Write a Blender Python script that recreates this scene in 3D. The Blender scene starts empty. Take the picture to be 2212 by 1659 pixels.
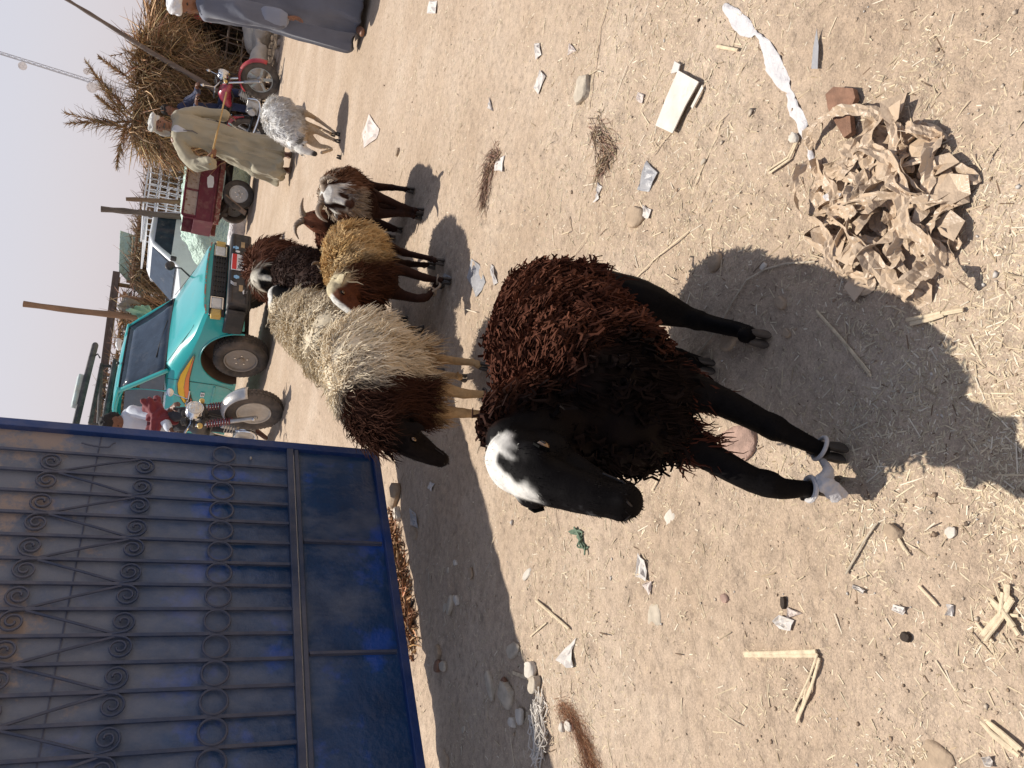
import bpy, bmesh, math, random
import numpy as np
from mathutils import Vector, Matrix, Euler
random.seed(7); rng = np.random.default_rng(11)
SC = bpy.context.scene; COL = SC.collection; PI = math.pi; R = math.radians
# ------------------------------------------------------------ camera
EYE = np.array([0, 0, 1.3]); FOC = 1670.0; ROLL = R(7.6); PITCH = R(24.4)
_r = np.array([1., 0, 0]); _F = np.array([0, math.cos(PITCH), -math.sin(PITCH)]); _d = np.array([0, -math.sin(PITCH), -math.cos(PITCH)])
_U = math.cos(ROLL)*_r - math.sin(ROLL)*_d; _V = math.sin(ROLL)*_r + math.cos(ROLL)*_d
cam = bpy.data.cameras.new('camera'); camo = bpy.data.objects.new('camera', cam); COL.objects.link(camo)
cam.sensor_fit = 'HORIZONTAL'; cam.sensor_width = 36; cam.lens = 36*FOC/2212; cam.clip_start = .02; cam.clip_end = 2000
camo.matrix_world = Matrix(((_V[0], _U[0], -_F[0], EYE[0]), (_V[1], _U[1], -_F[1], EYE[1]), (_V[2], _U[2], -_F[2], EYE[2]), (0, 0, 0, 1)))
SC.camera = camo
# ------------------------------------------------------------ sky and sun
SUN = np.array([-.20, .42, 1.0]); SUN /= np.linalg.norm(SUN)
sel = math.asin(SUN[2]); saz = math.atan2(SUN[0], SUN[1])
W = bpy.data.worlds.new('World'); SC.world = W; W.use_nodes = True
nt = W.node_tree; nt.nodes.clear()
sky = nt.nodes.new('ShaderNodeTexSky'); sky.sky_type = 'NISHITA'; sky.sun_disc = False; sky.sun_elevation = sel; sky.sun_rotation = saz
sky.dust_density = 6.0; sky.air_density = 1.3; sky.ozone_density = 1.5; sky.altitude = 0
hz = nt.nodes.new('ShaderNodeMix'); hz.data_type = 'RGBA'; hz.inputs[0].default_value = .82
tc = nt.nodes.new('ShaderNodeTexCoord'); sp = nt.nodes.new('ShaderNodeSeparateXYZ'); cr = nt.nodes.new('ShaderNodeValToRGB')
nt.links.new(tc.outputs['Generated'], sp.inputs[0]); nt.links.new(sp.outputs['Z'], cr.inputs[0])
e = cr.color_ramp.elements; e[0].position = 0.0; e[0].color = (5.7, 5.05, 5.2, 1); e[1].position = .28; e[1].color = (4.9, 5.1, 5.9, 1); e2 = e.new(.55); e2.color = (1.7, 2.1, 3.1, 1); e3 = e.new(.95); e3.color = (1.1, 1.4, 2.3, 1)
nt.links.new(sky.outputs[0], hz.inputs[6]); nt.links.new(cr.outputs[0], hz.inputs[7])
bg = nt.nodes.new('ShaderNodeBackground'); bg.inputs[1].default_value = .132; wo = nt.nodes.new('ShaderNodeOutputWorld')
nt.links.new(hz.outputs[2], bg.inputs[0]); nt.links.new(bg.outputs[0], wo.inputs[0])
sl = bpy.data.lights.new('sun', 'SUN'); sl.energy = 4.9; sl.angle = R(.5); sl.color = (1, .95, .87)
so = bpy.data.objects.new('sun', sl); COL.objects.link(so); so.rotation_euler = Vector(SUN).to_track_quat('Z', 'Y').to_euler()
SC.view_settings.view_transform = 'Standard'; SC.view_settings.look = 'None'; SC.view_settings.exposure = 0.10; SC.view_settings.gamma = 1
SC.view_settings.use_curve_mapping = False
SC.render.engine = 'CYCLES'; SC.cycles.use_denoising = True; SC.cycles.max_bounces = 5; SC.cycles.transparent_max_bounces = 6
SC.cycles.use_adaptive_sampling = True

# ------------------------------------------------------------ helpers: noise
def _hash(ix, iy, iz, s):
    n = (ix*374761393 + iy*668265263 + iz*2147483647 + s*1274126177) & 0xffffffff
    n = ((n ^ (n >> 13))*1274126177) & 0xffffffff
    return ((n ^ (n >> 16)) & 0xffff)/65535.0
def vnoise(p, scale=1., seed=0):
    """value noise, p (N,3) -> (N,) in -1..1"""
    q = np.asarray(p, float)/scale; i = np.floor(q).astype(np.int64); f = q - i; f = f*f*(3 - 2*f)
    def c(a, b, d): return _hash(i[:, 0]+a, i[:, 1]+b, i[:, 2]+d, seed)
    x0 = c(0,0,0)*(1-f[:,0]) + c(1,0,0)*f[:,0]; x1 = c(0,1,0)*(1-f[:,0]) + c(1,1,0)*f[:,0]
    y0 = x0*(1-f[:,1]) + x1*f[:,1]
    x0 = c(0,0,1)*(1-f[:,0]) + c(1,0,1)*f[:,0]; x1 = c(0,1,1)*(1-f[:,0]) + c(1,1,1)*f[:,0]
    y1 = x0*(1-f[:,1]) + x1*f[:,1]
    return (y0*(1-f[:,2]) + y1*f[:,2])*2 - 1
def fbm(p, scale, oct=3, seed=0):
    t = 0; a = 1.; n = 0
    for k in range(oct): t = t + a*vnoise(p, scale/2**k, seed+k*7); n += a; a *= .5
    return t/n
def sstep(a, b, x): t = np.clip((x-a)/(b-a), 0, 1); return t*t*(3-2*t)
def nrm(v): v = np.asarray(v, float); return v/(np.linalg.norm(v, axis=-1, keepdims=True)+1e-12)

# ------------------------------------------------------------ helpers: geometry (each returns (verts, faces))
def A(*v): return np.array(v, float)
def frame(d, up=(0, 0, 1)):
    d = nrm(d); u = np.asarray(up, float)
    if abs(d@u) > .95: u = A(1, 0, 0) if abs(d[0]) < .9 else A(0, 1, 0)
    s = nrm(np.cross(d, u)); return s, np.cross(s, d)
def tube(pts, rad, n=8, caps=True, flat=None, up=(0, 0, 1)):
    """swept closed tube; rad = scalar/list of r or (ra, rb); flat keeps frame up vector"""
    pts = np.asarray(pts, float); K = len(pts)
    if np.isscalar(rad): rad = [rad]*K
    V = []; T = [nrm(pts[min(i+1, K-1)]-pts[max(i-1, 0)]) for i in range(K)]
    s, u = frame(T[0], up)
    for i in range(K):
        if flat is None:
            if i: s = nrm(s - (s@T[i])*T[i]); u = np.cross(s, T[i])
        else: s, u = frame(T[i], up)
        ra, rb = rad[i] if isinstance(rad[i], (tuple, list)) else (rad[i], rad[i])
        for k in range(n):
            a = 2*PI*k/n; V.append(pts[i] + s*ra*math.cos(a) + u*rb*math.sin(a))
    F = [(i*n+k, i*n+(k+1) % n, (i+1)*n+(k+1) % n, (i+1)*n+k) for i in range(K-1) for k in range(n)]
    if caps: F += [tuple(range(n-1, -1, -1)), tuple((K-1)*n+k for k in range(n))]
    return np.array(V), F
def limb(pts, rad, n=12, sub=4, up=(0, 0, 1)):
    """smooth tapered tube with rounded ends through pts"""
    pts = np.asarray(pts, float); P, Q = [], []
    rad = [r if isinstance(r, (tuple, list)) else (r, r) for r in rad]
    for i in range(len(pts)-1):
        p0, p1, p2, p3 = pts[max(i-1, 0)], pts[i], pts[i+1], pts[min(i+2, len(pts)-1)]
        for j in range(sub):
            t = j/sub
            P.append(.5*((2*p1)+(-p0+p2)*t+(2*p0-5*p1+4*p2-p3)*t*t+(-p0+3*p1-3*p2+p3)*t**3))
            Q.append(tuple(rad[i][k]*(1-t)+rad[i+1][k]*t for k in (0, 1)))
    P.append(pts[-1]); Q.append(rad[-1])
    d0 = nrm(P[0]-P[1]); d1 = nrm(P[-1]-P[-2]); a, b = Q[0], Q[-1]
    h0, h1 = min(a), min(b)
    P = [P[0]+d0*h0*.95, P[0]+d0*h0*.7] + P + [P[-1]+d1*h1*.7, P[-1]+d1*h1*.95]
    Q = [(a[0]*.25, a[1]*.25), (a[0]*.71, a[1]*.71)] + Q + [(b[0]*.71, b[1]*.71), (b[0]*.25, b[1]*.25)]
    return tube(P, Q, n, up=up)
def ball(c, r, rot=None, nu=16, nv=10):
    if np.isscalar(r): r = (r, r, r)
    V = [(0, 0, 1)]+[(math.sin(PI*j/nv)*math.cos(2*PI*i/nu), math.sin(PI*j/nv)*math.sin(2*PI*i/nu), math.cos(PI*j/nv)) for j in range(1, nv) for i in range(nu)]+[(0, 0, -1)]
    V = np.array(V)*np.array(r)
    if rot is not None: V = V @ np.asarray(rot)
    F = [(0, 1+i, 1+(i+1) % nu) for i in range(nu)]
    for j in range(nv-2):
        for i in range(nu): a = 1+j*nu; F.append((a+i, a+nu+i, a+nu+(i+1) % nu, a+(i+1) % nu))
    L = len(V)-1; a = 1+(nv-2)*nu; F += [(a+i, L, a+(i+1) % nu) for i in range(nu)]
    return V+np.asarray(c, float), F
def box(c, s, rot=None):
    V = np.array([(x, y, z) for x in (-.5, .5) for y in (-.5, .5) for z in (-.5, .5)])*np.array(s, float)
    if rot is not None: V = V @ np.array(Euler(rot).to_matrix()).T
    return V+np.array(c, float), [(0, 1, 3, 2), (4, 6, 7, 5), (0, 4, 5, 1), (2, 3, 7, 6), (0, 2, 6, 4), (1, 5, 7, 3)]
def beam(p0, p1, w, h, up=(0, 0, 1)):
    s, u = frame(np.subtract(p1, p0), up); V = []
    for p in (p0, p1):
        for a, b in ((-1, -1), (1, -1), (1, 1), (-1, 1)): V.append(np.array(p, float)+s*a*w/2+u*b*h/2)
    return np.array(V), [(3, 2, 1, 0), (4, 5, 6, 7)]+[(k, (k+1) % 4, (k+1) % 4+4, k+4) for k in range(4)]
def prism(poly, y0, y1, axis='y'):
    """closed polygon in xz (axis y), extruded y0..y1"""
    n = len(poly); f = {'y': lambda p, q: (p[0], q, p[1]), 'x': lambda p, q: (q, p[0], p[1]), 'z': lambda p, q: (p[0], p[1], q)}[axis]
    V = [f(p, y0) for p in poly]+[f(p, y1) for p in poly]
    return np.array(V, float), [tuple(range(n-1, -1, -1)), tuple(range(n, 2*n))]+[(k, (k+1) % n, (k+1) % n+n, k+n) for k in range(n)]
def lathe(prof, c, ax, n=24):
    """prof list of (t along axis, r)"""
    ax = nrm(ax); s, u = frame(ax); V = []
    for t, r in prof:
        for k in range(n): a = 2*PI*k/n; V.append(np.array(c, float)+ax*t+s*r*math.cos(a)+u*r*math.sin(a))
    m = len(prof)
    return np.array(V), [(i*n+k, i*n+(k+1) % n, (i+1)*n+(k+1) % n, (i+1)*n+k) for i in range(m-1) for k in range(n)]+[tuple(range(n-1, -1, -1)), tuple((m-1)*n+k for k in range(n))]
def torus(c, ax, R0, r, n=28, m=8):
    ax = nrm(ax); s, u = frame(ax); V = []
    for i in range(n):
        a = 2*PI*i/n; d = s*math.cos(a)+u*math.sin(a)
        for j in range(m): b = 2*PI*j/m; V.append(np.array(c, float)+d*(R0+r*math.cos(b))+ax*r*math.sin(b))
    return np.array(V), [(i*m+j, ((i+1) % n)*m+j, ((i+1) % n)*m+(j+1) % m, i*m+(j+1) % m) for i in range(n) for j in range(m)]
def join(*parts):
    V = []; F = []; o = 0
    for p in parts:
        if isinstance(p, list): p = join(*p)
        v, f = p; V.append(v); F += [tuple(int(i)+o for i in q) for q in f]; o += len(v)
    return np.concatenate(V), F

# ------------------------------------------------------------ helpers: objects
def new_mesh(name, V, F, mat=None, smooth=True, col=None):
    me = bpy.data.meshes.new(name)
    if isinstance(F, np.ndarray):
        n, k = F.shape; me.vertices.add(len(V)); me.vertices.foreach_set('co', np.ascontiguousarray(V, dtype=np.float32).ravel())
        me.loops.add(n*k); me.loops.foreach_set('vertex_index', F.astype(np.int32).ravel())
        me.polygons.add(n); me.polygons.foreach_set('loop_start', np.arange(0, n*k, k, dtype=np.int32)); me.polygons.foreach_set('loop_total', np.full(n, k, dtype=np.int32))
        me.update(calc_edges=True)
    else: me.from_pydata([tuple(v) for v in V], [], F)
    if smooth: me.polygons.foreach_set('use_smooth', np.ones(len(me.polygons), dtype=bool))
    if col is not None:
        at = me.color_attributes.new('Col', 'FLOAT_COLOR', 'POINT'); c = np.ones((len(V), 4), dtype=np.float32); c[:, :3] = col; at.data.foreach_set('color', c.ravel())
    if mat is not None: me.materials.append(mat)
    return me
def mk(name, VF, mat, parent=None, smooth=None, bevel=0, col=None, world=False, autos=35, kind=None, flip=True):
    V, F = VF
    if world and parent is not None: V = V - np.array(parent.location)
    me = new_mesh(name, V, F, mat, smooth is not False, col)
    if not isinstance(F, np.ndarray) and flip:
        bm = bmesh.new(); bm.from_mesh(me); bmesh.ops.recalc_face_normals(bm, faces=bm.faces); bm.to_mesh(me); bm.free()
    if smooth is None and autos: me.set_sharp_from_angle(angle=R(autos))
    o = bpy.data.objects.new(name, me); COL.objects.link(o)
    if bevel:
        b = o.modifiers.new('b', 'BEVEL'); b.width = bevel; b.segments = 2; b.limit_method = 'ANGLE'; b.angle_limit = R(40)
    if parent is not None: o.parent = parent
    if kind: o['kind'] = kind
    return o
def thing(name, label, cat, loc=(0, 0, 0), rz=0, group=None, rot=None):
    o = bpy.data.objects.new(name, None); COL.objects.link(o); o.empty_display_size = .1
    o.location = [float(v) for v in loc]; o.rotation_euler = rot or (0, 0, rz); o['label'] = label; o['category'] = cat
    if group: o['group'] = group
    return o
def tag(o, label, cat, group=None):
    o['label'] = label; o['category'] = cat
    if group: o['group'] = group
    return o
def blob(parts, voxel=.01, smooth=3):
    """union of overlapping closed pieces as ONE continuous surface -> (V, F ndarray quads)"""
    V, F = join(*parts); me = new_mesh('tmp', V, F); bm = bmesh.new(); bm.from_mesh(me); bmesh.ops.recalc_face_normals(bm, faces=bm.faces); bm.to_mesh(me); bm.free()
    o = bpy.data.objects.new('tmp', me); COL.objects.link(o)
    m = o.modifiers.new('r', 'REMESH'); m.mode = 'VOXEL'; m.voxel_size = voxel
    if smooth: s = o.modifiers.new('s', 'SMOOTH'); s.iterations = smooth; s.factor = .5
    dg = bpy.context.evaluated_depsgraph_get(); ev = o.evaluated_get(dg); em = ev.to_mesh()
    V = np.empty(len(em.vertices)*3, dtype=np.float32); em.vertices.foreach_get('co', V); V = V.reshape(-1, 3).astype(float)
    F = np.empty(len(em.loops), dtype=np.int32); em.loops.foreach_get('vertex_index', F)
    lt = np.empty(len(em.polygons), dtype=np.int32); em.polygons.foreach_get('loop_total', lt)
    if (lt == 4).all(): F = F.reshape(-1, 4)
    else: F = [tuple(p.vertices) for p in em.polygons]
    ev.to_mesh_clear(); bpy.data.objects.remove(o); bpy.data.meshes.remove(me)
    return V, F
def bool_cut(o, cutters):
    """cut closed meshes out of o (in its own frame) and bake"""
    tmp = []; par, mb = o.parent, o.matrix_basis.copy(); o.parent = None; o.matrix_basis = Matrix.Identity(4); bpy.context.view_layer.update()
    for V, F in cutters:
        me = new_mesh('c', V, F, smooth=False); bm = bmesh.new(); bm.from_mesh(me); bmesh.ops.recalc_face_normals(bm, faces=bm.faces); bm.to_mesh(me); bm.free()
        c = bpy.data.objects.new('c', me); COL.objects.link(c); tmp.append(c)
        m = o.modifiers.new('x', 'BOOLEAN'); m.operation = 'DIFFERENCE'; m.object = c; m.solver = 'EXACT'
    bpy.context.view_layer.update(); dg = bpy.context.evaluated_depsgraph_get(); nm = bpy.data.meshes.new_from_object(o.evaluated_get(dg)); o.modifiers.clear(); o.data = nm; o.parent = par; o.matrix_basis = mb
    for c in tmp: bpy.data.objects.remove(c)
def copy_tree(o, parent=None, **kw):
    c = o.copy(); COL.objects.link(c); c.parent = parent
    for k, v in kw.items(): c[k] = v
    for ch in list(o.children): copy_tree(ch, c)
    return c

# ------------------------------------------------------------ helpers: materials
def _n(t, ty, **kw):
    n = t.nodes.new(ty)
    for k, v in kw.items():
        if hasattr(n, k): setattr(n, k, v)
        else: n.inputs[k].default_value = v
    return n
MATS = {}
def mat(name, base=(.5, .5, .5), rough=.8, metal=0., var=.25, vscale=6., bump=.15, bscale=60., dust=0., dustcol=(.36, .27, .185), attr=False, alpha=None, coat=0, sheen=0, trans=0, second=None, sscale=3., sthr=.55, spec=.5, stretch=None):
    """one builder for most surfaces: base colour (or 'Col' attribute) x noise, second colour in patches, dust film, bump"""
    if name in MATS: return MATS[name]
    m = bpy.data.materials.new(name); m.use_nodes = True; t = m.node_tree; L = t.links.new; b = t.nodes['Principled BSDF']
    tc = _n(t, 'ShaderNodeTexCoord'); src = tc.outputs['Object']
    if stretch:
        mp = _n(t, 'ShaderNodeMapping'); mp.inputs['Scale'].default_value = stretch; L(src, mp.inputs[0]); src = mp.outputs[0]
    def noise(sc, det=4, ro=.6):
        n = _n(t, 'ShaderNodeTexNoise'); n.inputs['Scale'].default_value = sc; n.inputs['Detail'].default_value = det; n.inputs['Roughness'].default_value = ro; L(src, n.inputs['Vector']); return n.outputs[0]
    def mix(fac, a, c, mode='MIX'):
        x = _n(t, 'ShaderNodeMix', data_type='RGBA', blend_type=mode)
        for s, v in ((x.inputs[0], fac), (x.inputs[6], a), (x.inputs[7], c)):
            if hasattr(v, 'links'): L(v, s)
            else: s.default_value = v if isinstance(v, float) else (*v[:3], 1)
        return x.outputs[2]
    def ramp(v, a, c):
        r = _n(t, 'ShaderNodeMapRange'); r.inputs[1].default_value = a; r.inputs[2].default_value = c; L(v, r.inputs[0]); return r.outputs[0]
    if attr:
        at = _n(t, 'ShaderNodeAttribute', attribute_name='Col'); c = at.outputs['Color']
    else:
        c = mix(0., base, base)
    if second is not None: c = mix(ramp(noise(sscale, 5, .65), sthr, sthr+.08), c, second)
    if var:
        v = ramp(noise(vscale, 5, .6), .3, .7); mr = _n(t, 'ShaderNodeMapRange'); L(v, mr.inputs[0]); mr.inputs[3].default_value = 1-var; mr.inputs[4].default_value = 1+var
        cc = _n(t, 'ShaderNodeCombineColor'); [L(mr.outputs[0], cc.inputs[i]) for i in range(3)]; c = mix(1., c, cc.outputs[0], 'MULTIPLY')
    if dust:
        d = ramp(noise(vscale*.7, 6, .7), .62-dust*.5, 1.05-dust*.35); c = mix(d, c, dustcol)
        rr = _n(t, 'ShaderNodeMapRange'); L(d, rr.inputs[0]); rr.inputs[3].default_value = rough; rr.inputs[4].default_value = .9; L(rr.outputs[0], b.inputs['Roughness'])
    else: b.inputs['Roughness'].default_value = rough
    L(c, b.inputs['Base Color']); b.inputs['Metallic'].default_value = metal; b.inputs['Specular IOR Level'].default_value = spec
    if coat: b.inputs['Coat Weight'].default_value = coat; b.inputs['Coat Roughness'].default_value = .12
    if sheen: b.inputs['Sheen Weight'].default_value = sheen; b.inputs['Sheen Roughness'].default_value = .5
    if trans: b.inputs['Transmission Weight'].default_value = trans
    if alpha is not None: b.inputs['Alpha'].default_value = alpha
    if bump:
        bp = _n(t, 'ShaderNodeBump'); bp.inputs['Strength'].default_value = min(1, bump*2); bp.inputs['Distance'].default_value = .6/bscale; L(noise(bscale, 4, .65), bp.inputs['Height']); L(bp.outputs[0], b.inputs['Normal'])
    MATS[name] = m; return m
def at(dx, dy, Y):
    """a point of the place at distance Y ahead, from its bearing out of the photograph"""
    d = _F*FOC + _U*(829.5-dy) + _V*(dx-1106); return EYE + d*(Y/d[1])
def gr(dx, dy, z=0.):
    d = _F*FOC + _U*(829.5-dy) + _V*(dx-1106); return EYE + d*((z-1.3)/d[2])
# ------------------------------------------------------------ ground
def H(x, y):
    x = np.atleast_1d(np.asarray(x, float)); y = np.atleast_1d(np.asarray(y, float)); p = np.stack([x, y, np.zeros_like(x)], 1)
    z = .015*fbm(p, .55, 3, 3) + .0075*fbm(p, .10, 3, 5) + .0030*vnoise(p, .032, 9)
    # shallow hoof and wheel marks
    q = p.copy(); q[:, 0] += .08*vnoise(p, .6, 21); tr = np.abs(((q[:, 0]*.93+q[:, 1]*.35) % 1.7)-.85); z -= .007*np.exp(-(tr/.07)**2)*sstep(2.5, 5, y)
    cell = np.floor(p[:, :2]/.21).astype(np.int64); cx = (cell[:, 0]+.3+.4*_hash(cell[:, 0], cell[:, 1], 1*cell[:, 0]*0, 4))*.21; cy = (cell[:, 1]+.3+.4*_hash(cell[:, 0], cell[:, 1], 0*cell[:, 0], 8))*.21
    on = _hash(cell[:, 0], cell[:, 1], 0*cell[:, 0], 15) > .62; d = np.hypot((x-cx)*1.3, y-cy); z -= on*.0095*np.exp(-(d/.03)**2); z += on*.0045*np.exp(-((d-.05)/.018)**2)
    return z
def grade(lo, hi, d, far0, far1, g):
    a = np.arange(lo, hi, d); r = []; s = d; v = hi
    while v < far1: r.append(v); s *= g; v += s
    r.append(far1); l = []; s = d; v = lo
    while v > far0: s *= g; v -= s; l.append(max(v, far0))
    return np.array(sorted(set(l))+list(a)+r)
xs = grade(-1.3, 1.4, .0150, -420, 420, 1.07); ys = grade(.6, 3.8, .0150, -160, 700, 1.035)
X, Y = np.meshgrid(xs, ys); Z = H(X.ravel(), Y.ravel()); far = np.hypot(X, Y).ravel(); Z = Z*(1+.8*sstep(6, 30, far)) + .10*sstep(20, 60, far)*fbm(np.stack([X.ravel(), Y.ravel(), 0*far], 1), 18, 2, 5)
V = np.stack([X.ravel(), Y.ravel(), Z], 1); nx, ny = len(xs), len(ys); i = (np.arange(ny-1)[:, None]*nx+np.arange(nx-1)[None]).ravel(); Fq = np.stack([i, i+1, i+1+nx, i+nx], 1)
def ground_mat():
    m = bpy.data.materials.new('sandy_earth'); m.use_nodes = True; t = m.node_tree; L = t.links.new; b = t.nodes['Principled BSDF']; b.inputs['Roughness'].default_value = .95; b.inputs['Specular IOR Level'].default_value = .2
    geo = _n(t, 'ShaderNodeNewGeometry'); P = geo.outputs['Position']
    def noise(sc, det=5, ro=.6, mp=None):
        n = _n(t, 'ShaderNodeTexNoise'); n.inputs['Scale'].default_value = sc; n.inputs['Detail'].default_value = det; n.inputs['Roughness'].default_value = ro; s = P
        if mp: k = _n(t, 'ShaderNodeMapping'); k.inputs['Rotation'].default_value = (0, 0, mp[0]); k.inputs['Scale'].default_value = (1, mp[1], 1); L(P, k.inputs[0]); s = k.outputs[0]
        L(s, n.inputs['Vector']); return n.outputs[0]
    def ramp(v, cols):
        r = _n(t, 'ShaderNodeValToRGB'); L(v, r.inputs[0]); el = r.color_ramp.elements
        while len(el) < len(cols): el.new(.5)
        for q, (p, c) in zip(el, cols): q.position = p; q.color = (*c, 1) if isinstance(c, tuple) else (c, c, c, 1)
        return r.outputs[0]
    def mix(f, a, c, mode='MIX'):
        x = _n(t, 'ShaderNodeMix', data_type='RGBA', blend_type=mode)
        for s, v in ((x.inputs[0], f), (x.inputs[6], a), (x.inputs[7], c)):
            if hasattr(v, 'links'): L(v, s)
            else: s.default_value = v if isinstance(v, float) else (*v[:3], 1)
        return x.outputs[2]
    c = ramp(noise(1.3, 6), [(.3, (.410, .302, .212)), (.5, (.478, .363, .264)), (.72, (.55, .436, .332))])
    c = mix(1., c, ramp(noise(28, 6, .7), [(.3, .70), (.5, 1.0), (.72, 1.15)]), 'MULTIPLY')
    c = mix(1., c, ramp(noise(220, 3, .7), [(.3, .76), (.55, 1.0), (.75, 1.2)]), 'MULTIPLY')
    # short chaff: stretched specks in three directions
    for k, (a, s, lo) in enumerate(((.5, 9, .665), (1.7, 8, .67), (2.7, 10, .665))):
        c = mix(ramp(noise(46+9*k, 2, .5, (a, s*.14)), [(lo+.03, 0.), (lo+.06, .35)]), c, (.66, .52, .33))
    # dung dust and dark crumbs
    c = mix(ramp(noise(95, 3, .6), [(.70, 0.), (.74, .55)]), c, (.17, .115, .07))
    c = mix(ramp(noise(.45, 4, .6), [(.50, 0.), (.75, .35)]), c, (.33, .245, .165))
    L(c, b.inputs['Base Color'])
    b1 = _n(t, 'ShaderNodeBump'); b1.inputs['Strength'].default_value = .8; b1.inputs['Distance'].default_value = .006; L(noise(90, 6, .7), b1.inputs['Height'])
    b2 = _n(t, 'ShaderNodeBump'); b2.inputs['Strength'].default_value = .75; b2.inputs['Distance'].default_value = .03; L(noise(11, 5, .65), b2.inputs['Height']); L(b1.outputs[0], b2.inputs['Normal']); L(b2.outputs[0], b.inputs['Normal'])
    return m
g = bpy.data.objects.new('ground', new_mesh('ground', V, Fq, ground_mat())); COL.objects.link(g); g['kind'] = 'structure'
del X, Y, Z, V, Fq
# ------------------------------------------------------------ gate
def gate_mat(name, base, dusty):
    return mat(name, base, .45, 0, var=.35, vscale=2.2, bump=.12, bscale=35, second=None, dust=dusty, dustcol=(.22, .20, .20), stretch=(1, 1, .8), spec=.4)
def sheet_mat():
    m = mat('gate_sheet', (.012, .050, .135), .42, 0, var=.35, vscale=2.5, bump=.10, bscale=14, second=(.014, .065, .28), sscale=2.6, sthr=.56, dust=.0, spec=.4)
    t = m.node_tree; L = t.links.new; b = t.nodes['Principled BSDF']; old = b.inputs['Base Color'].links[0].from_socket
    tc = _n(t, 'ShaderNodeTexCoord'); s = _n(t, 'ShaderNodeSeparateXYZ'); L(tc.outputs['Object'], s.inputs[0])
    n = _n(t, 'ShaderNodeTexNoise'); n.inputs['Scale'].default_value = 3.2; n.inputs['Detail'].default_value = 7; n.inputs['Roughness'].default_value = .68; mp = _n(t, 'ShaderNodeMapping'); mp.inputs['Scale'].default_value = (1, 1, .55); L(tc.outputs['Object'], mp.inputs[0]); L(mp.outputs[0], n.inputs['Vector'])
    hgt = _n(t, 'ShaderNodeMapRange'); L(s.outputs['Z'], hgt.inputs[0]); hgt.inputs[1].default_value = .1; hgt.inputs[2].default_value = 2.0; hgt.inputs[3].default_value = -.11; hgt.inputs[4].default_value = .26
    ad = _n(t, 'ShaderNodeMath', operation='ADD'); L(n.outputs[0], ad.inputs[0]); L(hgt.outputs[0], ad.inputs[1])
    r = _n(t, 'ShaderNodeMapRange'); L(ad.outputs[0], r.inputs[0]); r.inputs[1].default_value = .42; r.inputs[2].default_value = .74; r.inputs[4].default_value = .78
    x = _n(t, 'ShaderNodeMix', data_type='RGBA'); L(r.outputs[0], x.inputs[0]); L(old, x.inputs[6]); x.inputs[7].default_value = (.20, .215, .25, 1); L(x.outputs[2], b.inputs['Base Color'])
    n2 = _n(t, 'ShaderNodeTexNoise'); n2.inputs['Scale'].default_value = 5; n2.inputs['Detail'].default_value = 6; n2.inputs['Roughness'].default_value = .7; L(tc.outputs['Object'], n2.inputs['Vector']); h2 = _n(t, 'ShaderNodeMapRange'); L(s.outputs['Z'], h2.inputs[0]); h2.inputs[1].default_value = .9; h2.inputs[2].default_value = 2.1; h2.inputs[3].default_value = -.25; h2.inputs[4].default_value = .14
    a2 = _n(t, 'ShaderNodeMath', operation='ADD'); L(n2.outputs[0], a2.inputs[0]); L(h2.outputs[0], a2.inputs[1]); r2 = _n(t, 'ShaderNodeMapRange'); L(a2.outputs[0], r2.inputs[0]); r2.inputs[1].default_value = .52; r2.inputs[2].default_value = .62; r2.inputs[4].default_value = .8
    x2 = _n(t, 'ShaderNodeMix', data_type='RGBA'); L(r2.outputs[0], x2.inputs[0]); L(x.outputs[2], x2.inputs[6]); x2.inputs[7].default_value = (.30, .235, .195, 1); L(x2.outputs[2], b.inputs['Base Color'])
    rr = _n(t, 'ShaderNodeMapRange'); L(r.outputs[0], rr.inputs[0]); rr.inputs[3].default_value = .28; rr.inputs[4].default_value = .85; L(rr.outputs[0], b.inputs['Roughness'])
    return m
MG = gate_mat('gate_bar_paint', (.018, .038, .090), .5); MS = sheet_mat(); MRm = gate_mat('gate_stile_paint', (.012, .042, .16), .30)
GX = math.atan2(-.769, -.639); G = thing('metal_gate', 'dusty dark blue metal gate with welded scrolls and rings, standing ajar beside the sheep', 'gate', (-.509, 4.473, 0), GX)
# local: x along the gate from its free edge, -y ... faces the camera side; z up
GW, GT, ZB = 2.86, 2.16, .08; FS = 1   # +y or -y faces the yard
_a = A(-.639, -.769, 0); _yl = A(.769, -.639, 0)   # local +y in the world
FS = 1 if (_yl @ (EYE - A(-1.1, 3.8, 0))) > 0 else -1
mk('stile', box((.024, 0, (ZB+GT)/2), (.048, .05, GT-ZB)), MRm, G, bevel=.003)
mk('stile', box((GW-.024, 0, (ZB+GT)/2), (.048, .05, GT-ZB)), MRm, G, bevel=.003)
for z, hh in ((ZB+.02, .04), (.592, .034), (.556, .022), (GT-.02, .04)): mk('rail', box((GW/2, .004*FS, z), (GW-.098, .046 if hh > .03 else .034, hh)), MRm if z < .2 else MG, G, bevel=.003)
for k in range(5):
    x0 = .05+k*.62; x1 = min(x0+.612, GW-.05)
    if x1-x0 < .1: continue
    mk('lower_panel', box(((x0+x1)/2, -.006*FS, .335), (x1-x0+.006, .004, .436)), MS, G, smooth=False)
    if k: mk('divider', box((x0-.004, .004*FS, .335), (.014, .03, .408)), MG, G, bevel=.002)
mk('upper_sheet', box((GW/2, -.010*FS, 1.350), (GW-.09, .003, 1.53)), MS, G, smooth=False)
mk('sheet_seam', box((GW/2, -.006*FS, 1.53), (GW-.10, .003, .006)), MG, G, smooth=False)
fy = .010*FS
def gbar(p, q, w=.015): return beam((p[0], fy, p[1]), (q[0], fy, q[1]), w, .012, up=(0, 1, 0))
bar_me = None
pitch = .1242
NB = 22
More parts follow.
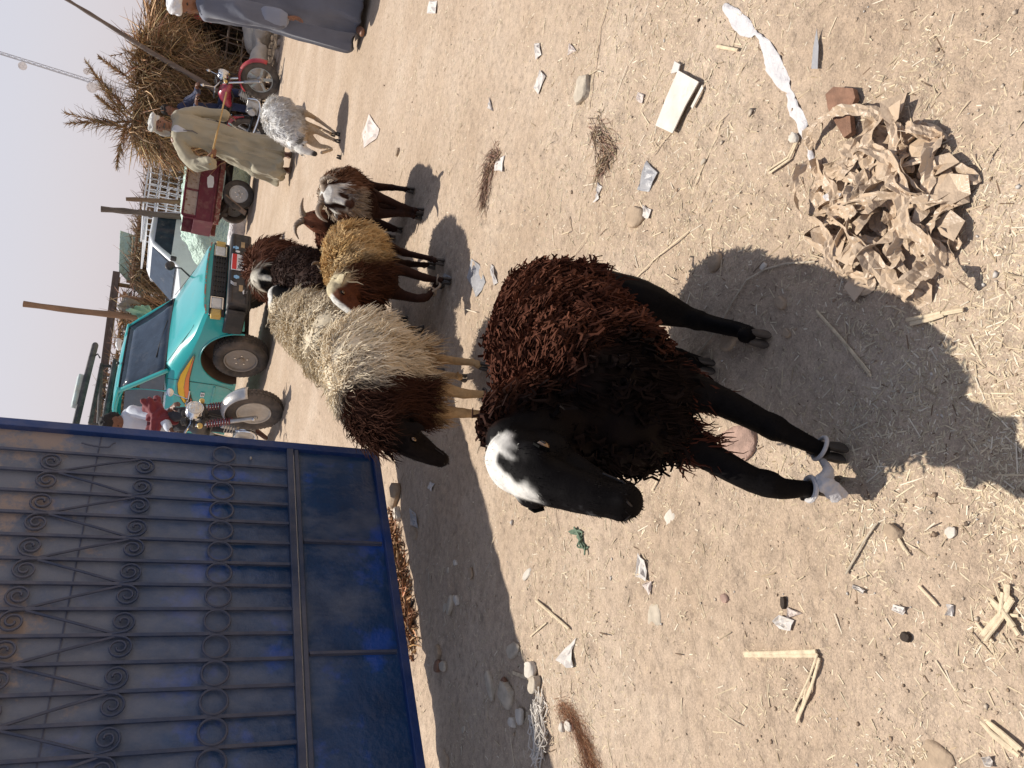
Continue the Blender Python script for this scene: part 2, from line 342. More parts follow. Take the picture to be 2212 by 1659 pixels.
for k in range(NB):
    x = .064+pitch*(k+.5)+pitch/2-.0
    x = .190+pitch*k
    if x > GW-.07: break
    if bar_me is None:
        o = mk('bar', gbar((0, .61), (0, GT-.04)), MG, G, bevel=.0015); bar_me = o.data
    else: o = bpy.data.objects.new('bar', bar_me); COL.objects.link(o); o.parent = G
    o.location = (x, 0, 0)
ring_me = None
for k in range(NB+1):
    x = .190-pitch/2+pitch*k
    if x > GW-.08: break
    if ring_me is None: o = mk('ring', torus((0, fy+.006*FS, .938), (0, 1, 0), .054, .0062, 30, 6), MG, G); ring_me = o.data
    else: o = bpy.data.objects.new('ring', ring_me); COL.objects.link(o); o.parent = G
    o.location = (x, 0, 0)
def spiral(cx, cz, r0, turns, a0, sgn, end):
    pts = [end]; N = 26
    for i in range(N+1):
        t = i/N; r = r0*(1-t)**.85+.009*t; a = a0+sgn*2*PI*turns*t; pts.append((cx+r*math.cos(a), fy+.005*FS, cz+r*math.sin(a)))
    return tube(pts, [(.0052, .008)]*len(pts), 6, up=(0, 1, 0), flat=True)
# C-scrolls: stem from the lower node to the upper node, a spiral on each end
sl_me = {}
for k in range(NB):
    x = .190+pitch*k
    if x+pitch > GW-.06: break
    up = k % 2 == 0                       # node at x is low, the next high (or the other way round)
    zl, zh = 1.322, 1.690
    if up not in sl_me:
        if up: st = [(0, zl+.012), (pitch, zh-.012)]
        else: st = [(0, zh-.012), (pitch, zl+.012)]
        p = tube([(st[0][0]*1.0+.006, fy, st[0][1]), ((st[0][0]+st[1][0])/2, fy+.003*FS, sum(s[1] for s in st)/2), (st[1][0]-.006, fy, st[1][1])], [(.007, .006)]*3, 6)
        sl_me[up] = mk('stem', p, MG, G).data; o = bpy.context.scene.objects[-1] if False else None
        o = [c for c in G.children if c.data == sl_me[up]][0]
    else: o = bpy.data.objects.new('stem', sl_me[up]); COL.objects.link(o); o.parent = G
    o.location = (x, 0, 0)
    for key, cx, cz, sg, tip, a0 in (('lo', x+(.060 if up else pitch-.060), 1.318, 1 if up else -1, zl, PI if up else 0), ('hi', x+(pitch-.060 if up else .060), 1.712, 1 if up else -1, zh, 0 if up else PI)):
        kk = (key, up)
        if kk not in sl_me:
            o = mk('scroll', spiral(0, cz+(.004 if key == 'hi' else -.004), .050, 1.75, a0, (sg if key == 'lo' else sg), ((-.056 if a0 == PI else .056), fy, cz+(-.03 if key == 'hi' else .03))), MG, G); sl_me[kk] = o.data
        else: o = bpy.data.objects.new('scroll', sl_me[kk]); COL.objects.link(o); o.parent = G
        o.location = (cx, 0, 0)
pts = [(.115+.0*i+.018*math.sin(i*.55), fy+.004*FS, 1.43+.017*i) for i in range(11)]
mk('curl', tube([(.10+.03*math.sin(t*2.9)+.012*t, fy+.004*FS, 1.44+.15*t+.02*math.cos(t*6)) for t in np.linspace(0, 1, 14)], .0042, 6), MG, G)
mk('latch', ball((.13, fy, .80), (.012, .006, .008)), mat('worn_steel', (.4, .38, .36), .4, .7, dust=.2), G)
for z in (.5, 1.6): mk('hinge', tube([(GW+.012, 0, z-.06), (GW+.012, 0, z+.06)], .014, 10), MG, G)
# ------------------------------------------------------------ vehicle materials
M_rub = mat('dusty_tyre_rubber', (.03, .028, .026), .85, var=.2, dust=.55, dustcol=(.24, .185, .14), bump=.1)
M_steel = mat('painted_steel_wheel', (.26, .24, .22), .5, .3, dust=.45, bump=.05)
M_rim = mat('cream_steel_rim', (.55, .50, .42), .55, .1, dust=.4, bump=.05)
M_blk = mat('black_plastic', (.018, .018, .019), .45, dust=.28, dustcol=(.16, .125, .10), bump=.05)
M_chr = mat('chrome', (.7, .7, .7), .15, 1, dust=.15, var=.1, bump=0)
M_glass = mat('dark_glass', (.035, .05, .07), .06, 0, dust=.12, dustcol=(.16, .15, .14), bump=0, var=.3, spec=.9)
M_lamp = mat('lamp_glass', (.75, .74, .68), .12, 0, dust=.2, bump=0, coat=.6)
M_amb = mat('indicator_amber', (.62, .42, .10), .25, dust=.3, bump=0, coat=.4)
M_teal = mat('teal_paint', (.018, .40, .39), .28, 0, var=.06, vscale=3, coat=.7, dust=.10, dustcol=(.36, .42, .36), bump=0)
M_white = mat('white_paint', (.75, .76, .77), .4, coat=.3, dust=.15, var=.05, bump=0)
M_redw = mat('plate_red', (.65, .03, .03), .5, bump=0, var=.1)
M_bl = mat('sticker_blue', (.25, .50, .75), .5, bump=0)
M_or = mat('sticker_orange', (.80, .22, .05), .4, bump=0, var=.1); M_ye = mat('sticker_yellow', (.85, .52, .03), .4, bump=0, var=.1)
M_maroon = mat('maroon_paint', (.13, .012, .028), .55, var=.2, dust=.22, dustcol=(.33, .22, .17), bump=.08, second=(.24, .13, .10), sscale=9, sthr=.68)
M_rust = mat('rusty_panel', (.42, .34, .29), .8, var=.2, second=(.20, .09, .05), sscale=14, sthr=.56, bump=.1)
M_under = mat('underbody', (.02, .017, .015), .9, dust=.5, dustcol=(.12, .09, .07))
M_mgrey = mat('brushed_alloy', (.45, .44, .42), .38, .8, dust=.2, bump=.03)
def wheel(name, c, ax, r, w, parent, rimm, rr=.56, tread=True, spokes=0, n=40):
    """tyre (> tread blocks in its mesh), rim with openings, hub"""
    ax = nrm(ax); hw = w/2
    ty = lathe([(-hw*.72, r*rr), (-hw*.95, r*(rr+.08)), (-hw, r*.80), (-hw*.93, r*.93), (-hw*.72, r*.985), (hw*.72, r*.985), (hw*.93, r*.93), (hw, r*.80), (hw*.95, r*(rr+.08)), (hw*.72, r*rr)], c, ax, n)
    ty = (ty[0], [f for f in ty[1] if len(f) == 4]+[(k, 9*n+k, 9*n+(k+1) % n, (k+1) % n) for k in range(n)])
    P = [ty]
    if tread:
        s, u = frame(ax); nb = 44
        for k in range(nb):
            for q in (-1, 0, 1):
                a = 2*PI*(k+.5*(q == 0))/nb; d = s*math.cos(a)+u*math.sin(a); tg = -s*math.sin(a)+u*math.cos(a)
                p = np.array(c)+d*r*.985+ax*q*hw*.55; P.append(beam(p-ax*hw*.20+tg*.0, p+ax*hw*.20+tg*q*.006, r*.095, r*.035, up=d))
    t = mk('tyre', join(*P), M_rub, parent, autos=50)
    if spokes:
        ri = torus(c, ax, r*(rr+.01), r*.045, 36, 8); Q = [ri, lathe([(-hw*.5, r*(rr+.03)), (-hw*.5, r*(rr-.04)), (hw*.5, r*(rr-.04)), (hw*.5, r*(rr+.03))], c, ax, 36), lathe([(-hw*.9, r*.12), (-hw*.6, r*.17), (hw*.6, r*.17), (hw*.9, r*.12)], c, ax, 20)]
        Q[1] = (Q[1][0], [f for f in Q[1][1] if len(f) == 4])
        s, u = frame(ax)
        for k in range(spokes):
            a = 2*PI*k/spokes; d = s*math.cos(a)+u*math.sin(a); Q.append(beam(np.array(c)+d*r*.12, np.array(c)+d*r*rr, hw*.9 if spokes < 8 else .006, r*.13 if spokes < 8 else .006, up=ax))
        mk('rim', join(*Q), rimm, parent)
    else:
        Q = []
        for sg in (1, -1):
            Q.append(lathe([(sg*hw*.70, r*(rr+.02)), (sg*hw*.92, r*(rr+.015)), (sg*hw*.90, r*(rr-.03)), (sg*hw*.45, r*(rr-.08)), (sg*hw*.30, r*.36), (sg*hw*.62, r*.30), (sg*hw*.68, r*.20), (sg*hw*.55, r*.17), (sg*hw*.50, r*.01)], c, ax, 36))
        mk('rim', join(*Q), rimm, parent)
        s, u = frame(ax)
        for k in range(10):
            a = 2*PI*k/10; d = s*math.cos(a)+u*math.sin(a)
            for sg in (1, -1): 
                if k < 5: pass
            mk('vent_hole', ball(np.array(c)+d*r*.405+ax*hw*.42*np.sign(rim_side), (r*.03, r*.03, r*.03), nu=8, nv=6), M_under, parent)
        for k in range(5):
            a = 2*PI*k/5; d = s*math.cos(a)+u*math.sin(a); p = np.array(c)+d*r*.235+ax*hw*.62*rim_side; mk('wheel_nut', lathe([(0, .011), (.018*rim_side, .010)], p, ax, 6), M_chr, parent)
        mk('hub_cap', lathe([(hw*.40*rim_side, r*.13), (hw*.85*rim_side, r*.12), (hw*.95*rim_side, r*.06)], c, ax, 16), rimm, parent)
    return t
rim_side = -1
# ------------------------------------------------------------ turquoise pickup (local: x forward, front axle at x=0, right-hand side is -y)
PH = math.atan2(-.72, .69)
T = thing('pickup_truck', 'turquoise old pickup with orange flame stripe and black bumper, facing the flock', 'pickup truck', (.375, 11.36, 0), PH)
T.scale = (1.07, .93, 1.0)
HWD = .80
def sect(x, zb, zt, hw, sh, top):   # half outline from bottom to top, mirrored
    pts = [(hw*.93, zb), (hw*.985, zb+.12), (hw, zb+(sh-zb)*.55), (hw*.985, sh-.03), (hw*.94, sh+.012), (hw*.80, top-.012), (hw*.45, top), (0, top+.006)]
    pts = [(-a, b) for a, b in pts]+[(a, b) for a, b in reversed(pts[:-1])]
    return [(x, a, b) for a, b in pts]
ST = [(.66, .52, 0, .745, .865, .915), (.60, .40, 0, .775, .885, .94), (.35, .36, 0, .80, .915, .975), (0, .36, 0, .805, .94, 1.01), (-.32, .33, 0, .808, .965, 1.045), (-.50, .33, 0, .81, .975, 1.06), (-1.0, .33, 0, .81, .975, 1.02), (-1.62, .33, 0, .81, .97, 1.0), (-1.70, .36, 0, .81, .96, .99)]
V = []; 
for s_ in ST: V += sect(s_[0], s_[1], 0, s_[3], s_[4], s_[5])
n = 15; F = [(i*n+k, i*n+k+1, (i+1)*n+k+1, (i+1)*n+k) for i in range(len(ST)-1) for k in range(n-1)]+[(i*n+n-1, i*n, (i+1)*n, (i+1)*n+n-1) for i in range(len(ST)-1)]+[tuple(range(n)), tuple(reversed(range((len(ST)-1)*n, len(ST)*n)))]
bo = mk('body', (np.array(V), F), M_teal, T, autos=28, bevel=0)
bool_cut(bo, [lathe([(-.34, .472), (.34, .472)], (-.02, sy*.80, .38), (0, 1, 0), 40) for sy in (-1, 1)]+[box((.0, 0, .30), (1.2, 1.15, .62)), box((.66, 0, .74), (.10, 1.32, .19))])
bo.data.set_sharp_from_angle(angle=R(28))
bo.data.materials.append(mat('rusty_arch', (.12, .075, .05), .9, dust=.5, dustcol=(.20, .14, .10)))
for p in bo.data.polygons:
    c = p.center
    if abs(c[1]) < .775 and (c[0]+.02)**2+(c[2]-.38)**2 < .49**2: p.material_index = 1
for sy in (-1, 1): mk('arch_lip', tube([(-.02+.470*math.cos(t), sy*(.80+.0), .38+.470*math.sin(t)) for t in np.linspace(-.02, PI+.02, 26)], [(.010, .014)]*26, 6, up=(0, 1, 0), flat=True), M_teal, T)
mk('wheel_well', box((-.02, 0, .55), (.92, .86, .45)), M_under, T, smooth=False)
# bed behind the cab
mk('cargo_bed', join(box((-2.5, -.79, .70), (1.5, .03, .46)), box((-2.5, .79, .70), (1.5, .03, .46)), box((-3.25, 0, .70), (.03, 1.6, .46)), box((-1.76, 0, .72), (.03, 1.56, .50)), box((-2.5, 0, .50), (1.5, 1.56, .03))), M_teal, T, bevel=.008)
# cab frame: pillars and roof as one shell
RZ = 1.56
def pil(p, q, w, h): return beam(p, q, w, h, up=(0, 1, 0))
cab = []
for sy in (-1, 1):
    cab += [limb([(-.42, sy*.735, 1.02), (-.72, sy*.70, 1.32), (-.985, sy*.655, 1.535)], [(.026, .034)]*3, 8), limb([(-1.66, sy*.76, .96), (-1.64, sy*.715, 1.3), (-1.60, sy*.665, 1.54)], [(.045, .03)]*3, 8), limb([(-.95, sy*.655, 1.545), (-1.3, sy*.655, 1.575), (-1.62, sy*.655, 1.55)], [(.03, .024)]*3, 8), limb([(-.80, sy*.745, 1.0), (-.85, sy*.70, 1.30), (-.93, sy*.672, 1.48)], [(.012, .012)]*3, 6)]
for c_ in cab: mk('cab_pillar', c_, M_teal, T)
rv = []; 
for x, z, w in ((-.93, 1.53, .64), (-.98, 1.562, .665), (-1.1, 1.60, .68), (-1.35, 1.618, .685), (-1.55, 1.605, .68), (-1.63, 1.575, .66), (-1.655, 1.53, .65)):
    rv += [(x, w*a, z-.055*abs(a)**4) for a in np.linspace(-1, 1, 13)]
rv = np.array(rv); F = [(i*13+k, i*13+k+1, (i+1)*13+k+1, (i+1)*13+k) for i in range(6) for k in range(12)]
o = mk('roof', (rv, F), M_teal, T); sd = o.modifiers.new('s', 'SOLIDIFY'); sd.thickness = .03; sd.offset = -1
# glass
def pane(name, pts, m, th=.006, parent=T, grid=None):
    V = np.array(pts, float); F = [tuple(range(len(V)))]; o = mk(name, (V, F), m, parent, smooth=False); sd = o.modifiers.new('s', 'SOLIDIFY'); sd.thickness = th; return o
ws = []; 
for t in np.linspace(0, 1, 6):
    x = -.40*(1-t)-.975*t; z = 1.045*(1-t)+1.54*t; w = .725*(1-t)+.64*t
    ws += [(x+.05*(1-a*a), a*w, z) for a in np.linspace(-1, 1, 9)]
o = mk('windscreen', (np.array(ws), [(i*9+k, i*9+k+1, (i+1)*9+k+1, (i+1)*9+k) for i in range(5) for k in range(8)]), M_glass, T); sd = o.modifiers.new('s', 'SOLIDIFY'); sd.thickness = .006
wsa = np.array(ws).reshape(6, 9, 3); border = [wsa[0, k] for k in range(9)]+[wsa[i, 8] for i in range(1, 6)]+[wsa[5, k] for k in range(7, -1, -1)]+[wsa[i, 0] for i in range(4, 0, -1)]
mk('windscreen_seal', tube(border+[border[0]], .011, 6), M_blk, T)
for sy in (-1, 1):
    pane('quarter_window', [(-.48, sy*.742, 1.03), (-.79, sy*.738, 1.03), (-.86, sy*.700, 1.32), (-.74, sy*.700, 1.32)], M_glass)
    dw = pane('door_window', [(-.80, sy*.742, 1.03), (-1.58, sy*.742, 1.0), (-1.57, sy*.680, 1.47), (-.95, sy*.672, 1.47), (-.86, sy*.70, 1.32)], M_glass)
    # door seam, rubber strip, handle
    mk('door_seam', tube([(-.50, sy*.800, 1.00), (-.505, sy*.812, .85), (-.51, sy*.815, .60), (-.56, sy*.808, .42), (-.62, sy*.792, .36), (-1.5, sy*.795, .36), (-1.56, sy*.815, .6), (-1.57, sy*.80, 1.0)], .0035, 5), M_blk, T)
    mk('side_moulding', box((-1.04, sy*.812, .60), (.98, .012, .03)), M_teal, T, bevel=.004)
    mk('door_handle', box((-1.42, sy*.822, .86), (.14, .02, .03)), M_blk, T, bevel=.006)
    # mirror on a black arm
    if sy > 0: mk('mirror_arm', tube([(.05, sy*.72, .98), (.12, sy*.78, 1.12), (.05, sy*.86, 1.22)], .011, 6), M_blk, T); mk('mirror', ball((.04, sy*.90, 1.24), (.03, .10, .065)), M_blk, T)
# badge plate and hand sticker on the near door, stripes
mk('badge', box((-.72, -.821, .735), (.085, .004, .05)), M_white, T, bevel=.002); mk('badge_ring', torus((-.72, -.825, .735), (0, 1, 0), .016, .004, 16, 5), M_blk, T)
def decal(name, poly, m, y, parent=T):
    return mk(name, prism(poly, y, y-.0025), m, parent, smooth=False)
def curve_strip(top, bot, N=14):
    f = lambda P, t: (1-t)**2*np.array(P[0])+2*t*(1-t)*np.array(P[1])+t*t*np.array(P[2])
    return [tuple(f(top, t)) for t in np.linspace(0, 1, N)]+[tuple(f(bot, t)) for t in np.linspace(1, 0, N)]
YS = -.8165
# the flame swoosh along the panel: front fender to door
decal('stripe_yellow', [(.02, .925), (-.18, .99), (-.38, 1.045), (-.56, 1.065), (-.74, 1.04), (-.88, .975), (-.97, .90), (-1.03, .845), (-.98, .93), (-.90, .90), (-.78, .955), (-.62, .985), (-.44, .985), (-.22, .955)], M_ye, YS)
decal('stripe_orange', [(.0, .915), (-.22, .952), (-.44, .980), (-.62, .980), (-.78, .950), (-.90, .895), (-1.0, .82), (-.84, .86), (-.66, .915), (-.45, .93), (-.22, .925)], M_or, YS-.001)
decal('stripe_yellow', [(-1.02, .83), (-1.04, .92), (-1.12, 1.0), (-1.24, 1.06), (-1.40, 1.09), (-1.34, 1.02), (-1.22, .97), (-1.12, .91)], M_ye, YS)
decal('stripe_orange', [(-1.03, .81), (-1.12, .90), (-1.24, .955), (-1.40, 1.0), (-1.45, .84), (-1.30, .78), (-1.15, .77)], M_or, YS-.001)
for k, ln in enumerate(([(.02, .925), (-.38, 1.05), (-.56, 1.07), (-.74, 1.045), (-.90, .965), (-1.03, .845)], [(.0, .913), (-.44, .932), (-.66, .912), (-.86, .852), (-1.0, .815)], [(-1.02, .80), (-1.04, .92), (-1.13, 1.01), (-1.26, 1.07), (-1.40, 1.095)], [(-1.03, .82), (-1.13, .91), (-1.24, .96), (-1.40, 1.01)])):
    mk('stripe_outline', tube([(p_[0], YS-.003, p_[1]) for p_ in ln], .0045, 4), M_blk, T)
# front end
mk('grille_panel', box((.648, 0, .745), (.05, 1.50, .19)), M_blk, T, bevel=.01)
for k in range(5): mk('grille_slat', box((.68, .02, .675+.032*k), (.03, .86, .010)), M_blk, T, bevel=.002)
for k in range(9): mk('grille_bar', box((.672, -.38+.10*k, .74), (.02, .012, .15)), M_blk, T)
for sy in (-1, 1):
    mk('headlight', box((.675, sy*.545, .755), (.05, .20, .13)), M_lamp, T, bevel=.015)
    mk('headlight_surround', join(box((.672, sy*.545, .826), (.05, .23, .012)), box((.672, sy*.545, .684), (.05, .23, .012)), box((.672, sy*.436, .755), (.05, .012, .14))), M_chr, T)
    mk('indicator', box((.650, sy*.715, .755), (.075, .13, .125)), M_amb, T, bevel=.015)
mk('hood_edge', tube([(.665, -.74, .872), (.672, -.4, .90), (.675, 0, .905), (.672, .4, .90), (.665, .74, .872)], .009, 6), mat('chipped_paint', (.35, .13, .09), .7, second=(.03, .38, .36), sscale=20, sthr=.5), T)
for sy in (-1, 1): mk('hood_seam', tube([(.64, sy*.60, .905), (.3, sy*.66, .962), (-.30, sy*.70, 1.045)], .0035, 5), M_under, T)
mk('front_bumper', join(box((.80, 0, .52), (.16, 1.50, .26)), box((.62, -.785, .53), (.38, .05, .24)), box((.62, .785, .53), (.38, .05, .24)), box((.76, 0, .385), (.10, 1.36, .06))), M_blk, T, bevel=.03)
mk('bumper_groove', join(*[box((.884, 0, z), (.006, 1.40, .014)) for z in (.60, .43)]), M_under, T)
for y in (-.5, -.30, -.12, .12, .30, .5): mk('bumper_slot', box((.883, y, .445), (.008, .12, .035)), M_under, T, bevel=.003)
mk('number_plate', box((.889, .10, .545), (.012, .34, .17)), M_white, T, bevel=.006); mk('plate_band', box((.8965, .10, .595), (.004, .32, .055)), M_redw, T)
def text(name, body, size, m, parent, M4, ext=.001):
    cu = bpy.data.curves.new(name, 'FONT'); cu.body = body; cu.size = size; cu.align_x = 'CENTER'; cu.align_y = 'CENTER'; cu.extrude = ext; cu.resolution_u = 3
    o = bpy.data.objects.new(name, cu); COL.objects.link(o); dg = bpy.context.evaluated_depsgraph_get(); me = bpy.data.meshes.new_from_object(o.evaluated_get(dg)); bpy.data.objects.remove(o)
    me.materials.clear(); me.materials.append(m); q = bpy.data.objects.new(name, me); COL.objects.link(q); q.parent = parent; q.matrix_local = M4; return q
MX = lambda o, x, y, z: Matrix(((x[0], y[0], z[0], o[0]), (x[1], y[1], z[1], o[1]), (x[2], y[2], z[2], o[2]), (0, 0, 0, 1)))
# plate characters, drawn as strokes in the shapes the plate shows:  ٦٩٥٨ | ل ر ف
def stroke_glyph(pts, cx, cz, w=.034, h=.075, r=.0045): return tube([(.899, cx+(p[0]-.5)*w, cz+(p[1]-.5)*h) for p in pts], r, 5, up=(1, 0, 0))
GL = {'6': [(.05, 1), (.9, .95), (.95, 0)], '9': [(.9, .55), (.3, .55), (.15, .8), (.5, 1), (.9, .85), (.9, 0)], '5': [(.5, .15), (.1, .4), (.35, .8), (.6, .8), (.9, .4), (.5, .15)], '8': [(.1, 0), (.5, 1), (.9, 0)], 'l': [(.75, 1), (.75, .2), (.45, 0), (.15, .25)], 'r': [(.75, .6), (.7, .2), (.3, 0)], 'f': [(.95, .55), (.75, .75), (.7, .4), (.95, .4), (.9, .15), (.3, .1), (.1, .4)]}
for k, ch in enumerate('6958lrf'):
    mk('plate_character', stroke_glyph(GL[ch], -.035+.046*k+(.012 if k > 3 else 0), .513), M_blk, T)
mk('plate_character', tube([(.899, .139, .475), (.899, .139, .55)], .0025, 4), M_blk, T)
for y, z in ((-.20, .56), (.42, .585)):
    mk('flower_sticker', join(*[ball((.884, y+.024*math.cos(a), z+.024*math.sin(a)), (.004, .016, .016), nu=8, nv=6) for a in np.arange(6)*PI/3]+[ball((.885, y, z), (.005, .014, .014), nu=8, nv=6)]), M_bl, T)
mk('round_sticker', ball((.884, .34, .56), (.003, .026, .03)), M_white, T)
for k in range(3): mk('claw_sticker', tube([(.886, -.30-.022*k, .625), (.887, -.335-.022*k, .585), (.886, -.33-.022*k, .555)], .005, 4), M_white, T)
mk('fog_lamp', box((.884, -.42, .50), (.012, .12, .05)), mat('tape_tan', (.42, .30, .16), .7), T, bevel=.004); mk('fog_lamp', box((.884, .50, .50), (.012, .12, .05)), MATS['tape_tan'], T, bevel=.004)
mk('torn_sticker', prism([(-.52, .43), (-.46, .42), (-.44, .46), (-.48, .48), (-.53, .47)], .883, .887, 'x'), M_white, T)
for y, s_, st in ((.72, 1, 0), (-.72, -1, .10)):
    rim_side = s_
    q = bpy.data.objects.new('front_wheel', None); COL.objects.link(q); q.parent = T; q.location = (0, y, .335)
    q.rotation_euler = (0, 0, R(-4))
    wheel('w', (0, 0, 0), (0, 1, 0), .335, .205, q, M_steel, rr=.60)
for y, s_ in ((.70, 1), (-.70, -1)):
    rim_side = s_
    q = bpy.data.objects.new('rear_wheel', None); COL.objects.link(q); q.parent = T; q.location = (-2.62, y, .335); wheel('w', (0, 0, 0), (0, 1, 0), .335, .20, q, M_steel, rr=.60, tread=False)
mk('axle', join(tube([(0, -.66, .30), (0, .66, .30)], .04, 8), box((-.9, 0, .40), (2.6, .7, .10)), box((.5, 0, .38), (.3, 1.1, .06))), M_under, T)
# wiper, dash things behind the glass, aerial
mk('wiper', tube([(-.40, .25, 1.09), (-.47, -.1, 1.14), (-.50, -.42, 1.17)], .007, 5), M_blk, T)
mk('aerial', tube([(-.99, -.12, 1.60), (-1.0, -.30, 1.72)], .004, 5), M_blk, T); mk('aerial_foot', ball((-.99, -.12, 1.60), (.03, .02, .02)), M_blk, T)
# tube rack over cab and bed, light panel on top
rack = []
for sy in (-1, 1): rack += [tube([(-1.75, sy*.60, 1.86), (-3.3, sy*.60, 1.86)], .028, 8), tube([(-1.78, sy*.60, .9), (-1.78, sy*.60, 1.86)], .022, 8), tube([(-3.28, sy*.60, .9), (-3.28, sy*.60, 1.86)], .022, 8)]+[tube([(-2.0-.25*k, sy*.62, .92), (-2.0-.25*k, sy*.60, 1.86)], .009, 6) for k in range(6)]+[tube([(-1.75, sy*.61, z), (-3.3, sy*.61, z)], .012, 6) for z in (1.15, 1.4, 1.63)]
rack += [tube([(-1.78, -.60, z), (-1.78, .60, z)], .03, 8) for z in (1.86, 1.66)]+[tube([(-3.28, -.6, 1.86), (-3.28, .6, 1.86)], .028, 8)]+[tube([(-1.70, -.66, 1.69), (-1.70, .66, 1.69)], .035, 8)]
mk('cargo_rack', join(*rack), mat('black_tube', (.035, .035, .035), .6, dust=.4, dustcol=(.25, .22, .20)), T)
mk('roof_beam', limb([(-1.62, -.95, 2.02), (-1.60, .2, 2.00), (-1.58, .82, 1.98)], [(.04, .045)]*3, 8), MATS['black_tube'], T)
mk('light_board', box((-1.66, -.10, 2.07), (.10, .62, .11), (0, .3, 0)), mat('pale_board', (.50, .56, .54), .6, dust=.2), T, bevel=.02)
mk('light_board', box((-2.3, -.66, 2.02), (.9, .10, .08)), MATS['pale_board'], T, bevel=.02)
mk('rack_hook', tube([(-1.60, .55, 1.99), (-1.55, .60, 1.92), (-1.55, .52, 1.88)], .010, 6), M_blk, T)
hand = [limb([(-1.12, -.752, 1.10), (-1.12, -.752, 1.16)], [(.032, .004), (.036, .004)], 8, up=(0, 1, 0))]+[limb([(-1.12+.016*k, -.752, 1.16), (-1.12+.030*k, -.752, 1.215-.008*abs(k))], [(.008, .004)]*2, 6, up=(0, 1, 0)) for k in (-2, -1, 0, 1, 2)]
mk('hand_sticker', join(*hand), M_white, T)
mk('round_sticker', ball((-1.30, -.735, 1.22), (.04, .004, .05)), M_white, T)

def warp(o):
    for c in o.children:
        if c.type == 'MESH' and 'wheel' not in c.name and 'stripe' not in c.name and c.data.users == 1:
            n = len(c.data.vertices); co = np.empty(n*3, dtype=np.float32); c.data.vertices.foreach_get('co', co); co = co.reshape(-1, 3)
            x, z = co[:, 0], co[:, 2]; co[:, 2] += (.20*sstep(.60, -.45, x)*sstep(.84, 1.0, z)+.04*sstep(1.3, 1.6, z))*(x < .64); c.data.vertices.foreach_set('co', co.ravel()); c.data.update()
warp(T)
for c in T.children:
    if c.type == 'EMPTY': c.scale = (1.04, 1, 1.04); c.location.z = .348
# ------------------------------------------------------------ motor tricycle with cargo box (red-brown box), only its box shows
TR = thing('cargo_tricycle', 'small dusty maroon cargo tricycle box with a torn white sticker, parked behind the herder', 'cargo tricycle', (3.05, 16.6, 0), 0)
# local frame: the side we see is y=0 plane facing -y; x to the right
TR.rotation_euler = (0, 0, R(8)); bz = .68
mk('side_panel', join(box((.20, 0, bz+.20), (1.72, .03, .30)), box((.20, -.018, bz+.34), (1.74, .02, .03)), box((.20, -.018, bz+.06), (1.74, .025, .03))), M_maroon, TR, bevel=.004)
mk('back_board', join(box((.20, 1.1, bz+.30), (1.72, .03, .56)), box((1.06, .55, bz+.2), (.03, 1.1, .36)), box((-.66, .55, bz+.2), (.03, 1.1, .36)), box((.2, .55, bz+.04), (1.7, 1.1, .03))), M_maroon, TR, bevel=.004)
mk('upper_panel', box((.20, .012, bz+.475), (1.70, .012, .22)), M_rust, TR)
for x in (-.62, -.10, .42, .95): mk('rib', box((x, -.006, bz+.475), (.035, .03, .22)), M_maroon, TR, bevel=.004)
mk('top_rail', tube([(-.66, 0, bz+.30), (-.665, 0, bz+.55), (-.62, 0, bz+.60), (1.02, 0, bz+.60), (1.06, 0, bz+.55), (1.06, 0, bz+.3)], .022, 8), M_maroon, TR)
mk('chassis_rail', join(box((.20, .02, bz-.03), (1.80, .06, .09)), box((.20, .9, bz-.03), (1.8, .06, .09)), box((1.25, .5, bz-.06), (.7, .5, .08))), mat('rusty_red', (.22, .06, .05), .8, second=(.30, .19, .14), sscale=12, sthr=.5, dust=.2), TR, bevel=.005)
for k in range(4): mk('fence_clip', box((-.45+.42*k, -.03, bz-.02), (.06, .02, .05)), MATS['rusty_red'], TR, bevel=.003)
mk('torn_sticker', prism([(.02, bz+.11), (.12, bz+.10), (.24, bz+.12), (.27, bz+.19), (.20, bz+.235), (.08, bz+.225), (.0, bz+.2)], -.0175, -.016), M_white, TR, smooth=False)
mk('mudguard', box((-.20, .1, .33), (.03, .25, .50), (0, .55, 0)), mat('worn_flap', (.26, .17, .11), .8), TR, bevel=.004)
mk('suspension', join(box((.25, .4, .50), (1.2, .25, .12)), tube([(.0, .05, .29), (.0, 1.05, .29)], .045, 8), limb([(-.6, .1, .62), (0, .1, .42), (.6, .1, .62)], [(.02, .03)]*3, 8)), M_under, TR)
rim_side = -1
for y, sd in ((.05, -1), (1.05, 1)):
    rim_side = sd; q = bpy.data.objects.new('wheel', None); COL.objects.link(q); q.parent = TR; q.location = (-.0, y, .30); wheel('w', (0, 0, 0), (0, 1, 0), .30, .15, q, mat('silver_rim', (.55, .54, .52), .4, .5, dust=.2), rr=.58, tread=False)
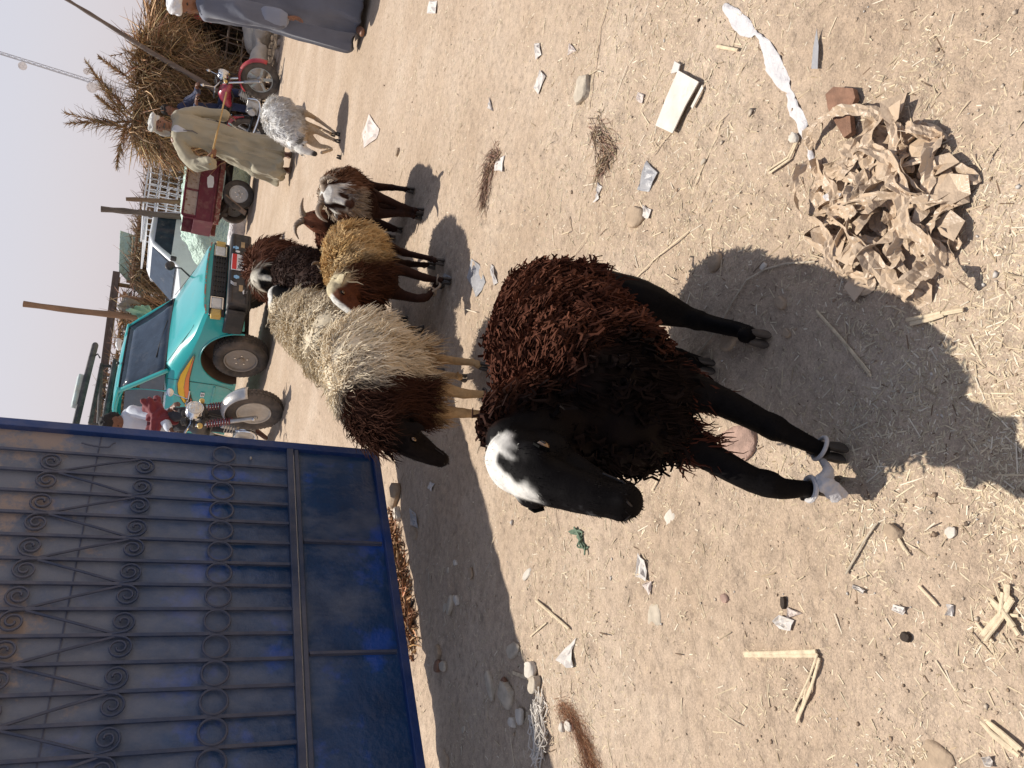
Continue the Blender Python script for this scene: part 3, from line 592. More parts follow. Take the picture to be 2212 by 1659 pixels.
# ------------------------------------------------------------ motorcycles. local: x forward, front contact at 0
def bike(root, fork, tyr, hl, red=False, spring=False, steer=0.0, wr=.29, ww=.10, seat=True):
    fr = bpy.data.objects.new('front_fork', None); COL.objects.link(fr); fr.parent = root; fr.rotation_euler = (0, 0, steer)
    w = bpy.data.objects.new('front_wheel', None); COL.objects.link(w); w.parent = root; w.rotation_euler = (0, 0, steer); w.location = (0, 0, wr)
    global rim_side; rim_side = 1
    wheel('w', (0, 0, 0), (0, 1, 0), wr, ww, w, tyr, rr=.66 if red else .58, spokes=5 if red else 0, tread=True)
    for s in (-1, 1):
        y = s*(ww/2+.055); P = [(0, y, wr), (-.20, y, wr+.50)]
        mk('fork_slider', limb([(.01, y, wr-.02), (-.09, y, wr+.23)], [(.026, .026), (.028, .028)], 10), fork, fr)
        mk('fork_tube', tube([(-.08, y, wr+.20), (-.235, y, wr+.58)], .016, 10), M_chr, fr)
        if spring:
            pr = []
            for t in np.linspace(0, 1, 90): a = t*2*PI*9; c = A(-.09, y, wr+.22)*(1-t)+A(-.185, y, wr+.46)*t; pr.append(c+A(.036*math.cos(a), .036*math.sin(a), 0))
            mk('fork_spring', tube(pr, .009, 5), mat('red_spring', (.20, .04, .05), .5, dust=.3), fr)
        mk('axle_nut', ball((.01, y+s*.02, wr), .02), M_chr, fr)
    mk('yoke', join(box((-.20, 0, wr+.50), (.06, ww+.18, .03)), box((-.235, 0, wr+.59), (.06, ww+.18, .03))), M_blk, fr, bevel=.006)
    mk('headlight_bowl', ball((-.15, 0, wr+.60), (.10, .095, .095)), M_chr, fr); mk('headlight_glass', ball((-.085, 0, wr+.60), (.045, .082, .082)), M_lamp, fr); mk('headlight_ring', torus((-.075, 0, wr+.60), (1, 0, 0), .083, .009), M_chr, fr)
    if not red: 
        for k in range(7): a = k*PI/3; mk('lamp_bead', ball((-.045, (.045*math.cos(a) if k < 6 else 0), wr+.60+(.045*math.sin(a) if k < 6 else 0)), (.008, .016, .016), nu=8, nv=6), M_lamp, fr)
    for s in (-1, 1):
        mk('indicator', ball((-.16, s*.17, wr+.53), (.03, .035, .03)), M_amb, fr)
        mk('mirror', ball((-.28, s*.34, wr+.86), (.012, .06, .04)), M_chr, fr); mk('mirror_stem', tube([(-.28, s*.27, wr+.68), (-.28, s*.33, wr+.84)], .006, 6), M_chr, fr)
        mk('grip', tube([(-.36, s*.30, wr+.66), (-.40, s*.41, wr+.65)], .018, 8), M_blk, fr); mk('lever', tube([(-.31, s*.26, wr+.67), (-.30, s*.40, wr+.66)], .007, 5), M_chr, fr)
    mk('handlebar', tube([(-.36, -.32, wr+.66), (-.30, -.22, wr+.68), (-.24, -.10, wr+.62), (-.24, .10, wr+.62), (-.30, .22, wr+.68), (-.36, .32, wr+.66)], .013, 8), M_chr, fr)
    for s in (-.055, .055): mk('gauge', lathe([(0, .04), (.05, .045), (.055, .03)], (-.26, s, wr+.66), (-.3, 0, 1), 16), M_blk, fr)
    mk('cable', join(tube([(-.26, .12, wr+.66), (-.12, .14, wr+.70), (-.10, .08, wr+.5), (-.05, ww/2+.05, wr+.1)], .005, 5), tube([(-.26, -.12, wr+.66), (-.14, -.10, wr+.72), (-.16, -.05, wr+.5), (-.3, -.03, wr+.3)], .005, 5)), M_blk, fr)
    fm = mat('red_fender', (.42, .03, .04), .35, coat=.5, dust=.2) if red else mat('steel_fender', (.55, .54, .52), .35, .6, dust=.25)
    V = []; aa = np.linspace(-.15 if red else .35, PI*.80 if red else PI*.72, 16)
    for a in aa:
        rr_ = wr*1.09+.01
        for t in np.linspace(-1, 1, 7): V.append(((rr_-.045*t*t)*math.cos(a), t*(ww/2+.022), wr+(rr_-.045*t*t)*math.sin(a)))
    F = [(i*7+k, i*7+k+1, (i+1)*7+k+1, (i+1)*7+k) for i in range(15) for k in range(6)]
    o = mk('fender', (np.array(V), F), fm, fr); sd = o.modifiers.new('s', 'SOLIDIFY'); sd.thickness = .006
    mk('frame', join(tube([(-.24, 0, wr+.56), (-.55, 0, wr+.38), (-1.0, 0, wr+.40), (-1.35, 0, wr+.42)], .022, 8), tube([(-.25, 0, wr+.45), (-.38, 0, wr+.02), (-.85, 0, wr-.05), (-1.0, 0, wr+.3)], .018, 8), tube([(-.85, .05, wr-.02), (-1.28, .10, wr)], .018, 8), tube([(-.85, -.05, wr-.02), (-1.28, -.10, wr)], .018, 8)), M_blk, root)
    mk('fuel_tank', limb([(-.34, 0, wr+.50), (-.55, 0, wr+.53), (-.76, 0, wr+.44)], [(.10, .08), (.13, .115), (.09, .07)], 14), mat('red_tank', (.35, .03, .06), .3, coat=.6, dust=.15) if red else M_blk, root)
    mk('seat', limb([(-.78, 0, wr+.46), (-1.05, 0, wr+.47), (-1.38, 0, wr+.52)], [(.10, .045), (.12, .05), (.11, .04)], 12), M_blk, root)
    mk('engine', join(box((-.58, 0, wr+.02), (.30, .24, .22)), lathe([(-.0, .075), (.20, .08)], (-.47, 0, wr+.10), (.35, 0, 1), 16), lathe([(-.16, .08), (.16, .08)], (-.66, 0, wr+.02), (0, 1, 0), 16)), M_mgrey, root, bevel=.012)
    for k in range(5): mk('cooling_fin', box((-.45+.010*k, 0, wr+.13+.03*k), (.19, .19, .008)), M_mgrey, root)
    mk('exhaust', limb([(-.40, -.10, wr+.12), (-.36, -.13, wr-.06), (-.70, -.15, wr-.12), (-1.40, -.17, wr-.05)], [(.018, .018), (.018, .018), (.03, .03), (.036, .036)], 10), M_chr, root)
    mk('footrest', tube([(-.78, -.26, wr-.06), (-.78, .26, wr-.06)], .012, 6), M_blk, root)
    q = bpy.data.objects.new('rear_wheel', None); COL.objects.link(q); q.parent = root; q.location = (-1.28, 0, wr); wheel('w', (0, 0, 0), (0, 1, 0), wr, ww, q, tyr, rr=.66 if red else .58, spokes=5 if red else 0, tread=True)
    for s in (-1, 1): mk('shock', limb([(-1.25, s*.12, wr+.02), (-1.12, s*.12, wr+.36)], [(.025, .025)]*2, 8), M_chr, root)
    mk('rear_fender', tube([(-1.28+.33*math.cos(a), 0, wr+.33*math.sin(a)) for a in np.linspace(.4, 2.6, 12)], [(.07, .008)]*12, 8, up=(0, 1, 0)), fm, root)
B1 = thing('motorcycle', 'red motorcycle with alloy wheels parked at the reed shelter behind the white lamb', 'motorcycle', (4.68, 14.45, 0), R(-60))
bike(B1, M_mgrey, M_mgrey, None, red=True, steer=R(20), wr=.33, ww=.09)
B1.rotation_euler = (R(-6), 0, R(-60))
B2 = thing('motorcycle', 'dusty motorcycle with red fork springs and steel front fender beside the gate', 'motorcycle', (-.66, 8.95, 0), R(-68))
bike(B2, M_mgrey, M_rim, None, spring=True, steer=R(14), wr=.31, ww=.125)
B2.rotation_euler = (0, 0, R(-62))
# ------------------------------------------------------------ white pickup with cargo cage, far back
WP = thing('pickup_truck', 'white pickup with an empty cargo cage parked behind the green tarpaulin', 'pickup truck', (1.12, 21.6, 0), R(207))
WP.scale = (1.15, 1.12, 1.16)
def whitepick():
    prof = [(.72, .40), (.74, .72), (.68, .90), (-.25, 1.06), (-.75, 1.60), (-.95, 1.68), (-1.60, 1.66), (-1.68, 1.08), (-3.45, 1.08), (-3.45, .45)]
    V, F = prism(prof, -.82, .82); V[:, 1] *= 1-.10*sstep(1.0, 1.6, V[:, 2]); o = mk('body', (V, F), M_white, WP, bevel=.04)
    bool_cut(o, [lathe([(-.3, .42), (.3, .42)], (x, sy*.85, .36), (0, 1, 0), 28) for x in (0, -2.6) for sy in (-1, 1)]+[box((-2.6, 0, .95), (1.6, 1.5, .6))])
    for sy in (-1, 1):
        mk('side_window', prism([(-.42, 1.10), (-.80, 1.56), (-1.50, 1.56), (-1.54, 1.10)], sy*.768, sy*.80), M_glass, WP, smooth=False)
        mk('headlight', box((.735, sy*.60, .78), (.03, .24, .13)), M_lamp, WP, bevel=.01)
        mk('mirror', box((-.35, sy*.93, 1.15), (.06, .14, .12)), M_blk, WP, bevel=.02)
        for x in (0, -2.6):
            global rim_side; rim_side = sy
            q = bpy.data.objects.new('wheel', None); COL.objects.link(q); q.parent = WP; q.location = (x, sy*.72, .34); wheel('w', (0, 0, 0), (0, 1, 0), .34, .2, q, M_steel, rr=.6, tread=False, n=28)
    pane('windscreen', [(-.24, -.72, 1.085), (-.24, .72, 1.085), (-.74, .66, 1.575), (-.74, -.66, 1.575)], M_glass, .02, WP)
    mk('grille', box((.745, 0, .76), (.02, .9, .14)), M_chr, WP, bevel=.004)
    for k in range(6): mk('grille_bar', box((.758, 0, .70+.024*k), (.01, .88, .008)), M_blk, WP)
    mk('front_bumper', box((.80, 0, .50), (.12, 1.66, .18)), M_chr, WP, bevel=.03)
    cg = []
    for sy in (-1, 1):
        for z in (1.25, 1.45, 1.65, 1.88): cg.append(tube([(-1.72, sy*.78, z), (-3.42, sy*.78, z)], .02, 6))
        for k in range(11): cg.append(tube([(-1.74-.168*k, sy*.78, 1.05), (-1.74-.168*k, sy*.78, 1.88)], .014, 6))
    for x in (-1.74, -3.42):
        for z in (1.25, 1.65, 1.88): cg.append(tube([(x, -.78, z), (x, .78, z)], .018, 6))
    cg += [tube([(-.9, s*.62, 1.78), (-1.6, s*.62, 1.78)], .02, 6) for s in (-1, 1)]+[tube([(x, -.62, 1.78), (x, .62, 1.78)], .018, 6) for x in (-.9, -1.25, -1.6)]
    mk('cargo_cage', join(*cg), M_white, WP)
whitepick()
# ------------------------------------------------------------ tarpaulins
M_tarp = mat('pale_green_tarpaulin', (.50, .66, .54), .55, var=.10, vscale=2, bump=.5, bscale=4, spec=.4, second=(.42, .56, .46), sscale=4, sthr=.62, sheen=.1)
def cloth_patch(name, corners, nu, nv, amp, m, label, cat, seed, thick=.01, fall=0, group=None, loc=None):
    c = np.array(corners, float); V = []
    for i in range(nv+1):
        for j in range(nu+1):
            u, v = j/nu, i/nv; V.append((c[0]*(1-u)+c[1]*u)*(1-v)+(c[3]*(1-u)+c[2]*u)*v)
    V = np.array(V); n = nrm(np.cross(c[1]-c[0], c[3]-c[0]))
    f1 = fbm(V, .9, 3, seed); f2 = np.abs(fbm(V+A(5, 2, 1), .5, 3, seed+9)); f3 = np.abs(vnoise(V@np.array([[1, .3, 0], [.2, 1, 0], [0, 0, .35]]), .22, seed+3))
    V += n*(amp*(f1*1.1-f2*1.2+f3*.35))[:, None]
    F = [(i*(nu+1)+j, i*(nu+1)+j+1, (i+1)*(nu+1)+j+1, (i+1)*(nu+1)+j) for i in range(nv) for j in range(nu)]
    l = V.mean(0) if loc is None else A(*loc); l[2] = max(0, V[:, 2].min()); o = mk(name, (V-l, F), m); o.location = l; sd = o.modifiers.new('s', 'SOLIDIFY'); sd.thickness = thick
    tag(o, label, cat, group); return o
# big heap under a tarpaulin
def heap(name, base, size, hgt, label, cat, m, seed, rz=0, ridge=.5):
    nu, nv = 60, 40; V = []
    for i in range(nv+1):
        for j in range(nu+1):
            u, v = j/nu*2-1, i/nv*2-1; e = max(0, 1-abs(u)**3.2)*max(0, 1-abs(v)**2.4); V.append((u*size[0], v*size[1], hgt*e**.55))
    V = np.array(V); V[:, 2] += (.14*fbm(V, .9, 3, seed)-.20*np.abs(fbm(V+A(3, 1, 0), .55, 3, seed+4))+.06*np.abs(vnoise(V, .2, seed+2)))*sstep(.05, .5, V[:, 2])*hgt/1.1; V[:, 2] = np.maximum(V[:, 2], -.02)
    V[:, 0] += .15*vnoise(V, .7, seed+5); V[:, 1] += .15*vnoise(V, .6, seed+6)
    F = [(i*(nu+1)+j, i*(nu+1)+j+1, (i+1)*(nu+1)+j+1, (i+1)*(nu+1)+j) for i in range(nv) for j in range(nu)]
    o = mk(name, (V, F), m); o.location = base; o.rotation_euler = (0, 0, rz); return tag(o, label, cat)
heap('covered_heap', (3.9, 19.2, 0), (2.45, 1.0), 1.38, 'long heap covered with a crumpled pale green tarpaulin behind the maroon box', 'tarpaulin', M_tarp, 40, R(-6))
heap('white_sheet', (2.55, 18.0, 0), (.7, .3), .34, 'low crumpled white plastic sheet at the foot of the green tarpaulin', 'plastic sheet', mat('white_plastic', (.70, .66, .66), .5, bump=.4, bscale=8), 51, R(10))
# ------------------------------------------------------------ reeds, huts, poles, mast
M_reed = mat('dry_reed', (.33, .215, .115), .85, attr=True, var=.25, vscale=9, bump=0)
M_pole = mat('weathered_pole', (.27, .165, .10), .85, var=.3, vscale=8, bump=.4, bscale=25, stretch=(1, 1, .2), second=(.17, .10, .06), sscale=5, sthr=.58)
M_polg = mat('grey_pole', (.17, .13, .105), .85, var=.3, vscale=8, bump=.4, bscale=25, stretch=(1, 1, .2))
def blades(N, root, dirv, L, w, bend=.35, seed=1, K=3, col=(.33, .215, .115), cj=.30):
    """N curved tapering blades (triangular section). root (N,3), dirv (N,3), L (N,), w (N,) -> V, F quads, colours"""
    r = np.random.default_rng(seed); d = nrm(dirv); s = nrm(np.cross(d, r.normal(size=(N, 3)))); u = np.cross(s, d)
    t = np.linspace(0, 1, K+1); ba = r.uniform(-bend, bend, (N, 1)); bb = r.uniform(-bend, bend, (N, 1)) - .0
    P = root[:, None]+d[:, None]*(L[:, None]*t)[..., None] + (s*ba*L[:, None])[:, None]*(t**2)[None, :, None] + (u*bb*L[:, None])[:, None]*(t**2)[None, :, None]
    P[..., 2] -= (L[:, None]*.18*t**2)
    rad = w[:, None]*(1-.85*t)[None]; V = np.empty((N, K+1, 3, 3))
    for k in range(3):
        a = 2*PI*k/3; V[:, :, k] = P+(s*math.cos(a))[:, None]*rad[..., None]+(u*math.sin(a))[:, None]*rad[..., None]
    base = (np.arange(N)*(K+1)*3)[:, None, None]; i = (np.arange(K)*3)[None, :, None]; k = np.arange(2)[None, None]
    F = np.stack([base+i+k, base+i+(k+1) % 3, base+i+3+(k+1) % 3, base+i+3+k], -1).reshape(-1, 4)
    c = np.array(col)[None]*(1+cj*r.normal(size=(N, 1)))*(1+.06*r.normal(size=(N, 3))); c = np.clip(c, .02, .9); C = np.repeat(c, (K+1)*3, 0)
    return V.reshape(-1, 3), F, C
def bl_obj(name, parts, parent, mat_=None, kind='stuff'):
    V = []; F = []; C = []; o = 0
    for v, f, c in parts: V.append(v); F.append(f+o); C.append(c); o += len(v)
    V = np.concatenate(V); 
    if parent is not None:
        M = np.array(parent.matrix_basis.inverted()); V = V@M[:3, :3].T+M[:3, 3]
    return mk(name, (V, np.concatenate(F)), mat_ or M_reed, parent, col=np.concatenate(C), smooth=False, kind=kind)
def frond(p, d, L, n, seed, w=.006):
    w = w*1.2; n = int(n*.8)
    """a dry palm / reed plume: a stem with side leaflets"""
    r = np.random.default_rng(seed); d = nrm(np.array(d, float)); t = r.uniform(.1, 1, n); root = np.array(p)[None]+d*t[:, None]*L; root[:, 2] -= .10*L*t**2
    dr = d[None]*.9+r.normal(size=(n, 3))*.42; return [blades(n, root, dr, L*.32*(1.15-t)*r.uniform(.5, 1.3, n)+.04, np.full(n, w), .5, seed), blades(1, np.array([p], float), d[None], np.array([L]), np.array([.014]), .12, seed+1, K=6, col=(.26, .16, .09))]
def thatch(N, box0, box1, main, spread, L, w, seed, **k):
    r = np.random.default_rng(seed); N = int(N*.70); w = (w[0]*1.25, w[1]*1.35); k.setdefault('cj', .42); k.setdefault('bend', .45); a = np.array(box0, float); b = np.array(box1, float); root = a+(b-a)*r.uniform(0, 1, (N, 3)); d = np.array(main)[None]+r.normal(size=(N, 3))*spread
    return blades(N, root, d, r.uniform(*L, N), r.uniform(*w, N), seed=seed, **k)
def pole(name, p, q, r0, r1, m, label, cat='pole', seed=0, group=None, parent=None, knots=0):
    K = 14; t = np.linspace(0, 1, K)[:, None]; P = np.array(p)*(1-t)+np.array(q)*t; L = np.linalg.norm(np.array(q)-np.array(p)); P += .006*L*np.stack([vnoise(P*1.0, L/4, seed), vnoise(P, L/4, seed+3), 0*t[:, 0]], 1); rr = [r0*(1-x)+r1*x+(.10*r0*math.sin(x*37+seed)) for x in t[:, 0]]
    l = A(*p); VF = tube(P-(l if parent is None else 0), rr, 10)
    if knots: VF = join(VF, *[ball(P[int(i)]-l, r0*1.35, nu=8, nv=6) for i in np.linspace(2, K-3, knots)])
    o = mk(name, VF, m, parent, world=False)
    if parent is None: o.location = l; tag(o, label, cat, group)
    return o
def base_of(p): return A(p[0], p[1], 0)
# tall leaning poles beyond the tarpaulin
p0 = gr(300, 682); 
def pl(top, bot, Y, r0, r1, m, label, seed, knots=0):
    a, b = at(*bot, Y), at(*top, Y); d = (b-a)/(b[2]-a[2]); a = a - d*a[2] - d*.15
    return pole('wooden_pole', a, b, r0, r1, m, label, 'pole', seed, 'bare poles standing among the shelters', knots=knots)
PA = pl((50, 657), (330, 690), 19.0, .085, .062, M_pole, 'thick reddish knotted pole rising behind the turquoise pickup, rag tied below its top', 3)
pl((218, 452), (372, 466), 21.5, .078, .07, M_polg, 'grey bare pole behind the maroon box, the taller of two close together', 8)
pl((272, 430), (395, 438), 21.0, .062, .05, M_pole, 'shorter brown pole with splintered tip just behind the maroon box', 12)
# rags on the thick pole
def rag(name, c, s, m, label, seed, n=5):
    r = np.random.default_rng(seed); P = [limb([np.array(c)+r.normal(size=3)*s*.3, np.array(c)+r.normal(size=3)*s*.5+A(0, 0, -s*.5), np.array(c)+r.normal(size=3)*s*.4+A(0, 0, -s)], [(s*.12, s*.3), (s*.10, s*.35), (s*.05, s*.12)], 8) for _ in range(n)]
    V, F = blob(P, s*.06, 1); l = V.mean(0); V = l+(V-l); V += nrm(V-l)*(s*.08*fbm(V, s*.3, 3, seed))[:, None]; o = mk(name, (V-l, F), m); o.location = l; return tag(o, label, 'rag')
rag('cloth_rag', at(262, 654, 18.9), .22, mat('grey_rag', (.20, .18, .15), .9), 'grey rag knotted around the thick reddish pole', 5)
rag('green_rag', at(296, 672, 18.85), .30, mat('green_rag_cloth', (.26, .46, .33), .8), 'faded green rag hanging low on the thick reddish pole', 6)
# lattice mast on the horizon
mb, mt = at(228, 186, 70), at(-60, 96, 70); dm = mt-mb; mb2 = mb-dm*(mb[2]/dm[2])
MA = thing('lattice_mast', 'tall thin grey lattice radio mast rising beyond the shelters into the sky', 'radio mast', mb2)
M_mast = mat('mast_steel', (.50, .52, .56), .6, .2, bump=0)
H_ = (mt-mb2); Lm = np.linalg.norm(H_); off = [(.13, 0, 0), (-.07, .11, 0), (-.07, -.11, 0)]
for o_ in off: mk('mast_leg', tube([A(*o_)*1.6, A(*o_)*.8+H_], .028, 6), M_mast, MA)
br = []
for k in range(40):
    t = k/40; f = 1.6-.8*t; g2 = 1.6-.8*(t+.025)
    for i in range(3): br.append(tube([A(*off[i])*f+H_*t, A(*off[(i+1) % 3])*g2+H_*(t+.025)], .014, 4)); br.append(tube([A(*off[i])*f+H_*t, A(*off[(i+1) % 3])*f+H_*t], .012, 4))
mk('bracing', join(*br), M_mast, MA, kind='stuff')
for k, (t, s) in enumerate(((.33, .28), (.52, .40), (.55, .26), (.80, .3), (.36, .2))): 
    mk('dish_antenna', lathe([(0, .02), (.06, s*.7), (.12, s), (.15, s)], H_*t+A(.5*(-1)**k, -.3, 0), (.3*(-1)**k, -1, 0), 18), mat('antenna_white', (.8, .8, .8), .5), MA)
# long bare branch leaning through the shelter
a, b = at(135, -6, 15.5), at(480, 205, 15.6)
pole('bare_branch', b, a, .055, .028, M_polg, 'long thin bare branch leaning out of the reed shelter to the sky', 'branch', 21)
a, b = at(150, 118, 17.5), at(215, 128, 17.4)
# ---- right-hand shelter: beams, dark interior, thatch
SH = thing('reed_shelter', 'large open reed shelter with shaggy thatch roof behind the red motorcycle', 'shelter', (6.6, 17.6, 0))
Yf = 17.2
def spole(nm, p, q, r, m=M_pole, seed=0): return pole(nm, np.array(p)-A(6.6, 17.6, 0), np.array(q)-A(6.6, 17.6, 0), r, r*.85, m, '', parent=SH, seed=seed)
zt = 1.88
X0, X1, X2 = 3.65, 5.6, 9.5
for i, (x, y) in enumerate(((4.3, 17.4), (6.7, 17.0), (9.0, 17.0), (4.3, 20.2), (6.7, 20.2), (9.0, 20.2), (5.5, 17.2), (7.9, 17.0))): spole('post', (x, y, -.1), (x+.05, y, zt+.1), .055, seed=i)
for i, (p, q) in enumerate((((4.2, 17.25, zt), (9.4, 16.95, zt+.05)), ((4.2, 20.2, zt), (9.4, 20.2, zt)), ((5.5, 17.1, zt), (5.5, 20.3, zt)), ((7.9, 17, zt), (7.9, 20.3, zt)))): spole('beam', p, q, .06, seed=20+i)
r = np.random.default_rng(3); pc = []
# roof: thick bundle layer with a shaggy front edge
pc += [thatch(3600, (5.2, 16.7, zt+.0), (9.6, 20.4, zt+.34), (1, .1, .02), .30, (.4, 1.1), (.008, .018), 31, col=(.36, .23, .12))]
pc += [thatch(2400, (5.2, 16.55, zt+.02), (9.5, 16.85, zt+.42), (1, -.05, -.05), .22, (.4, 1.2), (.008, .02), 32, col=(.42, .27, .14))]
pc += [thatch(350, (5.4, 16.5, zt-.05), (9.4, 16.7, zt+.2), (.2, -.15, -1), .35, (.15, .5), (.006, .014), 33, col=(.38, .25, .13))]
# back and side screens of upright reeds, full of gaps; interior shade put into their dark colour
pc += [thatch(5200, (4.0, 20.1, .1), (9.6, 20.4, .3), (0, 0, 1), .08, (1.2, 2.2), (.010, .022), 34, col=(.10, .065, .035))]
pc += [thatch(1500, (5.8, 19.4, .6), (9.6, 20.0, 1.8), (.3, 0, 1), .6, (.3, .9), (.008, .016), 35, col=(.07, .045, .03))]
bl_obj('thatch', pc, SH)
for i, z in enumerate((.25, .55, .85)): spole('rail', (5.3, 17.3+.1*i, z), (9.4, 17.1, z+.04), .022, M_polg, 40+i)
for i in range(26): x = 5.35+.16*i; spole('stick', (x, 17.25, -.02), (x+.05*math.sin(i*3), 17.2, 1.05+.1*math.sin(i)), .012, M_polg, 60+i)
# shaggy left end: a big mass of dry palm and reed
RM = thing('reed_stack', 'shaggy mass of dry palm fronds and reeds standing behind the herder', 'reed stack', (4.6, 17.0, 0))
pc = [thatch(3600, (3.75, 16.2, .15), (5.2, 17.0, .7), (.05, -.05, 1), .16, (.9, 2.0), (.007, .016), 51, col=(.40, .27, .15)),
      thatch(3400, (3.75, 16.0, 1.4), (5.65, 17.0, 2.35), (-.4, -.35, -.1), .40, (.3, .75), (.006, .013), 52, col=(.43, .29, .16)),
      thatch(1600, (3.55, 16.0, 1.6), (4.1, 16.8, 2.3), (-.6, -.3, -.6), .4, (.3, .7), (.006, .012), 53, col=(.46, .32, .18)),
      thatch(1400, (4.6, 15.9, 1.7), (5.5, 16.6, 2.4), (.2, -.4, .1), .38, (.3, .7), (.006, .012), 54, col=(.40, .26, .14)),
      thatch(2600, (4.0, 15.95, .4), (5.2, 16.25, 1.7), (.1, -.2, -.6), .5, (.25, .7), (.006, .012), 55, col=(.30, .19, .10))]
k = 0
for (bt, tp, Yy) in (((235, 268), (122, 240), 16.3), ((240, 262), (128, 262), 16.4), ((238, 200), (170, 130), 16.3), ((240, 215), (185, 150), 16.4), ((240, 235), (200, 205), 16.3), ((262, 300), (240, 360), 16.1), ((250, 150), (205, 120), 16.4)):
    a, b = at(*bt, Yy), at(*tp, Yy); a = a-(b-a)*.7; L = np.linalg.norm(b-a); pc += frond(a, b-a, L*1.0, 170, 300+k, .007); k += 2
for j in range(60):
    a = A(r.uniform(3.8, 5.6), r.uniform(16.0, 16.7), r.uniform(1.4, 2.3)); d = A(r.uniform(-1, .5), r.uniform(-.8, .1), r.uniform(-.7, .9)); pc += frond(a, d, r.uniform(.35, .8), 46, 400+2*j, .006)
bl_obj('fronds', pc, RM)
for i, (x, y) in enumerate(((3.95, 16.6), (4.6, 16.5), (5.3, 16.5))): mk('post', tube([(x-4.6, y-17.0, -.1), (x-4.6+.04, y-17, 2.3)], .05, 8), M_pole, RM)
# ---- far row of reed huts left of the poles, with a dark roof line
def hut(loc, w, d, h, seed, label, dark=.75):
    o = thing('reed_hut', label, 'hut', loc, 0, 'reed huts in a row at the back'); x, y = loc[0], loc[1]
    pc = [thatch(int(700*w), (x-w/2, y-.1, .05), (x+w/2, y+.1, .3), (0, 0, 1), .06, (h*.6, h*1.05), (.012, .028), seed, col=(.34*dark, .23*dark, .13*dark)), thatch(int(420*w), (x-w/2, y-.3, h*.35), (x+w/2, y+.1, h*1.0), (.1, -.2, .5), .5, (.3, .7), (.010, .02), seed+1, col=(.38*dark, .26*dark, .15*dark)), thatch(int(130*w), (x-w/2, y, h*.9), (x+w/2, y+d, h+.12), (1, 0, .1), .4, (.4, .9), (.01, .02), seed+2, col=(.3*dark, .2*dark, .12*dark))]
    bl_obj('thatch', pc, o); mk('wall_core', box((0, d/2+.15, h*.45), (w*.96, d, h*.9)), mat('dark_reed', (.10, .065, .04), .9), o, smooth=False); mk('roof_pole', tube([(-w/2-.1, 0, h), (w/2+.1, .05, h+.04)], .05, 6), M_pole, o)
    for s in (-1, 1): mk('post', tube([(s*w/2*.95, -.12, -.05), (s*w/2*.95, -.12, h+.15)], .05, 6), M_pole, o)
    return o
hut((.05, 26.8, 0), 2.2, 2.5, 2.55, 71, 'dense brown reed hut just right of the thick reddish pole', .95)
hut((2.7, 27.6, 0), 2.3, 2.5, 2.45, 75, 'shaggy reed hut behind the white pickup cab')
hut((-2.5, 27.0, 0), 2.4, 2.5, 2.6, 79, 'reed hut behind the turquoise pickup windscreen')
hut((5.6, 33.5, 0), 1.8, 2, 2.6, 83, 'reed hut behind the white cargo cage, left of the grey pole'); hut((8.2, 35, 0), 1.6, 2, 2.4, 87, 'small reed hut behind the brown pole')
hut((10.6, 36, 0), 1.6, 2, 2.7, 91, 'small reed hut beside the far green tarpaulin')
hut((-5.2, 27.5, 0), 2.6, 2.5, 2.5, 95, 'reed hut at the far end behind the cargo rack')
rb = mk('long_roof', join(box((0, 0, 0), (9.0, 3.0, .08)), box((0, -1.45, -.09), (9, .08, .15))), mat('dark_roof', (.13, .10, .085), .9, bump=.2), bevel=.01); rb.location = (-2.6, 29.4, 3.0); tag(rb, 'long low dark roof edge running above the row of reed huts', 'roof')
for k in range(3): 
    pk = mk('roof_post', tube([(0, 0, -.05), (0, 0, 2.95)], .07, 8), M_pole); pk.location = (-6.2+3.9*k, 30.0, 0); tag(pk, ('roof post behind the cargo rack', 'roof post behind the thick reddish pole', 'roof post near the white pickup')[k], 'post')
# grey wall piece behind, far tarps
cloth_patch('green_tarpaulin', [(10.2, 27.5, 2.35), (8.2, 27.5, 2.35), (8.0, 27.3, .1), (10.3, 27.3, .1)][::-1], 30, 24, .10, M_tarp, 'pale green tarpaulin wall seen between the reed stack and the far huts', 'tarpaulin', 61)
cloth_patch('green_tarpaulin', [(1.0, 29.5, 1.9), (2.0, 29.3, 2.95), (3.4, 29.6, 3.1), (3.2, 29.5, 1.9)], 24, 18, .10, M_tarp, 'green tarpaulin draped over the hut roof above the white pickup', 'tarpaulin', 62)
cloth_patch('pale_awning', [(6.6, 28.0, 1.7), (8.6, 28.0, 1.9), (8.6, 28.6, 2.35), (6.6, 28.6, 2.1)], 20, 12, .06, mat('pale_canvas', (.55, .46, .38), .8, bump=.2), 'pale striped canvas awning beside the far green tarpaulin', 'awning', 63)
cloth_patch('green_tarpaulin', [(6.3, 20.0, .9), (7.0, 19.9, 1.0), (7.0, 20.05, 1.5), (6.3, 20.05, 1.45)], 22, 14, .08, M_tarp, 'green tarpaulin glimpsed inside the dark reed shelter', 'tarpaulin', 64)
bp = pole('blue_post', (7.6, 26.2, 0), (7.7, 26.2, 2.75), .05, .045, mat('blue_pipe', (.03, .07, .20), .5), 'thin dark blue post before the far green tarpaulin', 'post', 5)
ph = mk('plastic_bag', blob([ball((0, 0, 0), (.16, .10, .22)), ball((.1, 0, .2), (.08, .06, .12)), ball((-.08, .02, .15), (.10, .05, .10))], .02, 1), mat('grey_plastic', (.45, .42, .40), .5, bump=.4, bscale=20)); ph.location = at(345, 598, 24.0); tag(ph, 'grey plastic bag caught on the reeds above the white pickup', 'plastic bag')
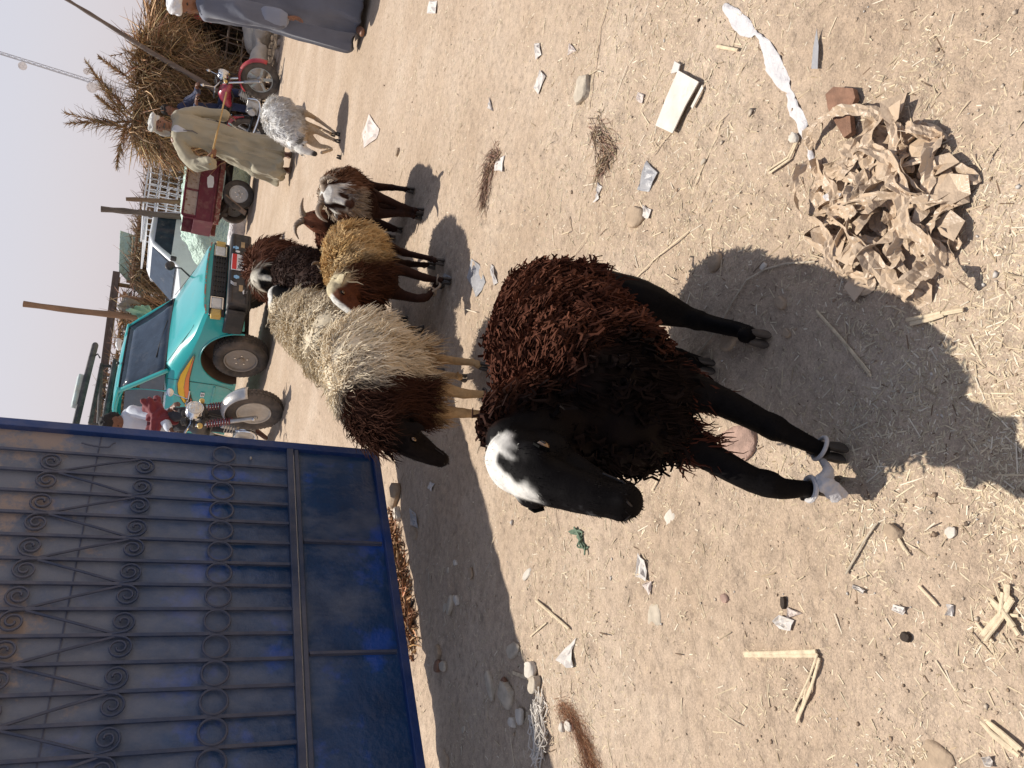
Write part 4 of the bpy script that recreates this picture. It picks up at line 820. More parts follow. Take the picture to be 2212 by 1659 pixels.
# ------------------------------------------------------------ people
M_skin = mat('brown_skin', (.22, .105, .06), .5, attr=True, var=.12, vscale=20, bump=.05, bscale=80, spec=.4)
def cloth(name, c, **k): return mat(name, c, .85, var=k.pop('var', .08), vscale=k.pop('vscale', 5), bump=.12, bscale=90, sheen=.15, **k)
def head_parts(c, fwd, up=(0, 0, 1), s=1.0):
    f = nrm(np.array(fwd, float)); u = nrm(np.array(up, float)-f*(np.array(up, float)@f)); l = np.cross(u, f); c = np.array(c, float); Rm = np.array([f, l, u]); p = lambda a, b, d: c+(f*a+l*b+u*d)*s
    b = [ball(c+u*.02*s, (.094*s, .078*s, .105*s), Rm), ball(p(.02, 0, -.045), (.072*s, .062*s, .080*s), Rm), ball(p(.050, 0, -.085), (.036*s, .040*s, .030*s), Rm), ball(p(.072, 0, .022), (.018*s, .055*s, .014*s), Rm),
         limb([p(.080, 0, .010), p(.098, 0, -.022), p(.085, 0, -.034)], [(.010*s, .010*s), (.016*s, .014*s), (.012*s, .012*s)], 8), ball(p(.082, 0, -.058), (.012*s, .026*s, .010*s), Rm)]
    for k in (-1, 1): b += [ball(p(-.005, .079*k, -.015), (.020*s, .010*s, .034*s), Rm, 10, 8), ball(p(.06, .035*k, -.03), (.024*s, .024*s, .024*s), Rm, 10, 8)]
    return b, p, Rm
def eyes(root, p, Rm, s, c0):
    for k in (-1, 1): mk('eye', ball(p(.075, .032*k, .004), (.012*s, .014*s, .009*s), Rm, 10, 8), mat('eye_dark', (.03, .02, .015), .2), root, world=True)
def hand_parts(w, d, palm, s=1.0, curl=.4, side=1):
    """wrist point, direction of the fingers, palm normal; five fingers"""
    d = nrm(np.array(d, float)); n = nrm(np.array(palm, float)-d*(np.array(palm, float)@d)); a = np.cross(d, n)*side; w = np.array(w, float); P = [limb([w-d*.02*s, w+d*.04*s, w+d*.088*s], [(.022*s, .017*s), (.034*s, .015*s), (.036*s, .013*s)], 10, up=n)]
    for k, (o, L) in enumerate(((.028, .068), (.010, .078), (-.009, .072), (-.026, .056))):
        q = w+d*.082*s+a*o*s; d1 = nrm(d+n*curl*.6); d2 = nrm(d+n*curl*1.8); d3 = nrm(d*.6+n*curl*2.6); P.append(limb([q, q+d1*L*.42*s, q+(d1*.42+d2*.33)*L*s, q+(d1*.42+d2*.33+d3*.25)*L*s], [(.0095*s, .009*s)]*2+[(.0085*s, .008*s), (.007*s, .007*s)], 8, 2))
    q = w+d*.022*s+a*.022*s; P.append(limb([q, q+(d*.4+a*.75+n*.3)*.036*s, q+(d*.85+a*.75+n*.7)*.06*s], [(.013*s, .012*s), (.0105*s, .010*s), (.008*s, .008*s)], 8, 2))
    return P
def robe_mesh(rings, sleeves, seed, voxel=.015, fold=.016, n=30, fl=.26, vs=.075):
    """rings: (centre, rx, ry); one continuous cloth surface with hanging folds"""
    P = [np.array(c, float) for c, _, _ in rings]; V = []; K = len(P)
    for i in range(K):
        for k in range(n):
            a = 2*PI*k/n; t = i/(K-1); g_ = 1+.10*t*math.sin(5*a+seed)+.07*t*math.sin(9*a+seed*2); V.append(P[i]+A(rings[i][1]*math.cos(a)*g_, rings[i][2]*math.sin(a)*g_, 0))
    F = [(i*n+k, i*n+(k+1) % n, (i+1)*n+(k+1) % n, (i+1)*n+k) for i in range(K-1) for k in range(n)]+[tuple(range(n)), tuple(range((K-1)*n, K*n))]
    V, F = blob([(np.array(V), F)]+sleeves, voxel, 3); me = new_mesh('t', V, F); N = np.empty(len(V)*3, dtype=np.float32); me.vertices.foreach_get('normal', N); N = N.reshape(-1, 3); bpy.data.meshes.remove(me)
    top = V[:, 2].max(); bot = V[:, 2].min(); t = (top-V[:, 2])/(top-bot); q = V*A(1, 1, fl); q = q+.03*np.stack([vnoise(V, .3, seed), vnoise(V, .3, seed+1), 0*t], 1)
    a1 = np.abs(vnoise(q, vs, seed+2)); a2 = vnoise(q, vs*.45, seed+3); V = V+N*(fold*(.25+.85*t)*(.6-1.5*a1+.35*a2))[:, None]
    return V, F
def person(label, base, group=None): return thing('person', label, 'person', base, 0, group)
# ---- herder in a long khaki robe with a stick
Yh = 11.2; h0 = lambda dx, dy, dY=0: at(dx, dy, Yh+dY)
PB = person('man in a long khaki robe and pale turban striding with a thin stick', A(2.60, 11.3, 0))
hc = h0(345, 268); fw = A(-.35, -1, -.12); b, p, Rm = head_parts(hc, fw, s=1.06)
ftR, ftL = gr(626, 368)+A(0, 0, .0), A(2.80, 11.45, 0)
hipL, hipR = h0(478, 300, .05), h0(478, 322, 0)
body = b+[limb([hc-A(0, 0, .04), h0(378, 276), h0(392, 278)], [(.055, .055), (.058, .058), (.08, .07)], 12),
    limb([h0(388, 277), h0(420, 283), h0(455, 296), h0(480, 306)], [(.17, .10), (.165, .11), (.14, .10), (.15, .11)], 16, up=(0, 1, 0)),
    limb([h0(378, 252), h0(430, 243, .06), h0(482, 250, .05)], [(.055, .055), (.042, .042), (.028, .026)], 10), limb([h0(378, 302), h0(418, 350, .02), h0(448, 342, -.17)], [(.055, .055), (.045, .042), (.028, .026)], 10),
    limb([hipR, h0(545, 340, .0), ftR+A(0, .06, .10), ftR+A(0, .05, .07)], [(.08, .08), (.05, .05), (.04, .04), (.04, .035)], 12), limb([hipL, h0(545, 328, .05), ftL+A(0, .05, .10), ftL+A(0, .04, .07)], [(.09, .09), (.06, .06), (.04, .04), (.04, .035)], 12)]
for ft in (ftR, ftL): body += [limb([ft+A(.01, .06, .045), ft+A(-.02, -.06, .035), ft+A(-.03, -.15, .025)], [(.036, .036), (.042, .030), (.036, .020)], 10)]
hr = h0(450, 340, -.20); dst = h0(484, 217, -.35)-h0(456, 338, -.24)
body += hand_parts(hr, nrm(h0(462, 330, -.26)-hr), nrm(A(.9, -.1, -.3)), 1.05, curl=1.1, side=-1)+hand_parts(h0(486, 250, .04), nrm(A(-.04, -.05, -1)), A(-1, 0, 0), 1.0, curl=.35)
V, F = blob(body, .0085, 2); col = np.tile(A(.235, .112, .066), (len(V), 1)); dd = np.linalg.norm(V-p(.09, 0, -.045), axis=1); col *= (1-.35*sstep(.05, .02, dd))[:, None]
beard = (np.linalg.norm((V-p(.045, 0, -.085))/A(1, 1, .9), axis=1)+.010*vnoise(V, .02, 3) < .045); col[beard] *= .62
mk('body', (V, F), M_skin, PB, world=True, col=col); eyes(PB, p, Rm, 1.06, hc)
mk('moustache', limb([p(.088, .032, -.050), p(.100, 0, -.042), p(.088, -.032, -.050)], [(.007, .006), (.010, .009), (.007, .006)], 8), mat('grey_hair', (.09, .08, .075), .9), PB, world=True)
for k in (-1, 1): mk('eyebrow', limb([p(.088, .014*k, .024), p(.086, .032*k, .029), p(.072, .052*k, .021)], [(.004, .005)]*3, 6), mat('dark_hair', (.012, .009, .008), .8), PB, world=True)
rg = [(h0(372, 275), .075, .075), (h0(376, 275.5), .15, .10), (h0(384, 276), .205, .125), (h0(405, 281), .20, .14), (h0(435, 288), .195, .145), (h0(470, 300), .21, .155), (h0(510, 316), .235, .17), (h0(555, 334), .27, .20), (h0(606, 350), .30, .24)]
slv = [limb([h0(383, 253), h0(430, 243, .05), h0(486, 250, .05)], [(.088, .08), (.078, .075), (.085, .06)], 14), limb([h0(384, 300), h0(405, 338, .02), h0(424, 354, -.03), h0(446, 352, -.15), h0(456, 352, -.19)], [(.088, .085), (.085, .085), (.095, .09), (.095, .075), (.105, .06)], 14),
       limb([h0(560, 362, -.1), h0(595, 372, -.12)], [(.10, .10), (.14, .11)], 12)]
mk('robe', robe_mesh(rg, slv, 5, fold=.046), cloth('khaki_cloth', (.37, .325, .225)), PB, world=True)
mk('undershirt', tube([h0(374, 275, -.09), h0(382, 278, -.125), h0(392, 280, -.142), h0(404, 283, -.152)], [(.045, .008), (.05, .008), (.03, .008), (.008, .006)], 8, up=(0, 1, 0)), cloth('undershirt_cloth', (.55, .55, .55)), PB, world=True)
mk('collar_slit', tube([h0(396, 281, -.155), h0(416, 283, -.160), h0(427, 289, -.165)], [.006, .008, .004], 6), mat('grey_pen', (.10, .09, .09), .7), PB, world=True)
def turban(root, c, Rm, s, m, seed, tail=None, n=6):
    f, l, u = Rm; P = [ball(c+u*.055*s-f*.01*s, (.088*s, .082*s, .070*s), Rm)]; r = np.random.default_rng(seed)
    for k in range(n):
        ax = nrm(u+f*r.uniform(-.35, .15)+l*r.uniform(-.4, .4)); P.append(torus(c+u*(.055+.010*r.uniform(-1, 2.5))*s-f*.012*s, ax, (.090-.004*k)*s, (.021+.004*r.uniform())*s, 24, 8))
    if tail is not None: P.append(limb(tail, [(.045*s, .02*s), (.06*s, .018*s), (.04*s, .012*s)], 10))
    V, F = blob(P, .0065*s, 2); n_ = nrm(V-c); V = V+n_*(.006*s*vnoise(V@np.array([[1, .4, .8], [-.3, 1, .3], [.1, 0, 2.2]]), .035*s, seed))[:, None]
    return mk('turban', (V, F), m, root, world=True)
turban(PB, hc, Rm, 1.12, cloth('turban_cloth', (.55, .535, .49)), 4, tail=[p(-.06, -.075, .04), p(-.07, -.10, -.05), p(-.06, -.10, -.13)])
st0 = h0(457, 338, -.245); sd_ = nrm(dst); stk = mk('stick', join(limb([st0-sd_*.10, st0, st0+sd_*.35, st0+sd_*.84], [(.0115, .0115), (.012, .012), (.011, .011), (.008, .008)], 8), ball(st0+sd_*.30, .0135, nu=8, nv=6), ball(st0+sd_*.58, .0125, nu=8, nv=6)), mat('cane', (.52, .33, .12), .6, var=.2, bump=.05)); 
V = np.array([v.co[:] for v in stk.data.vertices]); l_ = st0.copy(); stk.data.vertices.foreach_set('co', (V-l_).astype(np.float32).ravel()); stk.location = l_; tag(stk, 'thin yellow cane held across the body by the man in the khaki robe', 'stick')
mk('sandal', limb([ftR+A(.01, .09, .012), ftR+A(-.03, -.17, .012)], [(.045, .012), (.05, .012)], 10, up=(0, 0, 1)), mat('leather', (.20, .12, .07), .7), PB, world=True)
mk('sandal', limb([ftL+A(.01, .09, .012), ftL+A(-.03, -.17, .012)], [(.045, .012), (.05, .012)], 10, up=(0, 0, 1)), MATS['leather'], PB, world=True)
# ---- man in a slate robe walking by, cut by the right edge of the picture
Yw = 7.3; w0 = lambda dx, dy, dY=0: at(dx, dy, Yw+dY)
PW = person('man in a grey-blue robe and white turban walking past the pale sacks', A(3.30, 7.35, 0))
hc = w0(400, 4); b, p, Rm = head_parts(hc, A(-.75, -.55, -.28), s=1.06)
body = b+[limb([hc-A(0, 0, .04), w0(432, -2)], [(.055, .055), (.065, .065)], 12), limb([w0(450, -5), w0(520, -2), w0(590, 0)], [(.17, .11), (.15, .11), (.15, .12)], 14, up=(0, 1, 0)),
    limb([w0(450, 15, -.12), w0(540, 28, -.20), w0(612, 42, -.20)], [(.055, .055), (.042, .042), (.028, .026)], 10), limb([w0(450, -50, .1), w0(540, -60, .1), w0(615, -60, .0)], [(.055, .055), (.042, .042), (.028, .026)], 10),
    limb([w0(590, 20), A(3.08, 7.3, .5), A(3.02, 7.2, .09)], [(.09, .09), (.06, .06), (.04, .04)], 12), limb([w0(590, -20), A(3.35, 7.5, .5), A(3.6, 7.6, .09)], [(.09, .09), (.06, .06), (.04, .04)], 12),
    limb([A(3.03, 7.18, .04), A(2.94, 7.02, .03)], [(.038, .036), (.04, .024)], 10), limb([A(3.62, 7.62, .04), A(3.47, 7.52, .03)], [(.038, .036), (.04, .024)], 10)]
body += hand_parts(w0(612, 40, -.22), nrm(w0(640, 38, -.24)-w0(612, 40, -.22)), A(-.9, .1, .2), 1.12, curl=.45, side=-1)
V, F = blob(body, .010, 2); mk('body', (V, F), M_skin, PW, world=True, col=np.tile(A(.25, .115, .062), (len(V), 1))); eyes(PW, p, Rm, 1.06, hc)
rg = [(w0(432, -2), .08, .08), (w0(437, -4), .15, .11), (w0(448, -5), .205, .135), (w0(480, -4), .21, .16), (w0(530, -2), .225, .18), (w0(590, 2), .25, .21), (w0(660, 8), .31, .26), (w0(770, 14), .41, .30)]
slv = [limb([w0(446, 12, -.10), w0(530, 27, -.19), w0(600, 40, -.21)], [(.095, .085), (.10, .085), (.105, .07)], 14), limb([w0(446, -45, .1), w0(540, -60, .1), w0(600, -60, .0)], [(.085, .085), (.09, .085), (.10, .07)], 14)]
mk('robe', robe_mesh(rg, slv, 17, fold=.046, fl=.16, vs=.10), cloth('slate_cloth', (.135, .145, .180), var=.10), PW, world=True)
mk('cuff', limb([w0(572, 35, -.205), w0(590, 38, -.21), w0(606, 41, -.215)], [(.106, .078), (.109, .078), (.107, .074)], 16, 3), cloth('slate_cuff', (.24, .265, .33)), PW, world=True)
turban(PW, hc, Rm, 1.10, cloth('white_turban', (.70, .70, .70)), 9, n=5)
# ---- seated man in navy on the red motorcycle
def seated(label, hp, sh, hipp, knee, foot, hands, shirt, trousers, hair=True, s=1.0, fwd=(0, -1, -.2), elbow=None, hat=None, seed=3):
    root = person(label, A(hipp[0], hipp[1], 0)); b, p, Rm = head_parts(hp, fwd, s=s); f, l, u = Rm; sh = np.array(sh); hipp = np.array(hipp); body = b+[limb([np.array(hp)-u*.05, sh], [(.05, .05), (.065, .06)], 10), limb([sh-A(0, 0, .05), (sh+hipp)/2, hipp], [(.16, .10), (.15, .11), (.14, .12)], 14, up=(0, 1, 0))]; sl = [limb([sh-A(0, 0, .03), (sh+hipp)/2, hipp], [(.175, .115), (.168, .125), (.16, .135)], 16, up=(0, 1, 0))]; tr = [limb([hipp+A(0, 0, .05), hipp-A(0, 0, .05)], [(.16, .13), (.15, .13)], 12, up=(0, 1, 0))]
    for k, hnd in zip((-1, 1), hands):
        s0 = sh+l*.17*k-u*.05; hnd = np.array(hnd); el = (s0+hnd)/2+A(0, 0, -.10)+l*.06*k; body += [limb([s0, el, hnd], [(.05, .05), (.04, .04), (.026, .025)], 10)]+hand_parts(hnd, nrm(hnd-el), A(0, 0, -1), 1.0*s, curl=.9, side=k); sl.append(limb([s0, el, el*.35+hnd*.65], [(.070, .068), (.058, .058), (.048, .046)], 12))
    for k in (-1, 1):
        h1 = hipp+l*.09*k; kn = np.array(knee)+l*.12*k; ft = np.array(foot)+l*.16*k; body += [limb([h1, kn, ft+A(0, 0, .06)], [(.085, .085), (.06, .06), (.04, .04)], 12), limb([ft+A(0, 0, .045), ft+f*.14+A(0, 0, .0)], [(.04, .035), (.04, .025)], 10)]; tr.append(limb([h1, kn, ft+A(0, 0, .12)], [(.10, .10), (.078, .078), (.062, .062)], 12))
    V, F = blob(body, .012, 2); mk('body', (V, F), M_skin, root, world=True, col=np.tile(A(.17, .08, .05), (len(V), 1)))
    for nm, q, m in (('shirt', sl, shirt), ('trousers', tr, trousers)):
        V, F = blob(q, .017, 2); V = V+nrm(V-V.mean(0))*(.012*vnoise(V, .07, seed))[:, None]; mk(nm, (V, F), m, root, world=True)
    if hair: V, F = blob([ball(np.array(hp)+u*.058*s-f*.022*s, (.104*s, .094*s, .092*s), Rm), ball(np.array(hp)-f*.052*s+u*.0*s, (.072*s, .090*s, .10*s), Rm)], .008, 1); V = V+nrm(V-hp)*(.008*vnoise(V, .02, 2))[:, None]; mk('hair', (V, F), MATS['dark_hair'], root, world=True)
    eyes(root, p, Rm, s, hp); return root, p, Rm
navy = cloth('navy_cloth', (.02, .028, .075))
n0 = lambda dx, dy, Y: at(dx, dy, Y)
seated('man in navy clothes with dark hair sitting astride the red motorcycle', n0(366, 238, 15.55), n0(392, 240, 15.6), n0(478, 243, 15.75), n0(492, 216, 15.35), A(4.55, 15.3, .12), [n0(424, 214, 14.95), n0(424, 186, 14.85)], navy, navy, seed=4)
wh = cloth('white_shirt', (.62, .65, .70)); dk = cloth('dark_trousers', (.03, .03, .035))
RD, p, Rm = seated('man in a white shirt holding a maroon shawl, on the motorcycle by the gate', n0(246, 912, 9.75), n0(275, 908, 9.80), n0(372, 915, 9.85), n0(392, 905, 9.45), A(-.86, 9.6, .14), [n0(372, 880, 9.35), n0(372, 935, 9.3)], wh, dk, seed=8, fwd=(-.7, -.5, -.75))
c0 = n0(345, 903, 9.55); r = np.random.default_rng(5); P = [limb([c0+A(-.22, -.02, .10)+.05*r.normal(size=3), c0+A(-.02, -.10, .03)+.05*r.normal(size=3), c0+A(.20, .0, .14)+.05*r.normal(size=3)], [(.05, .05), (.065, .055), (.04, .04)], 10) for _ in range(5)]+[limb([c0+A(.0, -.08, .10), c0+A(.04, -.13, -.05), c0+A(-.02, -.12, -.16)], [(.06, .04), (.08, .035), (.05, .03)], 10), ball(c0+A(.10, .02, .10), (.10, .08, .10))]
V, F = blob(P, .010, 2); V = V+nrm(V-c0)*(.022*vnoise(V@np.array([[1, .5, 0], [0, 1, .3], [.3, 0, 1.6]]), .06, 8))[:, None]; mk('shawl', (V, F), cloth('maroon_shawl', (.17, .022, .028), second=(.035, .012, .014), sscale=9, sthr=.6), RD, world=True)
# ---- two people beyond the pickup
for hd, lab, tm in (((281, 716, 17.5), 'dark-haired person seen over the turquoise pickup windscreen', None), ((266, 745, 17.2), 'person in white with a pale head wrap seen over the turquoise pickup', 1)):
    q = person(lab, A(*at(*hd)[:2], 0)); c0 = at(*hd); b, p, Rm = head_parts(c0, A(-.3, -1, -.2))
    V, F = blob(b+[limb([c0-A(0, 0, .05), c0-A(0, 0, .2)], [(.05, .05), (.07, .06)], 8), limb([c0-A(0, 0, .22), c0-A(0, 0, .75)], [(.19, .11), (.17, .13)], 12, up=(0, 1, 0)), limb([c0-A(.09, 0, .75), A(c0[0]-.1, c0[1], .05)], [(.09, .09), (.05, .05)], 8), limb([c0-A(-.09, 0, .75), A(c0[0]+.1, c0[1], .05)], [(.09, .09), (.05, .05)], 8)], .014, 1); mk('body', (V, F), M_skin, q, world=True, col=np.tile(A(.16, .075, .045), (len(V), 1)))
    mk('robe', robe_mesh([(c0-A(0, 0, .16), .08, .08), (c0-A(0, 0, .22), .21, .12), (c0-A(0, 0, .6), .2, .14), (A(c0[0], c0[1], .15), .3, .22)], [limb([c0-A(.18, 0, .26), c0-A(.27, .05, .7)], [(.08, .08), (.08, .06)], 10), limb([c0-A(-.18, 0, .26), c0-A(-.27, .05, .7)], [(.08, .08), (.08, .06)], 10)], 6, voxel=.025), cloth('white_robe', (.6, .6, .6)) if tm else cloth('brown_robe', (.20, .15, .12)), q, world=True)
    if tm: turban(q, c0, Rm, 1.1, MATS['white_turban'], 3)
    else: mk('hair', ball(c0+A(0, .02, .05), (.098, .10, .085)), MATS['dark_hair'], q, world=True)
# ---- sacks and rocks by the shelter, coloured cloth inside
M_sack = mat('woven_sack', (.52, .46, .38), .85, var=.12, bump=.3, bscale=30)
def sack(loc, s, rz, label, seed):
    V, F = blob([limb([(-.42*s, 0, .16*s), (0, 0, .20*s), (.40*s, 0, .17*s)], [(.17*s, .14*s), (.24*s, .19*s), (.17*s, .14*s)], 16), limb([(.42*s, 0, .18*s), (.60*s, .02, .24*s)], [(.08*s, .06*s), (.10*s, .05*s)], 10)], .02, 2); V = V+nrm(V-V.mean(0))*(.030*s*fbm(V*A(1, 1, 1.5), .16, 3, seed))[:, None]; V[:, 2] -= V[:, 2].min()
    o = mk('sack', (V, F), M_sack); o.location = loc; o.rotation_euler = (0, 0, rz); return tag(o, label, 'sack', 'sacks dumped beside the red motorcycle')
sack((5.15, 15.4, .16), 1.0, R(8), 'pale full sack lying just behind the front wheel of the red motorcycle', 3); sack((6.05, 15.7, .14), .95, R(150), 'rumpled sack with an open neck to the right of the full sack', 6); sack((6.2, 16.2, .25), 1.05, R(20), 'sack lying furthest back against the shelter sticks', 9)
M_stone = mat('field_stone', (.36, .27, .20), .9, var=.25, bump=.3, bscale=14)
def stone(loc, s, seed, m, label, cat='stone', group=None, name='stone', rz=0, parent=None, n=14):
    V, F = ball((0, 0, 0), 1, nu=n, nv=max(6, n*2//3)); V = np.sign(V)*np.abs(V)**.92; V = V*(1+.46*fbm(V+seed*3.1, .8, 3, seed))[:, None]; V = np.sign(V)*np.abs(V)**.85*np.array(s)
    V[:, 2] = np.clip(V[:, 2], -s[2]*.45, s[2]*.72); o = mk(name, (V, F), m, parent, autos=50); o.location = (loc[0], loc[1], loc[2]+s[2]*.18); o.rotation_euler = (0, 0, rz)
    if label: tag(o, label, cat, group)
    return o
for k in range(9): stone((4.95+.20*k+.05*math.sin(k*4), 15.25+.12*math.sin(k*2.3), 0), (.09+.03*math.sin(k), .08, .07+.02*math.cos(k*2)), k, M_stone, ['brown stone under the left end of the full sack','small tan stone second under the full sack','third stone under the full sack, a flat one','round stone under the middle of the full sack','stone under the right end of the full sack','stone between the full sack and the rumpled sack','stone under the left end of the rumpled sack','stone under the middle of the rumpled sack','stone at the open neck of the rumpled sack'][k], group='stones under the sacks')
cloth_patch('hanging_cloth', [(6.6, 17.6, 1.2), (7.1, 17.6, 1.2), (7.1, 17.65, 1.7), (6.6, 17.6, 1.7)], 10, 10, .03, mat('pink_cloth', (.50, .10, .11), .8, second=(.45, .5, .5), sscale=6, sthr=.52), 'pink and white cloth hanging in the dark reed shelter', 'cloth', 70)
# ------------------------------------------------------------ sheep
M_fl = mat('fleece', (.3, .2, .1), .8, attr=True, var=.12, vscale=30, bump=0, sheen=0, spec=.04)
M_hide = mat('short_hair', (.3, .2, .1), .62, attr=True, var=.22, vscale=45, bump=.12, bscale=170, spec=.05)
M_horn = mat('horn', (.21, .15, .10), .55, var=.25, vscale=12, bump=.2, bscale=40)
M_eye = mat('sheep_eye', (.22, .12, .045), .08, var=0, bump=0, coat=1.); M_pup = mat('pupil', (.005, .005, .005), .1, var=0, bump=0)
M_hoof = mat('hoof', (.045, .034, .026), .6, dust=.15, bump=.1)
def sample_surf(V, F, N, dens, seed):
    r = np.random.default_rng(seed); F = np.asarray(F); a, b, c, d = (V[F[:, i]] for i in range(4)); n = np.cross(c-a, d-b); ar = np.linalg.norm(n, axis=1)/2; n = n/(2*ar[:, None]+1e-12); cen = (a+b+c+d)/4
    w = ar*dens(cen); w = w/w.sum(); i = r.choice(len(F), N, p=w); u, v = r.uniform(0, 1, (2, N, 1)); P = (a[i]*(1-u)+b[i]*u)*(1-v)+(d[i]*(1-u)+c[i]*u)*v; return P, n[i]
def locks(P, N_, L, w, wave, curl, flow, col, seed, K=6, lift=.6, droop=.35, clump=.04, cj=.14, tip=1.25, sides=3, tap=.82, pull=.6, cell=.04):
    """curly tapering locks grown from surface points"""
    r = np.random.default_rng(seed); n = len(P); nz = np.stack([vnoise(P, clump, seed+k) for k in (1, 2, 3)], 1); fl = flow(P) if callable(flow) else np.tile(A(*flow), (n, 1)); fl = fl-(fl*N_).sum(1, keepdims=True)*N_; 
    d = nrm(N_*lift+fl+nz*.75+r.normal(size=(n, 3))*.16); s = nrm(np.cross(d, N_+r.normal(size=(n, 3))*.4)); u = np.cross(s, d); L = L*(1+.35*vnoise(P, clump*1.3, seed+8))*r.uniform(.7, 1.3, n)
    t = np.linspace(0, 1, K+1); C = P[:, None]-N_[:, None]*.004+d[:, None]*(L[:, None]*t)[..., None]; C = C+(N_*0+A(0, 0, -1))[:, None]*(L[:, None]*droop*t**2)[..., None]
    if pull:
        ci = np.floor(P/cell+.45*nz).astype(np.int64); _, inv = np.unique(ci[:, 0]*1000003+ci[:, 1]*1009+ci[:, 2], return_inverse=True); cnt = np.bincount(inv); cen = np.stack([np.bincount(inv, P[:, k])/cnt for k in range(3)], 1)[inv]; C = C+((cen-P)*pull)[:, None]*(t**1.3)[None, :, None]; hc_ = (((inv*7919) % 101)/101.-.5)
    else: hc_ = np.zeros(n)
    ph = r.uniform(0, 2*PI, (n, 1)); am = wave*r.uniform(.6, 1.4, (n, 1))*np.sqrt(t)[None]; C = C+s[:, None]*(am*np.sin(2*PI*curl*t[None]+ph))[..., None]+u[:, None]*(am*np.cos(2*PI*curl*t[None]+ph))[..., None]
    rad = (w*r.uniform(.7, 1.3, n))[:, None]*(1-tap*t**1.6)[None]; V = np.empty((n, K+1, sides, 3))
    for k in range(sides): a = 2*PI*k/sides; V[:, :, k] = C+(s*math.cos(a))[:, None]*rad[..., None]+(u*math.sin(a))[:, None]*rad[..., None]
    base = (np.arange(n)*(K+1)*sides)[:, None, None]; i = (np.arange(K)*sides)[None, :, None]; k = np.arange(sides-1 if K > 2 else 1)[None, None]; F = np.stack([base+i+k, base+i+(k+1) % sides, base+i+sides+(k+1) % sides, base+i+sides+k], -1).reshape(-1, 4)
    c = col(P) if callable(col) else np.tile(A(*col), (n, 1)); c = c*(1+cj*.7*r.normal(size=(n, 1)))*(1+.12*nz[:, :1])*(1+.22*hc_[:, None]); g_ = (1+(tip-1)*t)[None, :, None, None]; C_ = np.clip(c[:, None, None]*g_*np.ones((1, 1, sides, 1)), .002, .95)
    return V.reshape(-1, 3), F, C_.reshape(-1, 3)
def seg(P, a, b, ra, rb):
    """signed-ish distance to a tapered segment (<0 inside)"""
    a, b = np.array(a), np.array(b); d = b-a; t = np.clip(((P-a)@d)/(d@d), 0, 1); return np.linalg.norm(P-a-t[:, None]*d, axis=1)-(ra*(1-t)+rb*t)
from mathutils import kdtree
def kd_dist(parts, eps):
    V = np.concatenate([q[0] for q in parts]); t = kdtree.KDTree(len(V)); [t.insert(v, i) for i, v in enumerate(V)]; t.balance(); c = {}
    def f(P):
        k = (len(P), float(P[0, 0]), float(P[-1, 1]))
        if k not in c: c[k] = np.array([t.find(p_)[2] for p_ in P])-eps
        return c[k]
    return f
